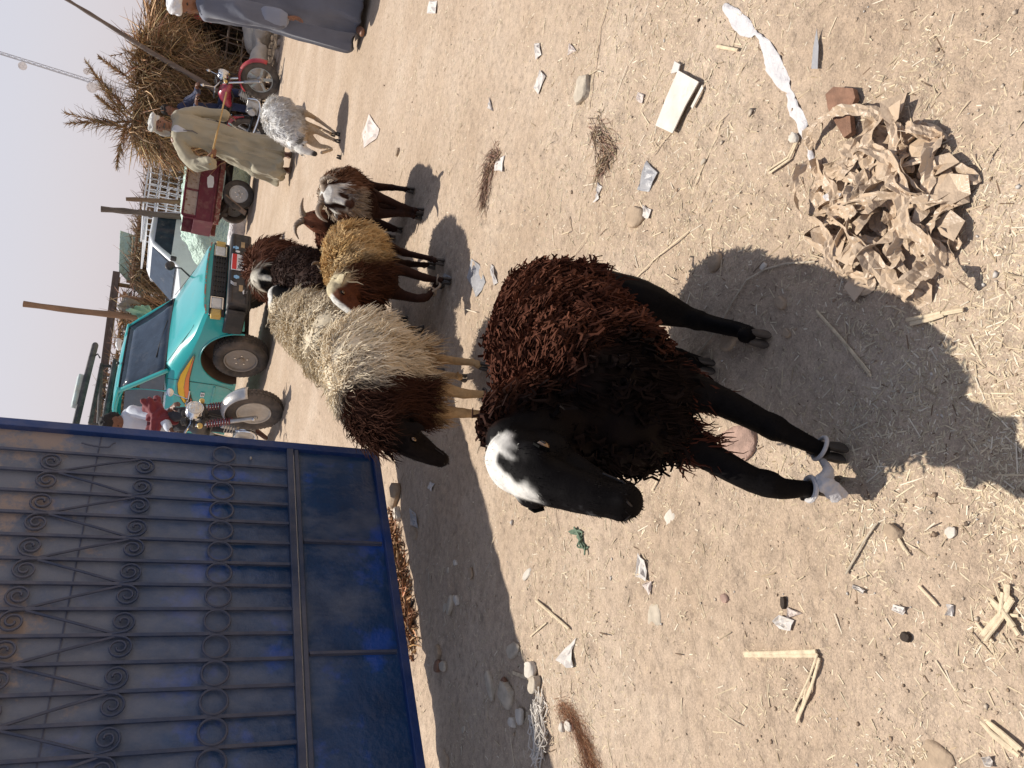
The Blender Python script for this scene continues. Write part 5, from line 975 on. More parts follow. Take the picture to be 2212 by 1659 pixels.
class Head:
    def __init__(s, poll, muz, up, size=1.0):
        s.o = np.array(poll); s.f = nrm(np.array(muz)-s.o); s.L = np.linalg.norm(np.array(muz)-s.o); up = np.array(up, float); s.u = nrm(up-s.f*(up@s.f)); s.l = np.cross(s.u, s.f); s.k = size; s.Rm = np.array([s.f, s.l, s.u])
    def p(s, a, b=0., c=0.): return s.o+(s.f*a+s.l*b+s.u*c)*s.L
    def parts(s, ears=1., drop=.5, roman=1., fwd=0.):
        L = s.L; p = s.p; R_ = s.Rm; P = [ball(p(.12, 0, .0), (.27*L, .235*L, .24*L), R_), limb([p(.05, 0, .02), p(.30, 0, .085*roman), p(.55, 0, .070*roman), p(.80, 0, .015), p(.93, 0, -.035)], [(.19*L, .19*L), (.195*L, .175*L), (.150*L, .150*L), (.125*L, .130*L), (.115*L, .105*L)], 16, up=s.u),
            limb([p(.12, 0, -.16), p(.42, 0, -.15), p(.72, 0, -.125), p(.92, 0, -.13)], [(.16*L, .15*L), (.125*L, .12*L), (.085*L, .08*L), (.07*L, .06*L)], 14, up=s.u), ball(p(.90, 0, -.02), (.10*L, .115*L, .10*L), R_), ball(p(.925, 0, -.055), (.125*L, .125*L, .125*L), R_), ball(p(.85, 0, -.12), (.12*L, .095*L, .07*L), R_)]
        for k in (-1, 1):
            P += [ball(p(.29, .182*k, .095), (.12*L, .078*L, .085*L), R_, 12, 8), ball(p(.25, .13*k, -.12), (.17*L, .09*L, .15*L), R_, 12, 8), ball(p(.94, .062*k, .03), (.06*L, .045*L, .05*L), R_, 10, 8)]
            if ears: e0 = p(.03, .19*k, -.02); dr = nrm(s.l*k*1.0*(1-drop)-A(0, 0, 1)*drop*1.4+s.f*(.15+fwd)); wd = s.f; P.append(limb([e0-dr*.03*L, e0+dr*.12*L*ears, e0+dr*.34*L*ears, e0+dr*.52*L*ears], [(.055*L, .05*L), (.105*L, .034*L), (.115*L, .028*L), (.045*L, .02*L)], 12, up=np.cross(dr, wd)))
        return P
    def details(s, root, nostril=(.02, .015, .013), mouth=True):
        L = s.L; p = s.p
        for k in (-1, 1):
            c = p(.335, .232*k, .070); mk('eye', ball(c, (.052*L, .040*L, .042*L), s.Rm, 14, 10), M_eye, root, world=True); mk('pupil', ball(p(.340, .2685*k, .070), (.026*L, .006*L, .011*L), s.Rm, 10, 6), M_pup, root, world=True)
            mk('eyelid', tube([p(.275, .240*k, .070), p(.300, .258*k, .108), p(.345, .256*k, .116), p(.395, .232*k, .078)], .015*L, 6), s.lid, root, world=True)
            mk('nostril', limb([p(1.005, .030*k, .005), p(.985, .070*k, .035)], [(.012*L, .009*L), (.015*L, .009*L)], 8), mat('nostril', nostril, .7), root, world=True)
        if mouth: mk('mouth', tube([p(.72, .105, -.10), p(.88, .115, -.085), p(.985, .06, -.085), p(1.005, 0, -.08), p(.985, -.06, -.085), p(.88, -.115, -.085), p(.72, -.105, -.10)], .008*L, 5), MATS['nostril'], root, world=True)
    lid = M_hide
def leg_parts(j, r, hoof=.026):
    """joint points top -> fetlock -> ground point; returns the leg flesh and the two hoof claws"""
    j = [np.array(q, float) for q in j]; k = j[-1].copy(); up = nrm(j[-2]-k); d = A(0, -1, 0); hd = j[-1]-j[-2]; d = nrm(A(hd[0], hd[1]-.02, 0)+A(0, -.02, 0)); s = np.cross(d, A(0, 0, 1))
    top = k+A(0, 0, .045)-d*.012; P = [limb(j[:-1]+[top], r, 12)]
    H = [prism_hoof(k+s*q*hoof*.52, d, s, hoof) for q in (-1, 1)]; dew = [ball(j[-2]-d*.022+s*q*.012, .009, nu=8, nv=6) for q in (-1, 1)]
    P.append(limb([j[2]+(j[1]-j[2])*.10+d*.003, j[2]-(j[2]-j[3])*.10+d*.004] if len(j) > 3 else [j[1], j[1]+A(0, 0, .01)], [(r[min(2, len(r)-1)][0]*1.16,)*2]*2, 10)); return P+dew, H
def prism_hoof(c, d, s, h):
    V = []; 
    for z, a0, a1, w in ((0, -.8, 1.15, .52), (h*.5, -.8, .98, .50), (h*1.5, -.7, .45, .40), (h*1.9, -.5, .2, .3)):
        for t in np.linspace(0, 2*PI, 10, endpoint=False):
            x = (a0+a1)/2+(a1-a0)/2*math.cos(t); y = w*math.sin(t)*(1-.25*max(0, math.cos(t))); V.append(np.array(c)*A(1, 1, 0)+d*x*h+s*y*h+A(0, 0, z+.001))
    n = 10; return np.array(V), [(i*n+k, i*n+(k+1) % n, (i+1)*n+(k+1) % n, (i+1)*n+k) for i in range(3) for k in range(n)]+[tuple(range(n)), tuple(range(3*n, 4*n))]
def horn(root, base, ctrl, r0, seed=0):
    """ringed tapering horn through world points"""
    pts = [np.array(base, float)]+[np.array(c, float) for c in ctrl]; V, F = limb(pts, [(r0*(1-.88*i/(len(pts)-1)), r0*.85*(1-.88*i/(len(pts)-1))) for i in range(len(pts))], 12, 8); n = 12; K = len(V)//n; V = V.reshape(K, n, 3); c = V.mean(1, keepdims=True); ph = np.arange(K)
    V = c+(V-c)*(1+.09*np.sin(ph*2.1))[:, None, None]; return mk('horn', (V.reshape(-1, 3), F), M_horn, root, world=True)
def sheep(label, name, group, base, body, neck, head, legs, colf, wool, voxel=.0065, seed=1, tail=None, hoofs=.021, extra=(), ears=1., drop=.5, fuzz=None, cat='sheep', roman=1., earfwd=0., eyes=True, kw_lump=.0):
    root = thing(name, label, cat, base, 0, group); P = []; Hs = []
    if len(body) > 1: P.append(limb([b[0] for b in body], [b[1] for b in body], 20))
    for b in body: P.append(ball(b[0], (b[1][0]*.97, b[1][0]*.97, b[1][1]*.97), nu=20, nv=14))
    P.append(limb([q[0] for q in neck], [q[1] for q in neck], 16)); hp = head.parts(ears, drop, roman, earfwd); P += hp; 
    for lg in legs: a, b = leg_parts(lg[0], lg[1], hoofs); P += a; Hs += [b]
    P += list(extra)
    if tail: P.append(limb(*tail, 10))
    V, F = blob(P, voxel, 3)
    if not isinstance(F, np.ndarray): raise RuntimeError('non quad')
    V = V+nrm(V-V.mean(0))*(.0025*fbm(V, .03, 2, seed))[:, None]; wz = kw_lump*sstep(.35, .45, V[:, 2]); V = V+nrm(V-V.mean(0))*(wz*fbm(V, .085, 3, seed+40))[:, None]; c = colf(V); mk('body', (V, F), M_hide, root, world=True, col=c)
    for h in Hs:
        for q in h: mk('hoof', q, M_hoof, root, world=True)
    if eyes: head.details(root)
    VV = []; FF = []; CC = []; o = 0
    for wl in wool:
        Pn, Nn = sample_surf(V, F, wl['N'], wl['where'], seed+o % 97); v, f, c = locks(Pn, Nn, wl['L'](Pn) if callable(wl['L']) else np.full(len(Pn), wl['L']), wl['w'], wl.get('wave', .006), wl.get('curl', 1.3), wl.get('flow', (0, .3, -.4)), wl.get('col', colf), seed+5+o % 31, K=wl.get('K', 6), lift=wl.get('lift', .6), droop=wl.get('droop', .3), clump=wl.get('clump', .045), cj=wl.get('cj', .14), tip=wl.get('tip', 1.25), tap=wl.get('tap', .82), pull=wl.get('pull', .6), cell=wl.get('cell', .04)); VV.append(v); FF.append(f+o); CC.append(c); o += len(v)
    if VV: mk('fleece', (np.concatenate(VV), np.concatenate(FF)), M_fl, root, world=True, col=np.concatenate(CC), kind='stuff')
    return root, V, F
BLK = A(.006, .005, .005); CREAM = A(.60, .51, .37); WHT = A(.66, .63, .57); DBR = A(.045, .019, .012); GOLD = A(.42, .27, .115); CHEST = A(.05, .02, .013)
def mixc(a, b, t): return a*(1-t[:, None])+b*t[:, None]
fl0 = 'flock tied and standing beside the gate'
# ======================= 1: the near brown ewe with a black face and white crown
Hd = Head(at(1096, 984, 1.235), at(1362, 1100, 1.03), nrm(A(-.42, -.78, .42)))
S1 = dict(rump=at(1195, 700, 1.80), mid=at(1225, 770, 1.56), ch=at(1290, 868, 1.33))
bd = [(S1['rump'], (.138, .148)), (S1['mid'], (.152, .160)), (S1['ch'], (.134, .155))]
nk = [(at(1250, 890, 1.33), (.105, .12)), (at(1170, 918, 1.30), (.078, .09)), (at(1118, 948, 1.265), (.058, .065))]
lg = [([at(1430, 830, 1.36), at(1545, 862, 1.29), at(1668, 922, 1.215), at(1768, 968, 1.175), gr(1812, 978)], [(.062, .062), (.033, .035), (.0245, .026), (.0155, .0165), (.020, .021)]),
      ([at(1430, 930, 1.34), at(1530, 985, 1.26), at(1655, 1048, 1.18), at(1748, 1056, 1.155), gr(1800, 1052)], [(.055, .055), (.031, .033), (.0245, .026), (.0155, .0165), (.020, .021)]),
      ([at(1290, 650, 1.80), at(1390, 655, 1.70), at(1500, 690, 1.63), at(1608, 716, 1.485), gr(1650, 733)], [(.095, .10), (.060, .065), (.024, .028), (.019, .019), (.021, .022)]),
      ([at(1300, 760, 1.82), at(1400, 768, 1.72), at(1465, 775, 1.72), at(1512, 785, 1.66), gr(1535, 792)], [(.09, .09), (.055, .06), (.026, .028), (.019, .019), (.021, .022)])]
ex = [ball(at(1350, 910, 1.27), (.105, .09, .11))]
face_d = kd_dist(Hd.parts(.55, .9), .014)
chd = lambda V: (V-S1['ch'])@nrm(A(-.35, -1, -.05))
def col1(V):
    n = fbm(V, .10, 3, 4); br = mixc(A(.056, .020, .012), A(.088, .034, .020), sstep(-.3, .4, n)); t = sstep(-.03, .03, chd(V)+.04*n+(.50-V[:, 2])*.35)
    c = mixc(br, mixc(A(.0065, .0040, .0034), A(.030, .011, .007), sstep(.14, .20, np.abs((V-S1['ch'])@A(.95, -.3, 0)+.02*n))), t); low = sstep(.36, .27, V[:, 2]+.02*n); c = mixc(c, BLK, low); f = sstep(.035, .0, face_d(V)); c = mixc(c, BLK, f)
    w = sstep(.012, -.012, seg(V, Hd.p(.03, -.02, .22), Hd.p(.38, -.05, .24), .265*Hd.L, .05*Hd.L)+.010*vnoise(V@Hd.Rm.T*A(.35, 1, 1), .010, 3))*f*sstep(-.01, .03, (V-Hd.o)@Hd.u/Hd.L)
    spot = seg(V, Hd.p(.12, .10, .22), Hd.p(.28, .07, .24), .012, .016); w *= sstep(-.004, .006, spot+.004*vnoise(V, .012, 6)); c = mixc(c, WHT*1.08, w)
    q2 = seg(V, Hd.p(.40, -.06, .20), Hd.p(.80, -.07, .12), .012, .010)+.014*vnoise(V, .012, 8); return mixc(c, A(.16, .16, .16), .5*sstep(.000, -.010, q2)*sstep(.0, .4, vnoise(V, .009, 15))*f)
woolly1 = lambda V: sstep(.002, .025, face_d(V))*sstep(.30, .36, V[:, 2]+.02*vnoise(V, .05, 2))*(seg(V, lg[2][0][1], lg[2][0][2], .03, .01) > .0)
chest1 = lambda V: sstep(-.01, .03, (.50-V[:, 2])*.35+chd(V)+.02*vnoise(V, .06, 5))
r1, V1, F1 = sheep('big woolly brown sheep with black face and white crown, forelegs tied with white cloth', 'sheep', fl0, A(.05, 1.5, 0), bd, nk, Hd, lg, col1, [
    dict(N=15500, where=lambda V: woolly1(V)*(1-.92*chest1(V)), L=lambda P: .040*(1+.45*fbm(P, .09, 2, 71)), w=.0047, wave=.0105, curl=1.35, flow=lambda P: nrm(A(0, .1, -.9)[None]*sstep(.62, .40, P[:, 2])[:, None]+A(.1, .5, 0)[None])*.55, lift=.60, K=5, clump=.030, tip=1.4, droop=.35, cj=.15, tap=.42, pull=.40, cell=.030),
    dict(N=9500, where=lambda V: woolly1(V)*chest1(V), L=.034, w=.0022, wave=.0015, curl=.9, flow=(-.1, .1, -1.3), lift=.03, pull=.1, K=4, clump=.05, tip=1.5, droop=.4),
    dict(N=1500, where=lambda V: sstep(.0, .02, face_d(V))*sstep(.26, .32, V[:, 2])*sstep(.44, .36, V[:, 2]), L=.045, w=.0036, wave=.006, curl=1.2, flow=(0, 0, -1.6), lift=.15, clump=.04, col=(.050, .017, .011), tip=1.4, droop=.5),
    dict(N=15000, where=lambda V: sstep(.03, .0, face_d(V))*1.0+.45*(V[:, 2] < .33), L=.009, w=.0010, wave=.0004, curl=.6, flow=lambda P: Hd.f[None]*sstep(.4, .45, P[:, 2])[:, None]+A(0, 0, -1)[None]*sstep(.45, .4, P[:, 2])[:, None], lift=.55, K=1, pull=0, clump=.02, cj=.25, tip=1.1, droop=.05)],
    voxel=.0062, seed=3, ears=.55, drop=.9, extra=ex, hoofs=.022, kw_lump=.0)
M_wc = mat('white_rag', (.55, .52, .50), .8, bump=.3, bscale=90)
fr, fl_ = lg[0][0][3], lg[1][0][3]
mk('leg_tie', torus(fr+A(0, 0, -.004), nrm(lg[0][0][2]-fr), .0245, .0045, 24, 8), M_wc, r1, world=True); mk('leg_tie', torus(fl_+A(0, 0, -.002), nrm(lg[1][0][2]-fl_), .0235, .0055, 24, 8), M_wc, r1, world=True)
P = [limb([fr+A(-.024, -.010, -.004), (fr+fl_)/2+A(0, -.030, -.008), fl_+A(.02, -.022, 0)], [(.006, .008), (.010, .011), (.008, .010)], 10), ball((fr+fl_)/2+A(-.012, -.034, -.006), (.012, .010, .012)), limb([fl_+A(.010, -.024, .0), fl_+A(.0, -.036, -.022), fl_+A(-.014, -.040, -.036)], [(.008, .006), (.015, .005), (.013, .003)], 10), limb([fl_+A(.02, -.03, .0), fl_+A(.018, -.040, -.014), fl_+A(-.002, -.046, -.05)], [(.007, .006), (.012, .004), (.009, .003)], 10)]
V, F = blob(P, .0022, 1); V = V+nrm(V-V.mean(0))*(.0025*vnoise(V@np.array([[1, .6, 0], [0, 1, .5], [.4, 0, 1]]), .010, 4))[:, None]; mk('tie_knot', (V, F), M_wc, r1, world=True)
# ======================= generic builder for the others, from bearings and distances
def mid(a, b, t=.5): return a*(1-t)+b*t
def std(label, group, B, N_, hd, hup, L4, colf_maker, wool, seed, voxel=.0125, sc=1., horns=None, **kw):
    body = [(at(*b[0]), b[1]) for b in B]; neck = [(at(*q[0]), q[1]) for q in N_]; head = Head(at(*hd[0]), at(*hd[1]), nrm(A(*hup))); legs = []
    for l4 in L4:
        pts = [at(*q) if len(q) == 3 else gr(*q) for q in l4[0]]; s_ = l4[1] if len(l4) > 1 else 1.; m = len(pts); rr = [(.052*s_, .056*s_), (.028*s_, .032*s_), (.020*s_, .022*s_), (.0145*s_, .0155*s_), (.017*s_, .018*s_)]; rr = rr[:m-1]+[rr[-1]]; legs.append((pts, rr))
    fd = kd_dist(head.parts(kw.get('ears', 1.), kw.get('drop', .5)), .016)
    cf, ws = colf_maker(head, fd, body), wool(head, fd, body)
    return sheep(label, kw.pop('name', 'sheep'), group, A(body[0][0][0], body[0][0][1], 0)*.5+A(body[-1][0][0], body[-1][0][1], 0)*.5, body, neck, head, legs, cf, ws, voxel=voxel, seed=seed, **kw)+(head, legs)
def wl(N, L=.05, w=.0045, zlo=.30, **k):
    def f(head, fd, body): return [dict(N=N, where=lambda V: sstep(-.005, .03, fd(V))*sstep(zlo-.03, zlo+.03, V[:, 2]+.02*vnoise(V, .05, 3)), L=L, w=w, **{**dict(wave=.006, curl=1.3, flow=(0, .1, -.7), lift=.5, K=3, clump=.05, tip=1.25, droop=.35), **k}), dict(N=2600, where=lambda V: sstep(.02, .0, fd(V))+.25*(V[:, 2] < zlo), L=.011, w=.0014, wave=.0005, curl=.5, flow=(0, 0, -1), lift=.4, K=1, pull=0, clump=.02, cj=.2, tip=1.05, droop=.05)]
    return f
# 2: cream ewe with brown chest and black head, in the middle
def cm2(head, fd, body):
    def f(V):
        n = fbm(V, .08, 3, 7); c = mixc(CREAM*1.12, GOLD*1.05, .35*sstep(.62, .40, V[:, 2]+.05*n)); d = (V-body[-1][0])@nrm(A(-.55, -.6, -.10)); t = sstep(-.015, .04, d+.03*n+(.52-V[:, 2])*.20); c = mixc(c, DBR, t); low = sstep(.34, .29, V[:, 2]); c = mixc(c, A(.40, .26, .13), low); c = mixc(c, A(.010, .007, .006), sstep(.03, .0, fd(V))); return c
    return f
r2, *_x, h2, l2 = std('cream long-wooled sheep with dark brown chest and black head turned toward the gate', fl0, [((792, 772, 3.30), (.165, .170)), ((798, 805, 3.13), (.168, .180)), ((818, 850, 3.0), (.15, .18))], [((815, 885, 2.95), (.115, .13)), ((835, 915, 2.90), (.095, .10)), ((850, 932, 2.87), (.075, .08))], ((852, 934, 2.86), (960, 1003, 2.79)), (-.55, -.35, .75),
    [([(900, 845, 3.0), (945, 838, 2.99), (1000, 850, 2.975), (1046, 852, 2.97), (1080, 862)],), ([(900, 888, 3.0), (945, 889, 2.98), (996, 892, 2.975), (1044, 895, 2.97), (1075, 895)],), ([(840, 770, 3.3), (905, 768, 3.22), (950, 776, 3.24), (1025, 784, 3.17), (1055, 793)], 1.05), ([(850, 790, 3.3), (900, 800, 3.3), (940, 810, 3.35), (985, 812, 3.3), (1010, 818)],)],
    cm2, wl(13500, .075, .0034, .30, wave=.007, curl=1.5, clump=.085, tip=1.1, cj=.10, lift=.24, K=5, droop=.45), 11, voxel=.0075, ears=.8, drop=.7)
rp = mat('dark_rope', (.05, .04, .035), .8, bump=.4, bscale=60)
a_, b_ = l2[0][0][3], l2[1][0][3]
for q, nn in ((a_, l2[0][0][2]), (b_, l2[1][0][2])): mk('leg_rope', torus(q, nrm(nn-q), .024, .006, 20, 6), rp, r2, world=True)
mk('leg_rope', limb([a_+A(0, -.02, 0), (a_+b_)/2+A(0, -.03, -.03), b_+A(0, -.02, 0)], [(.008, .008)]*3, 8), rp, r2, world=True)
# 3: cream sheep behind with a white-crowned black face
def cm3(head, fd, body):
    def f(V):
        n = fbm(V, .08, 3, 9); c = mixc(CREAM*1.0, A(.50, .40, .26), sstep(-.2, .5, n)); c = mixc(c, A(.07, .035, .02), sstep(.42, .36, V[:, 2])); fm = sstep(.03, .0, fd(V)); c = mixc(c, BLK, fm); w = sstep(.18, .08, (V-head.o)@head.f/head.L+.04*n)*fm; return mixc(c, WHT, w)
    return f
std('pale cream sheep facing the pickup, its black face white over the crown', fl0, [((748, 745, 4.05), (.20, .20)), ((715, 722, 4.4), (.21, .21)), ((668, 700, 4.75), (.18, .19))], [((640, 684, 4.9), (.13, .14)), ((612, 660, 5.0), (.095, .10))], ((590, 636, 5.02), (652, 630, 4.86)), (-.2, -.75, .6),
    [([(780, 700, 4.7), (830, 690, 4.7), (870, 690, 4.7), (880, 690)],), ([(790, 720, 4.1), (850, 715, 4.05), (890, 715, 4.1), (915, 712)],), ([(790, 760, 4.1), (850, 755, 4.1), (900, 755, 4.1), (925, 752)],), ([(770, 730, 4.7), (820, 725, 4.7), (865, 725, 4.7), (878, 725)],)],
    cm3, wl(8500, .080, .0042, .36, wave=.009, curl=1.4, clump=.09, tip=1.1, cj=.10, lift=.24, K=5, droop=.4), 21, ears=.8, drop=.6)
# 4: cream sheep almost hidden behind number 2
def cm4(head, fd, body): return lambda V: mixc(CREAM*1.05, A(.40, .30, .2), sstep(-.2, .4, fbm(V, .07, 2, 12)))
std('cream sheep almost hidden behind the black-headed one, one pricked ear showing', fl0, [((790, 775, 3.95), (.13, .14)), ((780, 800, 3.8), (.13, .15))], [((755, 825, 3.75), (.09, .10)), ((735, 835, 3.7), (.07, .08))], ((722, 838, 3.7), (762, 868, 3.62)), (-.4, -.3, .85),
    [([(850, 800, 3.8), (900, 800, 3.8), (960, 805)],), ([(850, 825, 3.8), (900, 825, 3.8), (960, 830)],), ([(850, 770, 3.95), (900, 770, 3.95), (935, 772)],), ([(850, 785, 3.95), (900, 785, 3.95), (935, 788)],)], cm4, wl(3500, .045, .0055, .33, clump=.05, lift=.5), 31, voxel=.013, ears=.9, drop=-.3)
# 5: gold fleece, dark chest, brown and white face
def cm5(head, fd, body):
    def f(V):
        n = fbm(V, .08, 3, 14); c = mixc(GOLD, A(.50, .36, .19), sstep(-.2, .45, n)); d = (V-body[-1][0])@nrm(A(-.45, -.9, -.35)); c = mixc(c, A(.055, .022, .012), sstep(.0, .07, d+.04*n)); c = mixc(c, A(.035, .016, .011), sstep(.36, .30, V[:, 2])); fm = sstep(.03, .0, fd(V)); c = mixc(c, A(.10, .035, .018), fm)
        bl = sstep(.115, .085, np.abs((V-head.o)@head.l)/head.L+.02*n)*sstep(-.02, .04, (V-head.o)@head.u/head.L)*fm; cr = sstep(.22, .12, (V-head.o)@head.f/head.L+.05*n)*fm; c = mixc(c, WHT, bl); return mixc(c, A(.56, .47, .30), cr)
    return f
r5, *_x, h5, l5 = std('golden-fleeced sheep with a dark brown chest and brown face with a broad white blaze', fl0, [((772, 548, 4.22), (.155, .165)), ((775, 572, 4.05), (.162, .172)), ((792, 602, 3.92), (.14, .17))], [((775, 612, 3.87), (.11, .12)), ((750, 617, 3.82), (.085, .09))], ((722, 620, 3.80), (782, 688, 3.70)), (-.60, -.35, .65),
    [([(835, 585, 3.95), (865, 583, 3.93), (918, 600, 3.88), (945, 604, 3.86), (972, 608)],), ([(840, 625, 3.95), (870, 638, 3.88), (915, 645, 3.78), (932, 630, 3.84), (957, 617)],), ([(800, 530, 4.25), (840, 532, 4.12), (870, 545, 4.18), (935, 560, 4.02), (958, 567)],), ([(810, 560, 4.25), (850, 565, 4.2), (880, 570, 4.22), (920, 572, 4.1), (940, 575)],)],
    cm5, wl(8500, .048, .0042, .33, wave=.006, curl=1.2, clump=.045, tip=1.35, cj=.14, lift=.6), 41, voxel=.0072, ears=.75, drop=.1)
a_, b_ = l5[0][0][3], l5[1][0][3]
for q, nn in ((a_, l5[0][0][2]), (b_, l5[1][0][2])): mk('leg_rope', torus(q, nrm(nn-q), .023, .006, 18, 6), mat('pale_rope', (.35, .26, .18), .8, bump=.3), r5, world=True)
mk('leg_rope', limb([a_+A(0, -.02, 0), (a_+b_)/2+A(0, -.03, -.02), b_+A(0, -.02, 0)], [(.007, .007)]*3, 8), MATS['pale_rope'], r5, world=True)
# 6: white-faced horned ram at the right of the flock
def cm6(head, fd, body):
    def f(V):
        n = fbm(V, .10, 3, 18); c = mixc(A(.13, .06, .032), A(.50, .42, .32), sstep(-.02, .20, n+(V[:, 2]-.47)*2.2)); ch = sstep(.10, .04, np.linalg.norm((V-body[-1][0]-A(-.02, -.10, -.02))*A(1, 1, .8), axis=1)+.03*n); c = mixc(c, A(.40, .32, .23), ch*.85); c = mixc(c, A(.030, .014, .010), sstep(.38, .30, V[:, 2]+.05*n)); fm = sstep(.03, .0, fd(V)); c = mixc(c, WHT, fm)
        ey = np.minimum(seg(V, head.p(.24, .20, .02), head.p(.62, .16, -.08), .018, .018), seg(V, head.p(.24, -.20, .02), head.p(.62, -.16, -.08), .018, .018)); c = mixc(c, A(.035, .016, .010), sstep(.020, .006, ey+.008*n)*fm); nz = sstep(.80, .86, (V-head.o)@head.f/head.L+.02*n); c = mixc(c, A(.07, .035, .025), nz*fm); er = np.minimum(seg(V, head.p(.03, .25, 0), head.p(.1, .6, -.3), .03, .03), seg(V, head.p(.03, -.25, 0), head.p(.1, -.6, -.3), .03, .03)); return mixc(c, A(.06, .026, .016), sstep(.01, -.005, er))
    return f
r6, *_x, h6, l6 = std('brown and white sheep with curved horns and white face looking at the viewer, forelegs tied', fl0, [((742, 412, 4.95), (.135, .140)), ((745, 422, 4.75), (.14, .15)), ((762, 438, 4.58), (.125, .155))], [((745, 433, 4.53), (.10, .11)), ((722, 425, 4.5), (.08, .085))], ((706, 421, 4.50), (757, 442, 4.40)), (-.15, -.9, .5),
    [([(805, 425, 4.6), (828, 430, 4.58), (872, 448, 4.55), (898, 454, 4.53), (915, 457)],), ([(805, 458, 4.6), (828, 462, 4.58), (868, 461, 4.55), (896, 467, 4.53), (911, 470)],), ([(780, 402, 4.98), (815, 404, 4.95), (845, 405, 4.96), (878, 409, 4.83), (893, 412)],), ([(790, 430, 4.98), (820, 445, 4.95), (845, 450, 4.96), (870, 452, 4.83), (880, 455)],)],
    cm6, wl(5200, .035, .0045, .33, wave=.003, curl=.7, clump=.05, tip=1.15, cj=.14, lift=.35), 51, voxel=.0065, ears=.75, drop=.45)
p = h6.p
horn(r6, p(.0, .11, .14), [at(700, 398, 4.52), at(697, 389, 4.48), at(706, 384, 4.44), at(718, 384, 4.42), at(730, 388, 4.41)], .027); horn(r6, p(.0, -.11, .14), [at(692, 444, 4.5), at(687, 455, 4.46), at(690, 466, 4.43), at(698, 474, 4.41), at(707, 479, 4.40)], .027)
mk('leg_rope', limb([l6[0][0][3]+A(0, -.02, 0), (l6[0][0][3]+l6[1][0][3])/2+A(0, -.03, -.02), l6[1][0][3]+A(0, -.02, 0)], [(.007, .007)]*3, 8), mat('pink_rope', (.45, .22, .18), .8), r6, world=True)
# 7: brown horned goat next to it
def cm7(head, fd, body):
    def f(V): n = fbm(V, .10, 3, 24); c = mixc(A(.10, .036, .020), A(.16, .065, .036), sstep(-.2, .4, n)); c = mixc(c, A(.022, .011, .009), np.maximum(sstep(.48, .40, V[:, 2]+.03*n), sstep(.0, .12, (V-body[-1][0])@A(-.1, -1, 0)+.03*n))); fm = sstep(.03, .0, fd(V)); c = mixc(c, A(.17, .065, .036), fm); return mixc(c, A(.03, .014, .010), fm*sstep(.7, .85, (V-head.o)@head.f/head.L))
    return f
r7, *_x, h7, l7 = std('reddish brown goat with spread horns and dark chest beside the white-faced ram', fl0, [((728, 520, 5.35), (.13, .135)), ((735, 507, 5.1), (.135, .15)), ((752, 492, 4.9), (.115, .15))], [((728, 486, 4.86), (.09, .10)), ((690, 478, 4.82), (.072, .078))], ((660, 472, 4.82), (716, 484, 4.72)), (-.1, -.9, .5),
    [([(800, 482, 4.9), (830, 488, 4.88), (850, 494, 4.87), (868, 498)],), ([(795, 500, 4.9), (815, 506, 4.88), (838, 512, 4.86), (852, 515)],), ([(780, 515, 5.35), (810, 520, 5.3), (825, 524, 5.3), (832, 526)],), ([(780, 530, 5.35), (800, 535, 5.3), (815, 538, 5.3), (828, 540)],)],
    cm7, wl(4500, .030, .0042, .30, wave=.002, curl=.6, clump=.05, tip=1.15, cj=.18, lift=.3), 61, voxel=.0095, ears=.95, drop=.55, name='goat', cat='goat')
p = h7.p
horn(r7, p(-.02, .10, .16), [at(652, 455, 4.80), at(652, 442, 4.80), at(655, 428, 4.82)], .025); horn(r7, p(-.02, -.10, .16), [at(640, 486, 4.80), at(638, 500, 4.80), at(645, 516, 4.82)], .025)
# 8: brown long-haired sheep with a black and white face by the bumper
def cm8(head, fd, body):
    def f(V): n = fbm(V, .09, 3, 30); c = mixc(A(.075, .030, .018), A(.12, .052, .030), sstep(-.2, .4, n)); fm = sstep(.03, .0, fd(V)); q = (V-head.o); w = sstep(.12, .07, np.abs(q@head.l-.01)/head.L+.03*n)*sstep(-.02, .03, q@head.u/head.L); c = mixc(c, BLK, fm); w = np.maximum(w, sstep(.25, .12, q@head.f/head.L+.05*n)); return mixc(c, A(.62, .57, .46), w*fm)
    return f
std('dark brown shaggy sheep with a cream blaze between black cheeks, before the pickup bumper', fl0, [((588, 575, 6.35), (.22, .20)), ((592, 585, 6.1), (.22, .21)), ((600, 592, 5.9), (.19, .20))], [((585, 598, 5.8), (.14, .14)), ((570, 600, 5.7), (.10, .10))], ((560, 601, 5.68), (606, 607, 5.55)), (-.1, -.8, .6),
    [([(640, 580, 5.9), (680, 580, 5.85), (700, 580)],), ([(640, 605, 5.9), (680, 605, 5.85), (705, 605)],), ([(630, 565, 6.3), (660, 565, 6.3), (680, 565)],), ([(630, 590, 6.3), (660, 590, 6.3), (685, 590)],)], cm8, wl(5000, .065, .0050, .20, wave=.004, curl=.8, clump=.07, tip=1.3, lift=.35), 71, voxel=.012, ears=.9, drop=.4)
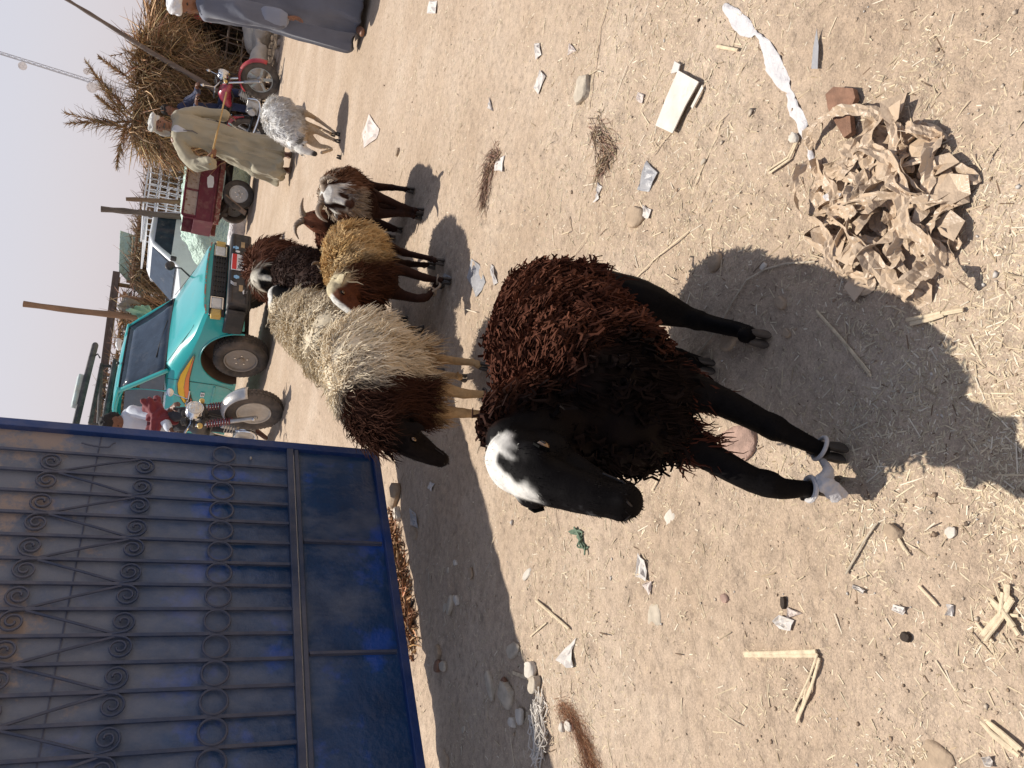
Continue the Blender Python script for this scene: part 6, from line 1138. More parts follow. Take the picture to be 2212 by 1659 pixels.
# 9: very dark curly ram, head down, ringed horns
def cm9(head, fd, body): return lambda V: mixc(A(.030, .017, .013), A(.052, .031, .024), sstep(-.2, .4, fbm(V, .05, 3, 33)))
r9, *_x, h9, l9 = std('very dark curly-wooled ram with ringed curling horns, head lowered behind the golden sheep', fl0, [((650, 590, 5.45), (.17, .18)), ((655, 597, 5.2), (.175, .19)), ((668, 604, 5.0), (.16, .18))], [((680, 608, 4.85), (.12, .13)), ((698, 610, 4.7), (.09, .09))], ((708, 611, 4.66), (748, 614, 4.50)), (-.3, -.7, .6),
    [([(740, 590, 5.0), (790, 590, 4.95), (820, 590)],), ([(740, 620, 5.0), (790, 620, 4.95), (830, 620)],), ([(720, 580, 5.4), (760, 580, 5.4), (785, 580)],), ([(720, 600, 5.4), (760, 600, 5.4), (790, 600)],)], cm9, wl(6500, .030, .0050, .28, wave=.007, curl=1.4, clump=.025, tip=1.4, lift=.8), 81, voxel=.012, ears=.6, drop=.4)
p = h9.p
horn(r9, p(.0, .12, .12), [at(698, 592, 4.66), at(694, 578, 4.64), at(688, 570, 4.60), at(680, 568, 4.56), at(674, 572, 4.52)], .032); horn(r9, p(.0, -.12, .12), [at(700, 630, 4.66), at(697, 642, 4.62), at(690, 650, 4.58), at(682, 650, 4.54), at(678, 643, 4.52)], .032)
# 10: white lamb by the herder
def cm10(head, fd, body):
    def f(V): n = fbm(V, .07, 3, 37); c = mixc(A(.70, .68, .64), A(.62, .58, .52), sstep(-.2, .5, n)); c = mixc(c, A(.46, .33, .19), sstep(.42, .30, V[:, 2]+.04*n)*.85); fm = sstep(.03, .0, fd(V)); q = (V-head.o)@head.f/head.L; c = mixc(c, WHT, fm); c = mixc(c, A(.06, .055, .05), fm*sstep(.80, .90, q)); er = np.minimum(seg(V, head.p(.03, .25, 0), head.p(.1, .6, -.35), .03, .03), seg(V, head.p(.03, -.25, 0), head.p(.1, -.6, -.35), .03, .03)); c = mixc(c, A(.05, .045, .04), .8*sstep(.006, -.006, er)); return mixc(c, A(.12, .09, .07), sstep(.07, .05, V[:, 2]))
    return f
r10, *_x, h10, l10 = std('small white sheep with dark muzzle and ears, head lowered beside the robed herder', fl0, [((603, 245, 7.95), (.16, .165)), ((608, 262, 7.80), (.165, .17)), ((628, 286, 7.66), (.135, .155))], [((638, 300, 7.60), (.10, .11)), ((640, 308, 7.55), (.08, .085))], ((642, 318, 7.52), (682, 334, 7.42)), (-.45, -.5, .7),
    [([(665, 278, 7.7), (685, 284, 7.67), (705, 295, 7.64), (722, 302, 7.6), (735, 306)],), ([(668, 300, 7.7), (688, 315, 7.62), (706, 318, 7.55), (716, 323, 7.5), (706, 333, 7.42)],), ([(640, 240, 7.95), (665, 247, 7.9), (685, 258, 7.97), (715, 280, 7.72), (735, 291)],), ([(640, 262, 7.95), (668, 270, 7.9), (690, 278, 7.97), (712, 287, 7.8), (724, 292)],)],
    cm10, wl(6500, .034, .0045, .34, wave=.004, curl=1.0, clump=.05, tip=1.05, cj=.07, lift=.35), 91, voxel=.009, ears=.85, drop=.55)
# ------------------------------------------------------------ straw and chaff (uncountable) and litter (things)
M_straw = mat('straw', (.6, .46, .27), .75, attr=True, var=.12, vscale=40, bump=0, spec=.3)
def strips(P, ang, L, w, lift, col, seed, bend=.15, arch=0.):
    """short pieces of straw lying on the ground: triangular section, bent once"""
    r = np.random.default_rng(seed); n = len(P); K = 1; bend = bend*.45; t = np.linspace(-.5, .5, K+1); d = np.stack([np.cos(ang), np.sin(ang), r.normal(size=n)*lift], 1); s = np.stack([-np.sin(ang), np.cos(ang), 0*ang], 1); b = r.uniform(-bend, bend, n)
    C = P[:, None]+d[:, None]*(L[:, None]*t)[..., None]+s[:, None]*((b*L)[:, None]*(t**2*4-.33))[..., None]; C[..., 2] += (w*.10)[:, None]+np.abs(d[:, 2]*L)[:, None]*.35
    V = np.empty((n, K+1, 3, 3)); V[:, :, 0] = C-s[:, None]*w[:, None, None]*.5; V[:, :, 1] = C+s[:, None]*w[:, None, None]*.5; V[:, :, 2] = C+A(0, 0, 1)*w[:, None, None]*.35
    base = (np.arange(n)*(K+1)*3)[:, None, None]; i = (np.arange(K)*3)[None, :, None]; k = np.arange(1, 3)[None, None]; F = np.stack([base+i+k, base+i+(k+1) % 3, base+i+3+(k+1) % 3, base+i+3+k], -1).reshape(-1, 4)
    return V.reshape(-1, 3), F, np.repeat(col, (K+1)*3, 0)
N = 230000; r = np.random.default_rng(77); Yq = .62/(1-r.uniform(0, 1, N)*(1-.62/15.))**1.0; Xq = r.uniform(-1, 1, N)*(.56*Yq+.22)+.03*Yq
P = np.stack([Xq, Yq, 0*Xq], 1); den = fbm(P, .45, 3, 61)*.9+fbm(P, .12, 2, 62)*.5
for (dx, dy, rad, am) in ((1330, 330, .30, 1.2), (1390, 420, .22, 1.3), (1290, 120, .35, .9), (1420, 60, .25, .7), (1230, 240, .3, .7), (2150, 1380, .05, .5), (1180, 1480, .22, 1.2), (1230, 1400, .16, 1.), (1010, 650, .25, .6), (1200, 1230, .2, .5), (880, 940, .3, 1.2), (900, 800, .5, .7), (1080, 1450, .18, .9), (1150, 1520, .14, 1.2), (980, 1280, .2, .5), (1010, 1580, .2, .6), (1600, 1080, .1, .3), (1900, 900, .12, .3), (1700, 1380, .12, .2), (950, 250, .8, .6)):
    c = gr(dx, dy); den += am*np.exp(-((np.hypot(P[:, 0]-c[0], P[:, 1]-c[1]))/rad)**2)
keep = r.uniform(0, 1, N) < np.clip(.34+.80*den, .07, 1); P = P[keep]; Yq = Yq[keep]; n = len(P); P[:, 2] = H(P[:, 0], P[:, 1])
fsc = np.clip(.78+Yq*.22, .9, 3.0); L = np.exp(r.normal(size=n)*.62)*.0045*fsc; big = r.uniform(size=n) < .03; L[big] *= r.uniform(2, 6, big.sum()); w = L*r.uniform(.10, .34, n); w = np.clip(w, .0006*fsc, .0026*fsc); ang = r.uniform(0, 2*PI, n)
pal = np.array([(.60, .48, .32), (.66, .55, .38), (.54, .42, .28), (.74, .64, .49), (.40, .30, .19), (.20, .13, .08)]); col = .90*pal[r.choice(6, n, p=[.31, .25, .20, .13, .08, .03])]*(1+.12*r.normal(size=(n, 1)))
v, f, c = strips(P, ang, L, w, .06, np.clip(col, .02, .9), 5); mk('straw_litter', (v, f), M_straw, col=c, smooth=False, kind='stuff')
# pebbles and crumbs
N = 2600; Yq = .65/(1-r.uniform(0, 1, N)*(1-.65/12.)); Xq = r.uniform(-1, 1, N)*(.6*Yq+.3); Z = H(Xq, Yq); ico = np.array([(0, 0, 1), (.9, 0, .25), (.2, .9, .2), (-.8, .5, .2), (-.7, -.6, .25), (.3, -.9, .2), (0, 0, -.6)]); fi = np.array([(0, 1, 2), (0, 2, 3), (0, 3, 4), (0, 4, 5), (0, 5, 1), (6, 2, 1), (6, 3, 2), (6, 4, 3), (6, 5, 4), (6, 1, 5)])
s_ = np.exp(r.normal(size=N)*.5)*.0017*np.clip(.8+Yq*.25, 1, 3); V = ico[None]*s_[:, None, None]*r.uniform(.5, 1.5, (N, 7, 3))*A(1.2, 1, .7); th_ = r.uniform(0, 6.28, N); V = np.stack([V[..., 0]*np.cos(th_)[:, None]-V[..., 1]*np.sin(th_)[:, None], V[..., 0]*np.sin(th_)[:, None]+V[..., 1]*np.cos(th_)[:, None], V[..., 2]], -1)+np.stack([Xq, Yq, Z+s_*.2], 1)[:, None]
pc_ = np.array([(.40, .30, .21), (.50, .41, .31), (.30, .21, .14), (.55, .50, .44), (.14, .10, .07)])[r.choice(5, N, p=[.38, .30, .18, .09, .05])]; mk('gravel', (V.reshape(-1, 3), (fi[None]+7*np.arange(N)[:, None, None]).reshape(-1, 3)), M_straw, col=np.repeat(pc_, 7, 0), smooth=False, kind='stuff')
# ---- single stalks and papers
def on(dx, dy, z=0.): p = gr(dx, dy); p[2] = H(p[0], p[1])[0]+z; return p
def stalk(pix, w_, label, seed=0, m=None, name='straw_stalk', cat='straw', group=None, n=2, z=.004):
    w = w_*.8; pts = [on(a, b, z+w*.4) for a, b in pix]; l = pts[0].copy(); r = np.random.default_rng(seed); Q = []
    for k in range(n):
        o_ = A(*(r.normal(size=2)*w*.55), 0) if k else A(0, 0, 0); rr = [(w*r.uniform(.35, .6), w*.22)]*len(pts); Q.append(tube([p_-l+o_*(1+.5*i)+A(0, 0, .001*k) for i, p_ in enumerate(pts)], rr, 6, up=(0, 0, 1), flat=True))
    o = mk(name, join(*Q), m or MS1); o.location = l; return tag(o, label, cat, group)
MS1 = mat('pale_straw', (.60, .48, .32), .7, var=.25, vscale=60, bump=.2, bscale=120, stretch=(1, 1, 1)); MS2 = mat('grey_straw', (.45, .37, .27), .75, var=.2, vscale=50)
stalk([(1620, 1416), (1690, 1417), (1772, 1417)], .010, 'thick split straw, upper arm of a folded pair lying on open ground', 1, n=3); stalk([(1776, 1421), (1758, 1480), (1724, 1555)], .009, 'thick split straw, lower arm of the folded pair on open ground', 2, n=3)
stalk([(1764, 566), (1700, 570), (1655, 582), (1618, 606), (1590, 650), (1560, 700), (1536, 735), (1512, 765)], .008, 'long bent pale strip crossing the shadow of the big brown sheep', 3, MS2, n=1)
for k, (px, lb, w) in enumerate(((((2195, 1290), (2165, 1330), (2130, 1372)), 'long straw leaning out of the crossed pile at the edge', .010), (((2160, 1268), (2172, 1300), (2190, 1345)), 'flat straw on top of the crossed pile at the edge', .008), (((2150, 1300), (2180, 1330), (2212, 1372)), 'broad yellow straw under the crossed pile at the edge', .012), (((2185, 1262), (2182, 1300)), 'short brown-edged straw at the top of the crossed pile', .011), (((2168, 1328), (2208, 1330)), 'thin straw lying crosswise below the crossed pile', .006), (((2115, 1345), (2150, 1385)), 'straw reaching away from the crossed pile, ending in open ground', .006),
    (((2135, 1565), (2160, 1590), (2212, 1632)), 'upper one of two bright straws in the corner', .011), (((2140, 1558), (2175, 1583), (2214, 1618)), 'lower one of two bright straws in the corner', .010), (((1895, 1130), (1870, 1170), (1835, 1240)), 'dark-edged straw bundle lying below the tied hooves', .007), (((1770, 675), (1820, 735), (1880, 812)), 'straight pale stalk lying in the shadow below the hind hoof', .008), (((1938, 1155), (1965, 1200)), 'short thick straw right of the tied hooves', .009), (((1990, 1265), (2030, 1310)), 'thin dark-edged straw on open ground', .006),
    (((1720, 300), (1700, 340), (1660, 370)), 'straw near the small pale stone', .008), (((1560, 262), (1545, 300), (1500, 400)), 'long thin straw near the cardboard', .005), (((1320, 0), (1300, 60), (1280, 180), (1275, 235)), 'long thin straw running to the straw patch', .006), (((1590, 108), (1548, 100)), 'short broad straw beside the knotted white strip', .012), (((1490, 500), (1420, 560), (1380, 600)), 'long straw crossing the straw patch', .006), (((2040, 680), (2010, 690), (1970, 700)), 'pale straw just below the tan plastic strips', .011), (((2085, 670), (2035, 678)), 'pale straw at the shadow edge by the plastic strips', .010),
    (((1200, 1010), (1205, 1100), (1210, 1160)), 'thin dark twig pointing away from the black muzzle', .004), (((1075, 870), (1050, 930), (1030, 980)), 'dark root-like twig between the two nearest sheep', .006), (((1440, 1010), (1415, 1060)), 'short straw by the chest fringe', .006), (((1280, 505), (1240, 560), (1215, 600)), 'thin straw left of the big sheep', .005), (((1750, 1470), (1735, 1540)), 'straw parallel to the folded pair', .006), (((1070, 1160), (1060, 1185)), 'tiny white straw in the gate shadow', .006), (((1110, 1455), (1160, 1475)), 'pale stalk on the stones by the gate shadow', .010), (((1235, 1358), (1165, 1295)), 'broad yellow husk at the shadow corner', .012), (((1150, 1375), (1185, 1345)), 'straw crossing under the broad husk', .007))):
    stalk(px, w, lb, 10+k, n=2 if w > .007 else 1, m=MS2 if k in (8, 19, 20) else None)
def paper(pix, m, label, name='paper_scrap', cat='paper', seed=0, lift=.010, th=.0012, group=None, crumple=.5):
    """a scrap lying on the ground, its outline given by bearings"""
    c = np.array([on(a, b) for a, b in pix]); l = c.mean(0); n = len(c); r = np.random.default_rng(seed); rings = [c+0]; 
    sz = np.linalg.norm(c-l, axis=1).mean(); V = [l+A(0, 0, lift*.6+sz*.12*crumple)]
    for f_ in (.45, .8, 1.0):
        for i in range(n):
            for h in (0, .5): q = c[i]*(1-h)+c[(i+1) % n]*h; V.append(l+(q-l)*f_*(1+.06*r.normal() if f_ > .7 else 1)+A(0, 0, lift*r.uniform(.1, 1)+sz*.14*crumple*r.normal()*(f_ < .99)))
    V = np.array(V); V[:, 2] = np.maximum(V[:, 2], l[2]-.002+.003); m_ = 2*n; F = [(0, 1+i, 1+(i+1) % m_) for i in range(m_)]+[(1+k*m_+i, 1+(k+1)*m_+i, 1+(k+1)*m_+(i+1) % m_, 1+k*m_+(i+1) % m_) for k in (0, 1) for i in range(m_)]
    o = mk(name, (V-l, F), m, smooth=False); o.location = l; sd = o.modifiers.new('s', 'SOLIDIFY'); sd.thickness = th; return tag(o, label, cat, group)
MPa = mat('white_paper', (.60, .55, .50), .7, var=.08, bump=.1); MGr = mat('grey_plastic_film', (.34, .33, .33), .35, var=.2, bump=.2); MCb = mat('faded_card', (.64, .58, .50), .75, var=.15, vscale=14, bump=.1, second=(.50, .45, .38), sscale=9, sthr=.6); MPk = mat('pale_cloth', (.62, .53, .47), .8, bump=.3)
for k, (px, m, lb) in enumerate((
    (((1385, 1195), (1402, 1212), (1405, 1255), (1382, 1245)), MPa, 'pinkish white pointed paper scrap standing up from the ground'), (((1415, 1255), (1410, 1285), (1395, 1262)), MPk, 'thin white paper tail below the pointed paper scrap'),
    (((1240, 1405), (1250, 1378), (1225, 1400), (1205, 1425), (1230, 1445), (1245, 1440)), MPa, 'crumpled white paper beside the stones at the gate shadow'), (((1690, 1330), (1720, 1340), (1712, 1362), (1688, 1358), (1672, 1342)), MPa, 'torn white paper below the dark dung'), (((1700, 1310), (1735, 1325), (1705, 1335)), MPk, 'small pale scrap between dung and paper'),
    (((1395, 445), (1412, 455), (1408, 475), (1392, 470)), MPa, 'small white paper ball beside the brown stone'), (((1385, 395), (1400, 350), (1425, 372), (1405, 415), (1380, 412)), MGr, 'grey plastic film lying in the straw patch'), (((1092, 335), (1075, 350), (1072, 370), (1088, 372)), MPa, 'white paper at the end of the brown hair tuft'),
    (((800, 250), (822, 280), (815, 300), (790, 320), (785, 290)), MPk, 'large pale leaf-shaped scrap beyond the herd near the lamb'), (((930, 3), (925, 30), (945, 30), (945, 3)), MPa, 'white scrap at the very edge under the walking man'), (((1170, 150), (1180, 165), (1165, 205), (1155, 190)), MPa, 'greyish cloth scrap twisted on the open ground'), (((1155, 95), (1160, 130), (1170, 118), (1165, 92)), MPa, 'small white scrap above the twisted cloth scrap'), (((1058, 210), (1064, 240), (1054, 235)), MPa, 'tiny white scrap in the middle of the open ground'),
    (((1295, 395), (1300, 430), (1288, 440), (1308, 405)), MPa, 'Y-shaped white scrap above the brown stone'), (((1380, 200), (1395, 205), (1390, 225), (1378, 220)), MPk, 'small pale scrap touching the cardboard'), (((1235, 95), (1245, 110), (1228, 120)), MPk, 'faded scrap near the top edge straw'), (((960, 590), (975, 600), (968, 612), (955, 605)), MGr, 'grey cloth scrap in the shadow behind the golden sheep'),
    (((1020, 560), (1012, 600), (1030, 640), (1050, 610), (1035, 570)), MGr, 'wide grey rag lying in shadow by the golden sheep'), (((1060, 570), (1068, 620), (1075, 610), (1066, 575)), MPa, 'narrow white scrap touching the brown wool'), (((884, 1098), (900, 1110), (905, 1140), (888, 1135)), MGr, 'grey paper in the gate shadow near the husks'), (((930, 1040), (940, 1045), (935, 1062), (925, 1055)), MPa, 'white curl of paper just inside the gate shadow'), (((1930, 1305), (1960, 1312), (1955, 1328), (1928, 1318)), MPa, 'white cigarette-like card bit on open ground'), (((2052, 1305), (2064, 1308), (2062, 1330), (2050, 1328)), MPa, 'small upright white chip near the crossed straws'), (((1845, 1262), (1875, 1275), (1870, 1282), (1846, 1270)), MPa, 'narrow white chip on open ground'), (((2130, 1635), (2150, 1632), (2155, 1655), (2135, 1655)), MPa, 'white crumpled bit in the corner'))):
    paper(px, m, lb, seed=k+3)
# cardboard sheet and its torn second layer
def slab(pix, th, m, label, name, cat, z=.0, tilt=0, sub=1):
    c = np.array([on(a, b)*A(1, 1, 0) for a, b in pix]); l = c.mean(0); hz_ = H(l[0], l[1])[0]; n = len(c); b = c-l; V = np.concatenate([b+A(0, 0, z), b+A(0, 0, z+th)]); V[:, 2] += tilt*(b[:, 0].repeat(1).tolist()+b[:, 0].tolist()) if tilt else 0
    o = mk(name, (V, [tuple(range(n-1, -1, -1)), tuple(range(n, 2*n))]+[(k, (k+1) % n, (k+1) % n+n, k+n) for k in range(n)]), m, smooth=False, bevel=.0008); o.location = (l[0], l[1], hz_+.006); return tag(o, label, cat)
cb = slab([(1474, 155), (1519, 180), (1490, 232), (1462, 291), (1425, 274), (1448, 215)], .004, MCb, 'pale grey-white cardboard sheet lying in the straw patch', 'cardboard', 'cardboard', z=.010)
slab([(1521, 184), (1523, 192), (1500, 236), (1496, 232)], .003, MCb, 'torn strip of card peeping from under the cardboard sheet', 'cardboard', 'cardboard', z=.004)
slab([(1466, 135), (1478, 142), (1474, 158), (1458, 162)], .004, MPa, 'rounded white card tongue at the end of the cardboard sheet', 'cardboard', 'cardboard', z=.002)
slab([(1768, 62), (1772, 100), (1770, 150), (1756, 150), (1760, 105)], .0015, MGr, 'narrow dark grey plastic strip on open ground', 'plastic_strip', 'plastic strip', z=.004)
# knotted white cloth strip
def ribbon(pix, wid, hgt, m, label, name='cloth_strip', cat='cloth strip', seed=1, parent=None, sub=6, amp=.006):
    pts = [on(a, b) for a, b in pix]; K = len(pts); V, F = limb([p_+A(0, 0, hgt*.8) for p_ in pts], [(wd/2, hgt) for wd in wid], 16, sub, up=(0, 0, 1)); V = V+np.stack([0*V[:, 0], 0*V[:, 0], amp*vnoise(V@np.array([[1, .5, 0], [0, 1, 0], [0, 0, 1]]), .012, seed)+amp*.6*vnoise(V, .03, seed+2)], 1); V[:, :2] += (.5*amp*np.stack([vnoise(V, .02, seed+4), vnoise(V, .025, seed+5)], 1)); l = pts[0].copy()
    V[:, 2] = np.maximum(V[:, 2], H(V[:, 0], V[:, 1])+.0005); o = mk(name, (V-l, F), m, autos=60); o.location = l; return tag(o, label, cat) if label else o
M_ws = mat('white_strip', (.58, .55, .54), .7, var=.06, bump=.3, bscale=50)
ribbon([(1566, 12), (1585, 35), (1602, 55), (1620, 68), (1632, 72), (1650, 100), (1668, 140), (1688, 178), (1696, 194), (1708, 225), (1726, 262), (1738, 290), (1746, 320), (1750, 358)], [.020, .040, .046, .026, .010, .034, .048, .036, .012, .032, .030, .022, .016, .018], .0032, M_ws, 'long white cloth strip knotted in two places, running to the tan plastic heap', seed=5, amp=.006)
ribbon([(1785, 425), (1800, 428), (1830, 432), (1855, 440)], [.010, .036, .036, .012], .007, M_ws, 'short white cloth end lying on the tan plastic heap', seed=8)
# heap of tan plastic strips
M_tan = mat('tan_plastic', (.50, .375, .26), .42, var=.12, vscale=12, bump=.15, bscale=30, spec=.45, trans=0)
HP = thing('plastic_heap', 'tangled heap of tan plastic strips beside the shadow of the big sheep', 'plastic heap', gr(1920, 450)); rr_ = np.random.default_rng(12)
def inheap():
    while True:
        a, b = rr_.uniform(1735, 2095), rr_.uniform(240, 655)
        if ((a-1925)/165)**2+((b-440)/205)**2 < 1 and not (a < 1830 and b < 330) and not (a < 1850 and b > 560): return a, b
def film(path, w, hts, seed):
    P = np.array([gr(a, b)*A(1, 1, 0) for a, b in path]); P[:, 2] = H(P[:, 0], P[:, 1])+np.array(hts); t0 = np.linspace(0, len(P)-1, len(P)*6); Q = np.stack([np.interp(t0, range(len(P)), P[:, k]) for k in range(3)], 1); Q = Q*.5+np.roll(Q, 1, 0)*.25+np.roll(Q, -1, 0)*.25; Q = Q[1:-1]; r = np.random.default_rng(seed); K = len(Q); V = []; ph = r.uniform(0, 6.3); fr_ = r.uniform(.3, .8)
    for i in range(K):
        T = nrm(Q[min(i+1, K-1)]-Q[max(i-1, 0)]); s, u = frame(T); a = .9*math.sin(fr_*i*.55+ph)+.5*math.sin(i*.31+ph*2); e = s*math.cos(a)+u*math.sin(a); ww = w*(1-.25*math.sin(i*.9+ph)**2)*(min(1, (i+1)/3)*min(1, (K-i)/3))
        for q in (-1, -.35, .3, 1): V.append(Q[i]+e*q*ww+u*.25*ww*math.sin(q*4+i)+A(0, 0, .002))
    V = np.array(V); V[:, 2] = np.maximum(V[:, 2], H(V[:, 0], V[:, 1])+.001); F = [(i*4+k, i*4+k+1, (i+1)*4+k+1, (i+1)*4+k) for i in range(K-1) for k in range(3)]; o = mk('strip', (V, F), M_tan, HP, world=True, smooth=False); sd = o.modifiers.new('s', 'SOLIDIFY'); sd.thickness = .0008
for k in range(36):
    a, b = inheap(); th_ = rr_.uniform(0, 6.28); path = [(a, b)]; hts = [.004]
    for j in range(rr_.integers(3, 7)):
        th_ += rr_.uniform(-1.1, 1.1); L_ = rr_.uniform(35, 85); a2, b2 = a+L_*math.cos(th_), b+L_*math.sin(th_)
        if ((a2-1925)/175)**2+((b2-445)/215)**2 > 1 or (a2 < 1820 and b2 < 320): th_ += 2.2; a2, b2 = a+L_*math.cos(th_), b+L_*math.sin(th_)
        a, b = a2, b2; d2 = ((a-1930)/170)**2+((b-430)/210)**2; path.append((a, b)); hts.append(max(.004, rr_.uniform(.0, .062)*(1.1-d2)))
    film(path, rr_.uniform(.008, .020), hts, k)
for k, (path, w) in enumerate((([(1750, 330), (1765, 295), (1800, 262), (1850, 248), (1900, 245), (1935, 262)], .013), ([(1745, 340), (1740, 390), (1735, 440), (1742, 480)], .011), ([(1740, 470), (1790, 485), (1815, 520), (1812, 560), (1835, 600)], .009), ([(2000, 480), (2040, 540), (2055, 580), (2090, 605), (2110, 635)], .010), ([(1960, 270), (2000, 290), (2048, 292)], .012), ([(2045, 292), (2035, 340), (2025, 400), (2022, 470)], .015), ([(1830, 600), (1880, 560), (1930, 520), (2010, 480)], .014), ([(1950, 650), (1990, 620), (2040, 560)], .020), ([(1800, 560), (1850, 500), (1880, 430), (1900, 370), (1960, 340)], .014), ([(1760, 400), (1830, 380), (1880, 340), (1920, 330)], .013))):
    film(path, w, [.006+.030*math.sin(PI*i/(len(path)-1))+.012*(i % 2) for i in range(len(path))], 200+k)
for k in range(16):
    a, b = inheap(); c = on(a, b, .004); d2 = ((a-1930)/170)**2+((b-440)/210)**2; n_ = 5; ang = rr_.uniform(0, 6.28); V = [c+A(.0, 0, .035*(1.2-d2))]
    for i in range(n_): V.append(c+A(math.cos(ang+i*1.26), math.sin(ang+i*1.26), 0)*rr_.uniform(.018, .045)+A(0, 0, rr_.uniform(0, .035)))
    V = np.array(V); o = mk('sheet_fold', (V, [(0, 1+i, 1+(i+1) % n_) for i in range(n_)]), M_tan, HP, world=True, smooth=False); sd = o.modifiers.new('s', 'SOLIDIFY'); sd.thickness = .0008
# ---- stones
MSt = {'g': mat('pale_stone', (.46, .39, .30), .85, var=.2, vscale=30, bump=.2, bscale=60), 'b': mat('brown_stone', (.22, .115, .07), .85, var=.3, vscale=30, bump=.3, bscale=50), 't': mat('tan_stone', (.38, .28, .19), .9, var=.2, vscale=30, bump=.25, bscale=60), 'w': mat('whitish_stone', (.58, .52, .44), .85, var=.15, vscale=30, bump=.2), 'd': mat('dung', (.05, .035, .025), .95, bump=.5, bscale=80), 'p': mat('rosy_stone', (.34, .22, .17), .8, var=.35, vscale=25, bump=.3, bscale=50)}
for k, (dx, dy, a, b, c, m, lb) in enumerate(((1262, 192, .055, .042, .022, 'g', 'smooth grey-white stone half sunk in the straw'), (1378, 470, .045, .032, .022, 't', 'oval brown stone with a dark hollow by the white paper ball'), (1456, 1116, .030, .022, .016, 'w', 'pale pitted stone beside the black muzzle'), (1716, 298, .016, .011, .010, 'w', 'small pale stone near the tan plastic heap'), (1568, 1292, .014, .012, .010, 'p', 'small squarish reddish stone'), (1694, 1302, .015, .006, .007, 'd', 'dark elongated dropping above the torn paper'), (2000, 1290, .0, .0, .0, 'd', ''), (1958, 1376, .009, .009, .008, 'd', 'round black dropping on open ground'), (1690, 655, .020, .014, .012, 't', 'rounded stone in the middle of the big shadow'), (1578, 735, .030, .026, .016, 't', 'flat round stone under the hind leg'), (1545, 565, .026, .024, .014, 't', 'round stone at the edge of the big shadow'), (1600, 955, .060, .045, .012, 'p', 'flat reddish stone between the front legs'), (1548, 1080, .0, .0, .0, 't', ''), (1700, 720, .013, .010, .008, 't', 'small stone right of the hind hoof'), (1650, 575, .010, .008, .006, 'w', 'little white chip in the big shadow'),
    (1660, 1642, .05, .03, .012, 'g', ''), (1148, 1448, .034, .028, .020, 'w', 'pale stone at the shadow corner, upper one of the pair'), (1156, 1478, .032, .030, .022, 'g', 'rounded stone at the shadow corner, lower one of the pair'), (1095, 1500, .052, .040, .024, 'g', 'large grey stone inside the gate shadow'), (1090, 1478, .030, .020, .014, 'b', 'rust-red stone on the large grey stone'), (1060, 1478, .055, .022, .016, 'g', 'long flat stone inside the gate shadow'), (1110, 1405, .050, .024, .012, 'g', 'flat pointed stone at the shadow edge'), (1125, 1548, .026, .022, .016, 'w', 'pale stone beside the string tangle'), (1108, 1560, .022, .018, .016, 'w', 'small pale stone left of the string tangle'), (975, 1306, .045, .020, .018, 'g', 'long grey stone in the row inside the gate shadow'), (988, 1296, .026, .016, .016, 'w', 'whitish stone next to the long grey one'), (965, 1312, .024, .018, .014, 'g', 'small stone left of the long grey one'), (948, 1410, .030, .024, .018, 't', 'tan stone in the shadow under the gate panel joint'), (960, 1440, .034, .022, .018, 'g', 'pair-forming grey stone below the tan stone'), (948, 1438, .028, .026, .020, 'b', 'reddish brown stone touching the grey one'), (965, 1640, .045, .035, .02, 't', 'stone at the bottom of the gate shadow'), (1004, 1575, .02, .012, .010, 'g', 'thin stone deep in the gate shadow'),
    (1018, 1238, .026, .018, .010, 't', 'flat stone in the middle of the gate shadow'), (985, 1215, .016, .012, .010, 'w', 'small white stone in the gate shadow'), (970, 1232, .014, .010, .010, 'g', 'tiny grey stone beside the small white one'), (895, 1150, .05, .03, .012, 't', 'clod of tan earth in the gate shadow'), (855, 1070, .075, .05, .045, 't', 'round tan boulder at the foot of the gate corner'), (862, 1112, .05, .03, .03, 'w', 'pale block behind the round tan boulder'), (1140, 1240, .04, .015, .008, 'w', 'long buried pale stone past the shadow edge'), (1415, 1333, .040, .030, .008, 'g', 'flat grey stone below the pointed paper scrap'), (1230, 1568, .022, .016, .012, 'w', 'white stone beside the reddish hair'), (1215, 1570, .016, .012, .010, 'w', 'smaller white stone beside the reddish hair'), (1930, 1150, .018, .014, .010, 't', 'small stone by the short thick straw'), (2055, 1150, .012, .010, .005, 'w', 'flat white chip on the open ground'), (860, 330, .03, .025, .02, 't', 'small brown clod in front of the lamb'), (1520, 350, .010, .008, .006, 'g', 'gravel stone beyond the cardboard'), (1168, 690, .02, .015, .01, 'w', 'white pebble behind the big sheep'), (2020, 1640, .035, .03, .010, 't', 'flat tan stone at the bottom edge'))):
    if a == 0 or not lb: continue
    stone(gr(dx, dy), (a, b, c), k+5, MSt[m], lb, 'stone' if m != 'd' else 'dung', rz=k*1.3, name='stone' if m != 'd' else 'dung')
bs = slab([(1795, 208), (1812, 192), (1855, 195), (1860, 215), (1848, 245), (1852, 290), (1835, 302), (1812, 262), (1800, 238)], .014, MSt['b'], 'thick rusty brown slab fragment touching the tan plastic heap', 'broken_slab', 'stone fragment')
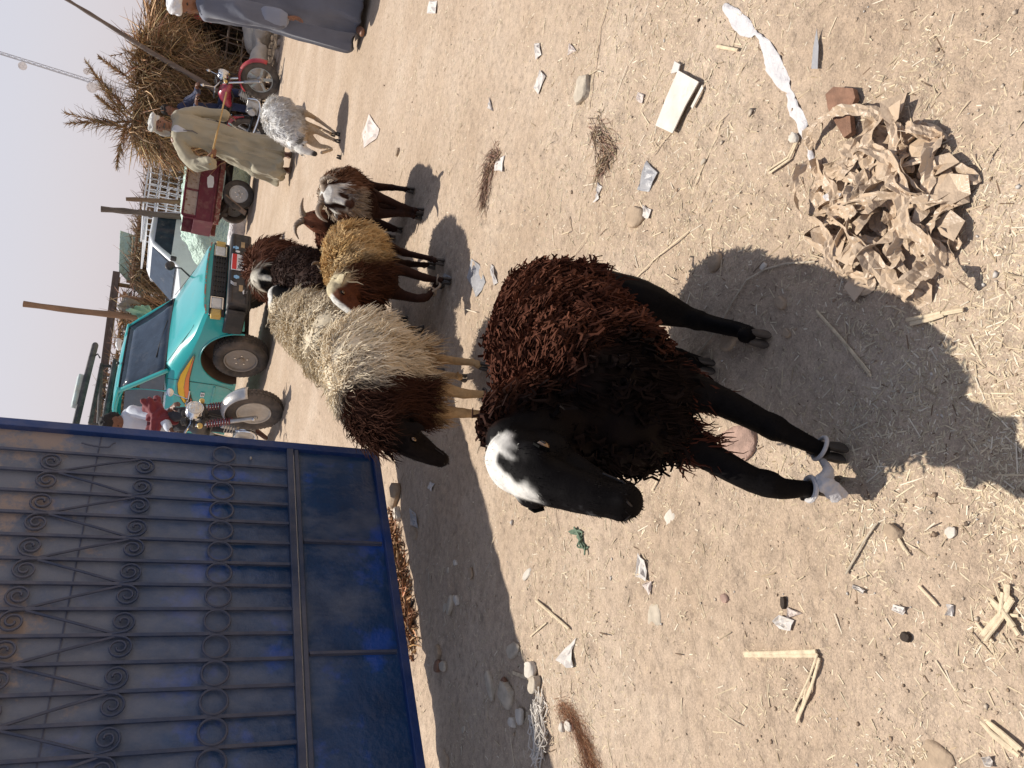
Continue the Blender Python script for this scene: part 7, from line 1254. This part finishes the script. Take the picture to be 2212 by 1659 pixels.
# ---- green tangle, hair tufts, string tangle, corn husks
def tangle(name, pix, m, label, cat, seed, w, n, spread, hz_=.02, L_=5, kind=None):
    r = np.random.default_rng(seed); pts = np.array([gr(a, b)*A(1, 1, 0) for a, b in pix]); l = pts[0].copy(); Q = []
    for k in range(n):
        t = np.sort(r.uniform(0, len(pts)-1, L_)); P = np.stack([np.interp(t, range(len(pts)), pts[:, i]) for i in range(3)], 1)+r.normal(size=(L_, 3))*A(spread, spread, 0); P[:, 2] = H(P[:, 0], P[:, 1])+r.uniform(.001, hz_, L_); Q.append(limb(P-l, [(w, w*.8)]*L_, 5, 3))
    o = mk(name, join(*Q), m); o.location = l; tag(o, label, cat); 
    if kind: o['kind'] = kind
    return o
tangle('rope_tangle', [(1242, 1148), (1258, 1150), (1262, 1175), (1274, 1190)], mat('green_rope', (.12, .17, .11), .8, bump=.3), 'small tangle of dull green rope near the black muzzle', 'rope', 3, .0038, 9, .006, .016)
def tuft(name, pix, wid, N_, colr, label, seed, L=.05):
    r = np.random.default_rng(seed); pts = np.array([gr(a, b)*A(1, 1, 0) for a, b in pix]); t = r.uniform(0, len(pts)-1, N_); P = np.stack([np.interp(t, range(len(pts)), pts[:, i]) for i in range(3)], 1); ww = np.interp(t, range(len(pts)), wid); P[:, :2] += r.normal(size=(N_, 2))*ww[:, None]*.5; P[:, 2] = H(P[:, 0], P[:, 1])+r.uniform(0, .012, N_); k = np.clip(t.astype(int), 0, len(pts)-2); d = nrm(pts[k+1]-pts[k])+r.normal(size=(N_, 3))*A(.35, .35, .12); l = pts[0].copy()
    v, f, c = blades(N_, P-l, d, L*r.uniform(.5, 1.3, N_), np.full(N_, .0005)*(1+3*(pts[0][1] > 2.4)), .5, seed, K=4, col=colr, cj=.2); v[:, 2] = np.maximum(v[:, 2], H(v[:, 0]+l[0], v[:, 1]+l[1])-l[2]+.0008)
    o = mk(name, (v, f), M_straw, col=c, smooth=False); o.location = l; return tag(o, label, 'hair tuft')
tuft('hair_tuft', [(1205, 1530), (1235, 1545), (1255, 1590), (1270, 1630), (1285, 1680)], [.03, .045, .045, .05, .05], 1300, (.28, .13, .065), 'large shed tuft of reddish brown hair near the stones by the gate shadow', 3)
tuft('hair_tuft', [(1080, 335), (1062, 350), (1055, 380), (1045, 430)], [.04, .07, .06, .03], 380, (.30, .19, .13), 'long brown hair tuft with white paper at its end', 5, .09)
tuft('hair_tuft', [(1285, 270), (1300, 300), (1318, 330), (1300, 370)], [.05, .06, .05, .03], 260, (.36, .25, .17), 'thin reddish hair mat in the straw patch', 7, .07)
tangle('string_tangle', [(1170, 1510), (1160, 1560), (1175, 1600), (1165, 1640)], mat('pale_string', (.68, .62, .54), .8), 'tangle of pale string and straw among the stones near the gate shadow', 'string', 9, .0022, 55, .022, .03)
def husks(pix, N_, label, seed):
    r = np.random.default_rng(seed); pts = np.array([gr(a, b)*A(1, 1, 0) for a, b in pix]); l = pts[0].copy(); t = r.uniform(0, len(pts)-1, N_); P = np.stack([np.interp(t, range(len(pts)), pts[:, i]) for i in range(3)], 1)-l; P[:, :2] += r.normal(size=(N_, 2))*.035; P[:, 2] = r.uniform(.0, .035, N_); d = r.normal(size=(N_, 3))*A(1, 1, .35); v, f, c = blades(N_, P, d, r.uniform(.05, .13, N_), r.uniform(.004, .010, N_), .8, seed, K=4, col=(.33, .18, .09), cj=.45); o = mk('dry_husks', (v, f), M_straw, col=c, smooth=False, kind='stuff'); o.location = l; o['label'] = label; o['category'] = 'husks'; return o
husks([(848, 1120), (860, 1180), (875, 1260), (885, 1330), (893, 1400)], 520, 'band of dry brown husks and leaves along the foot of the gate', 4)
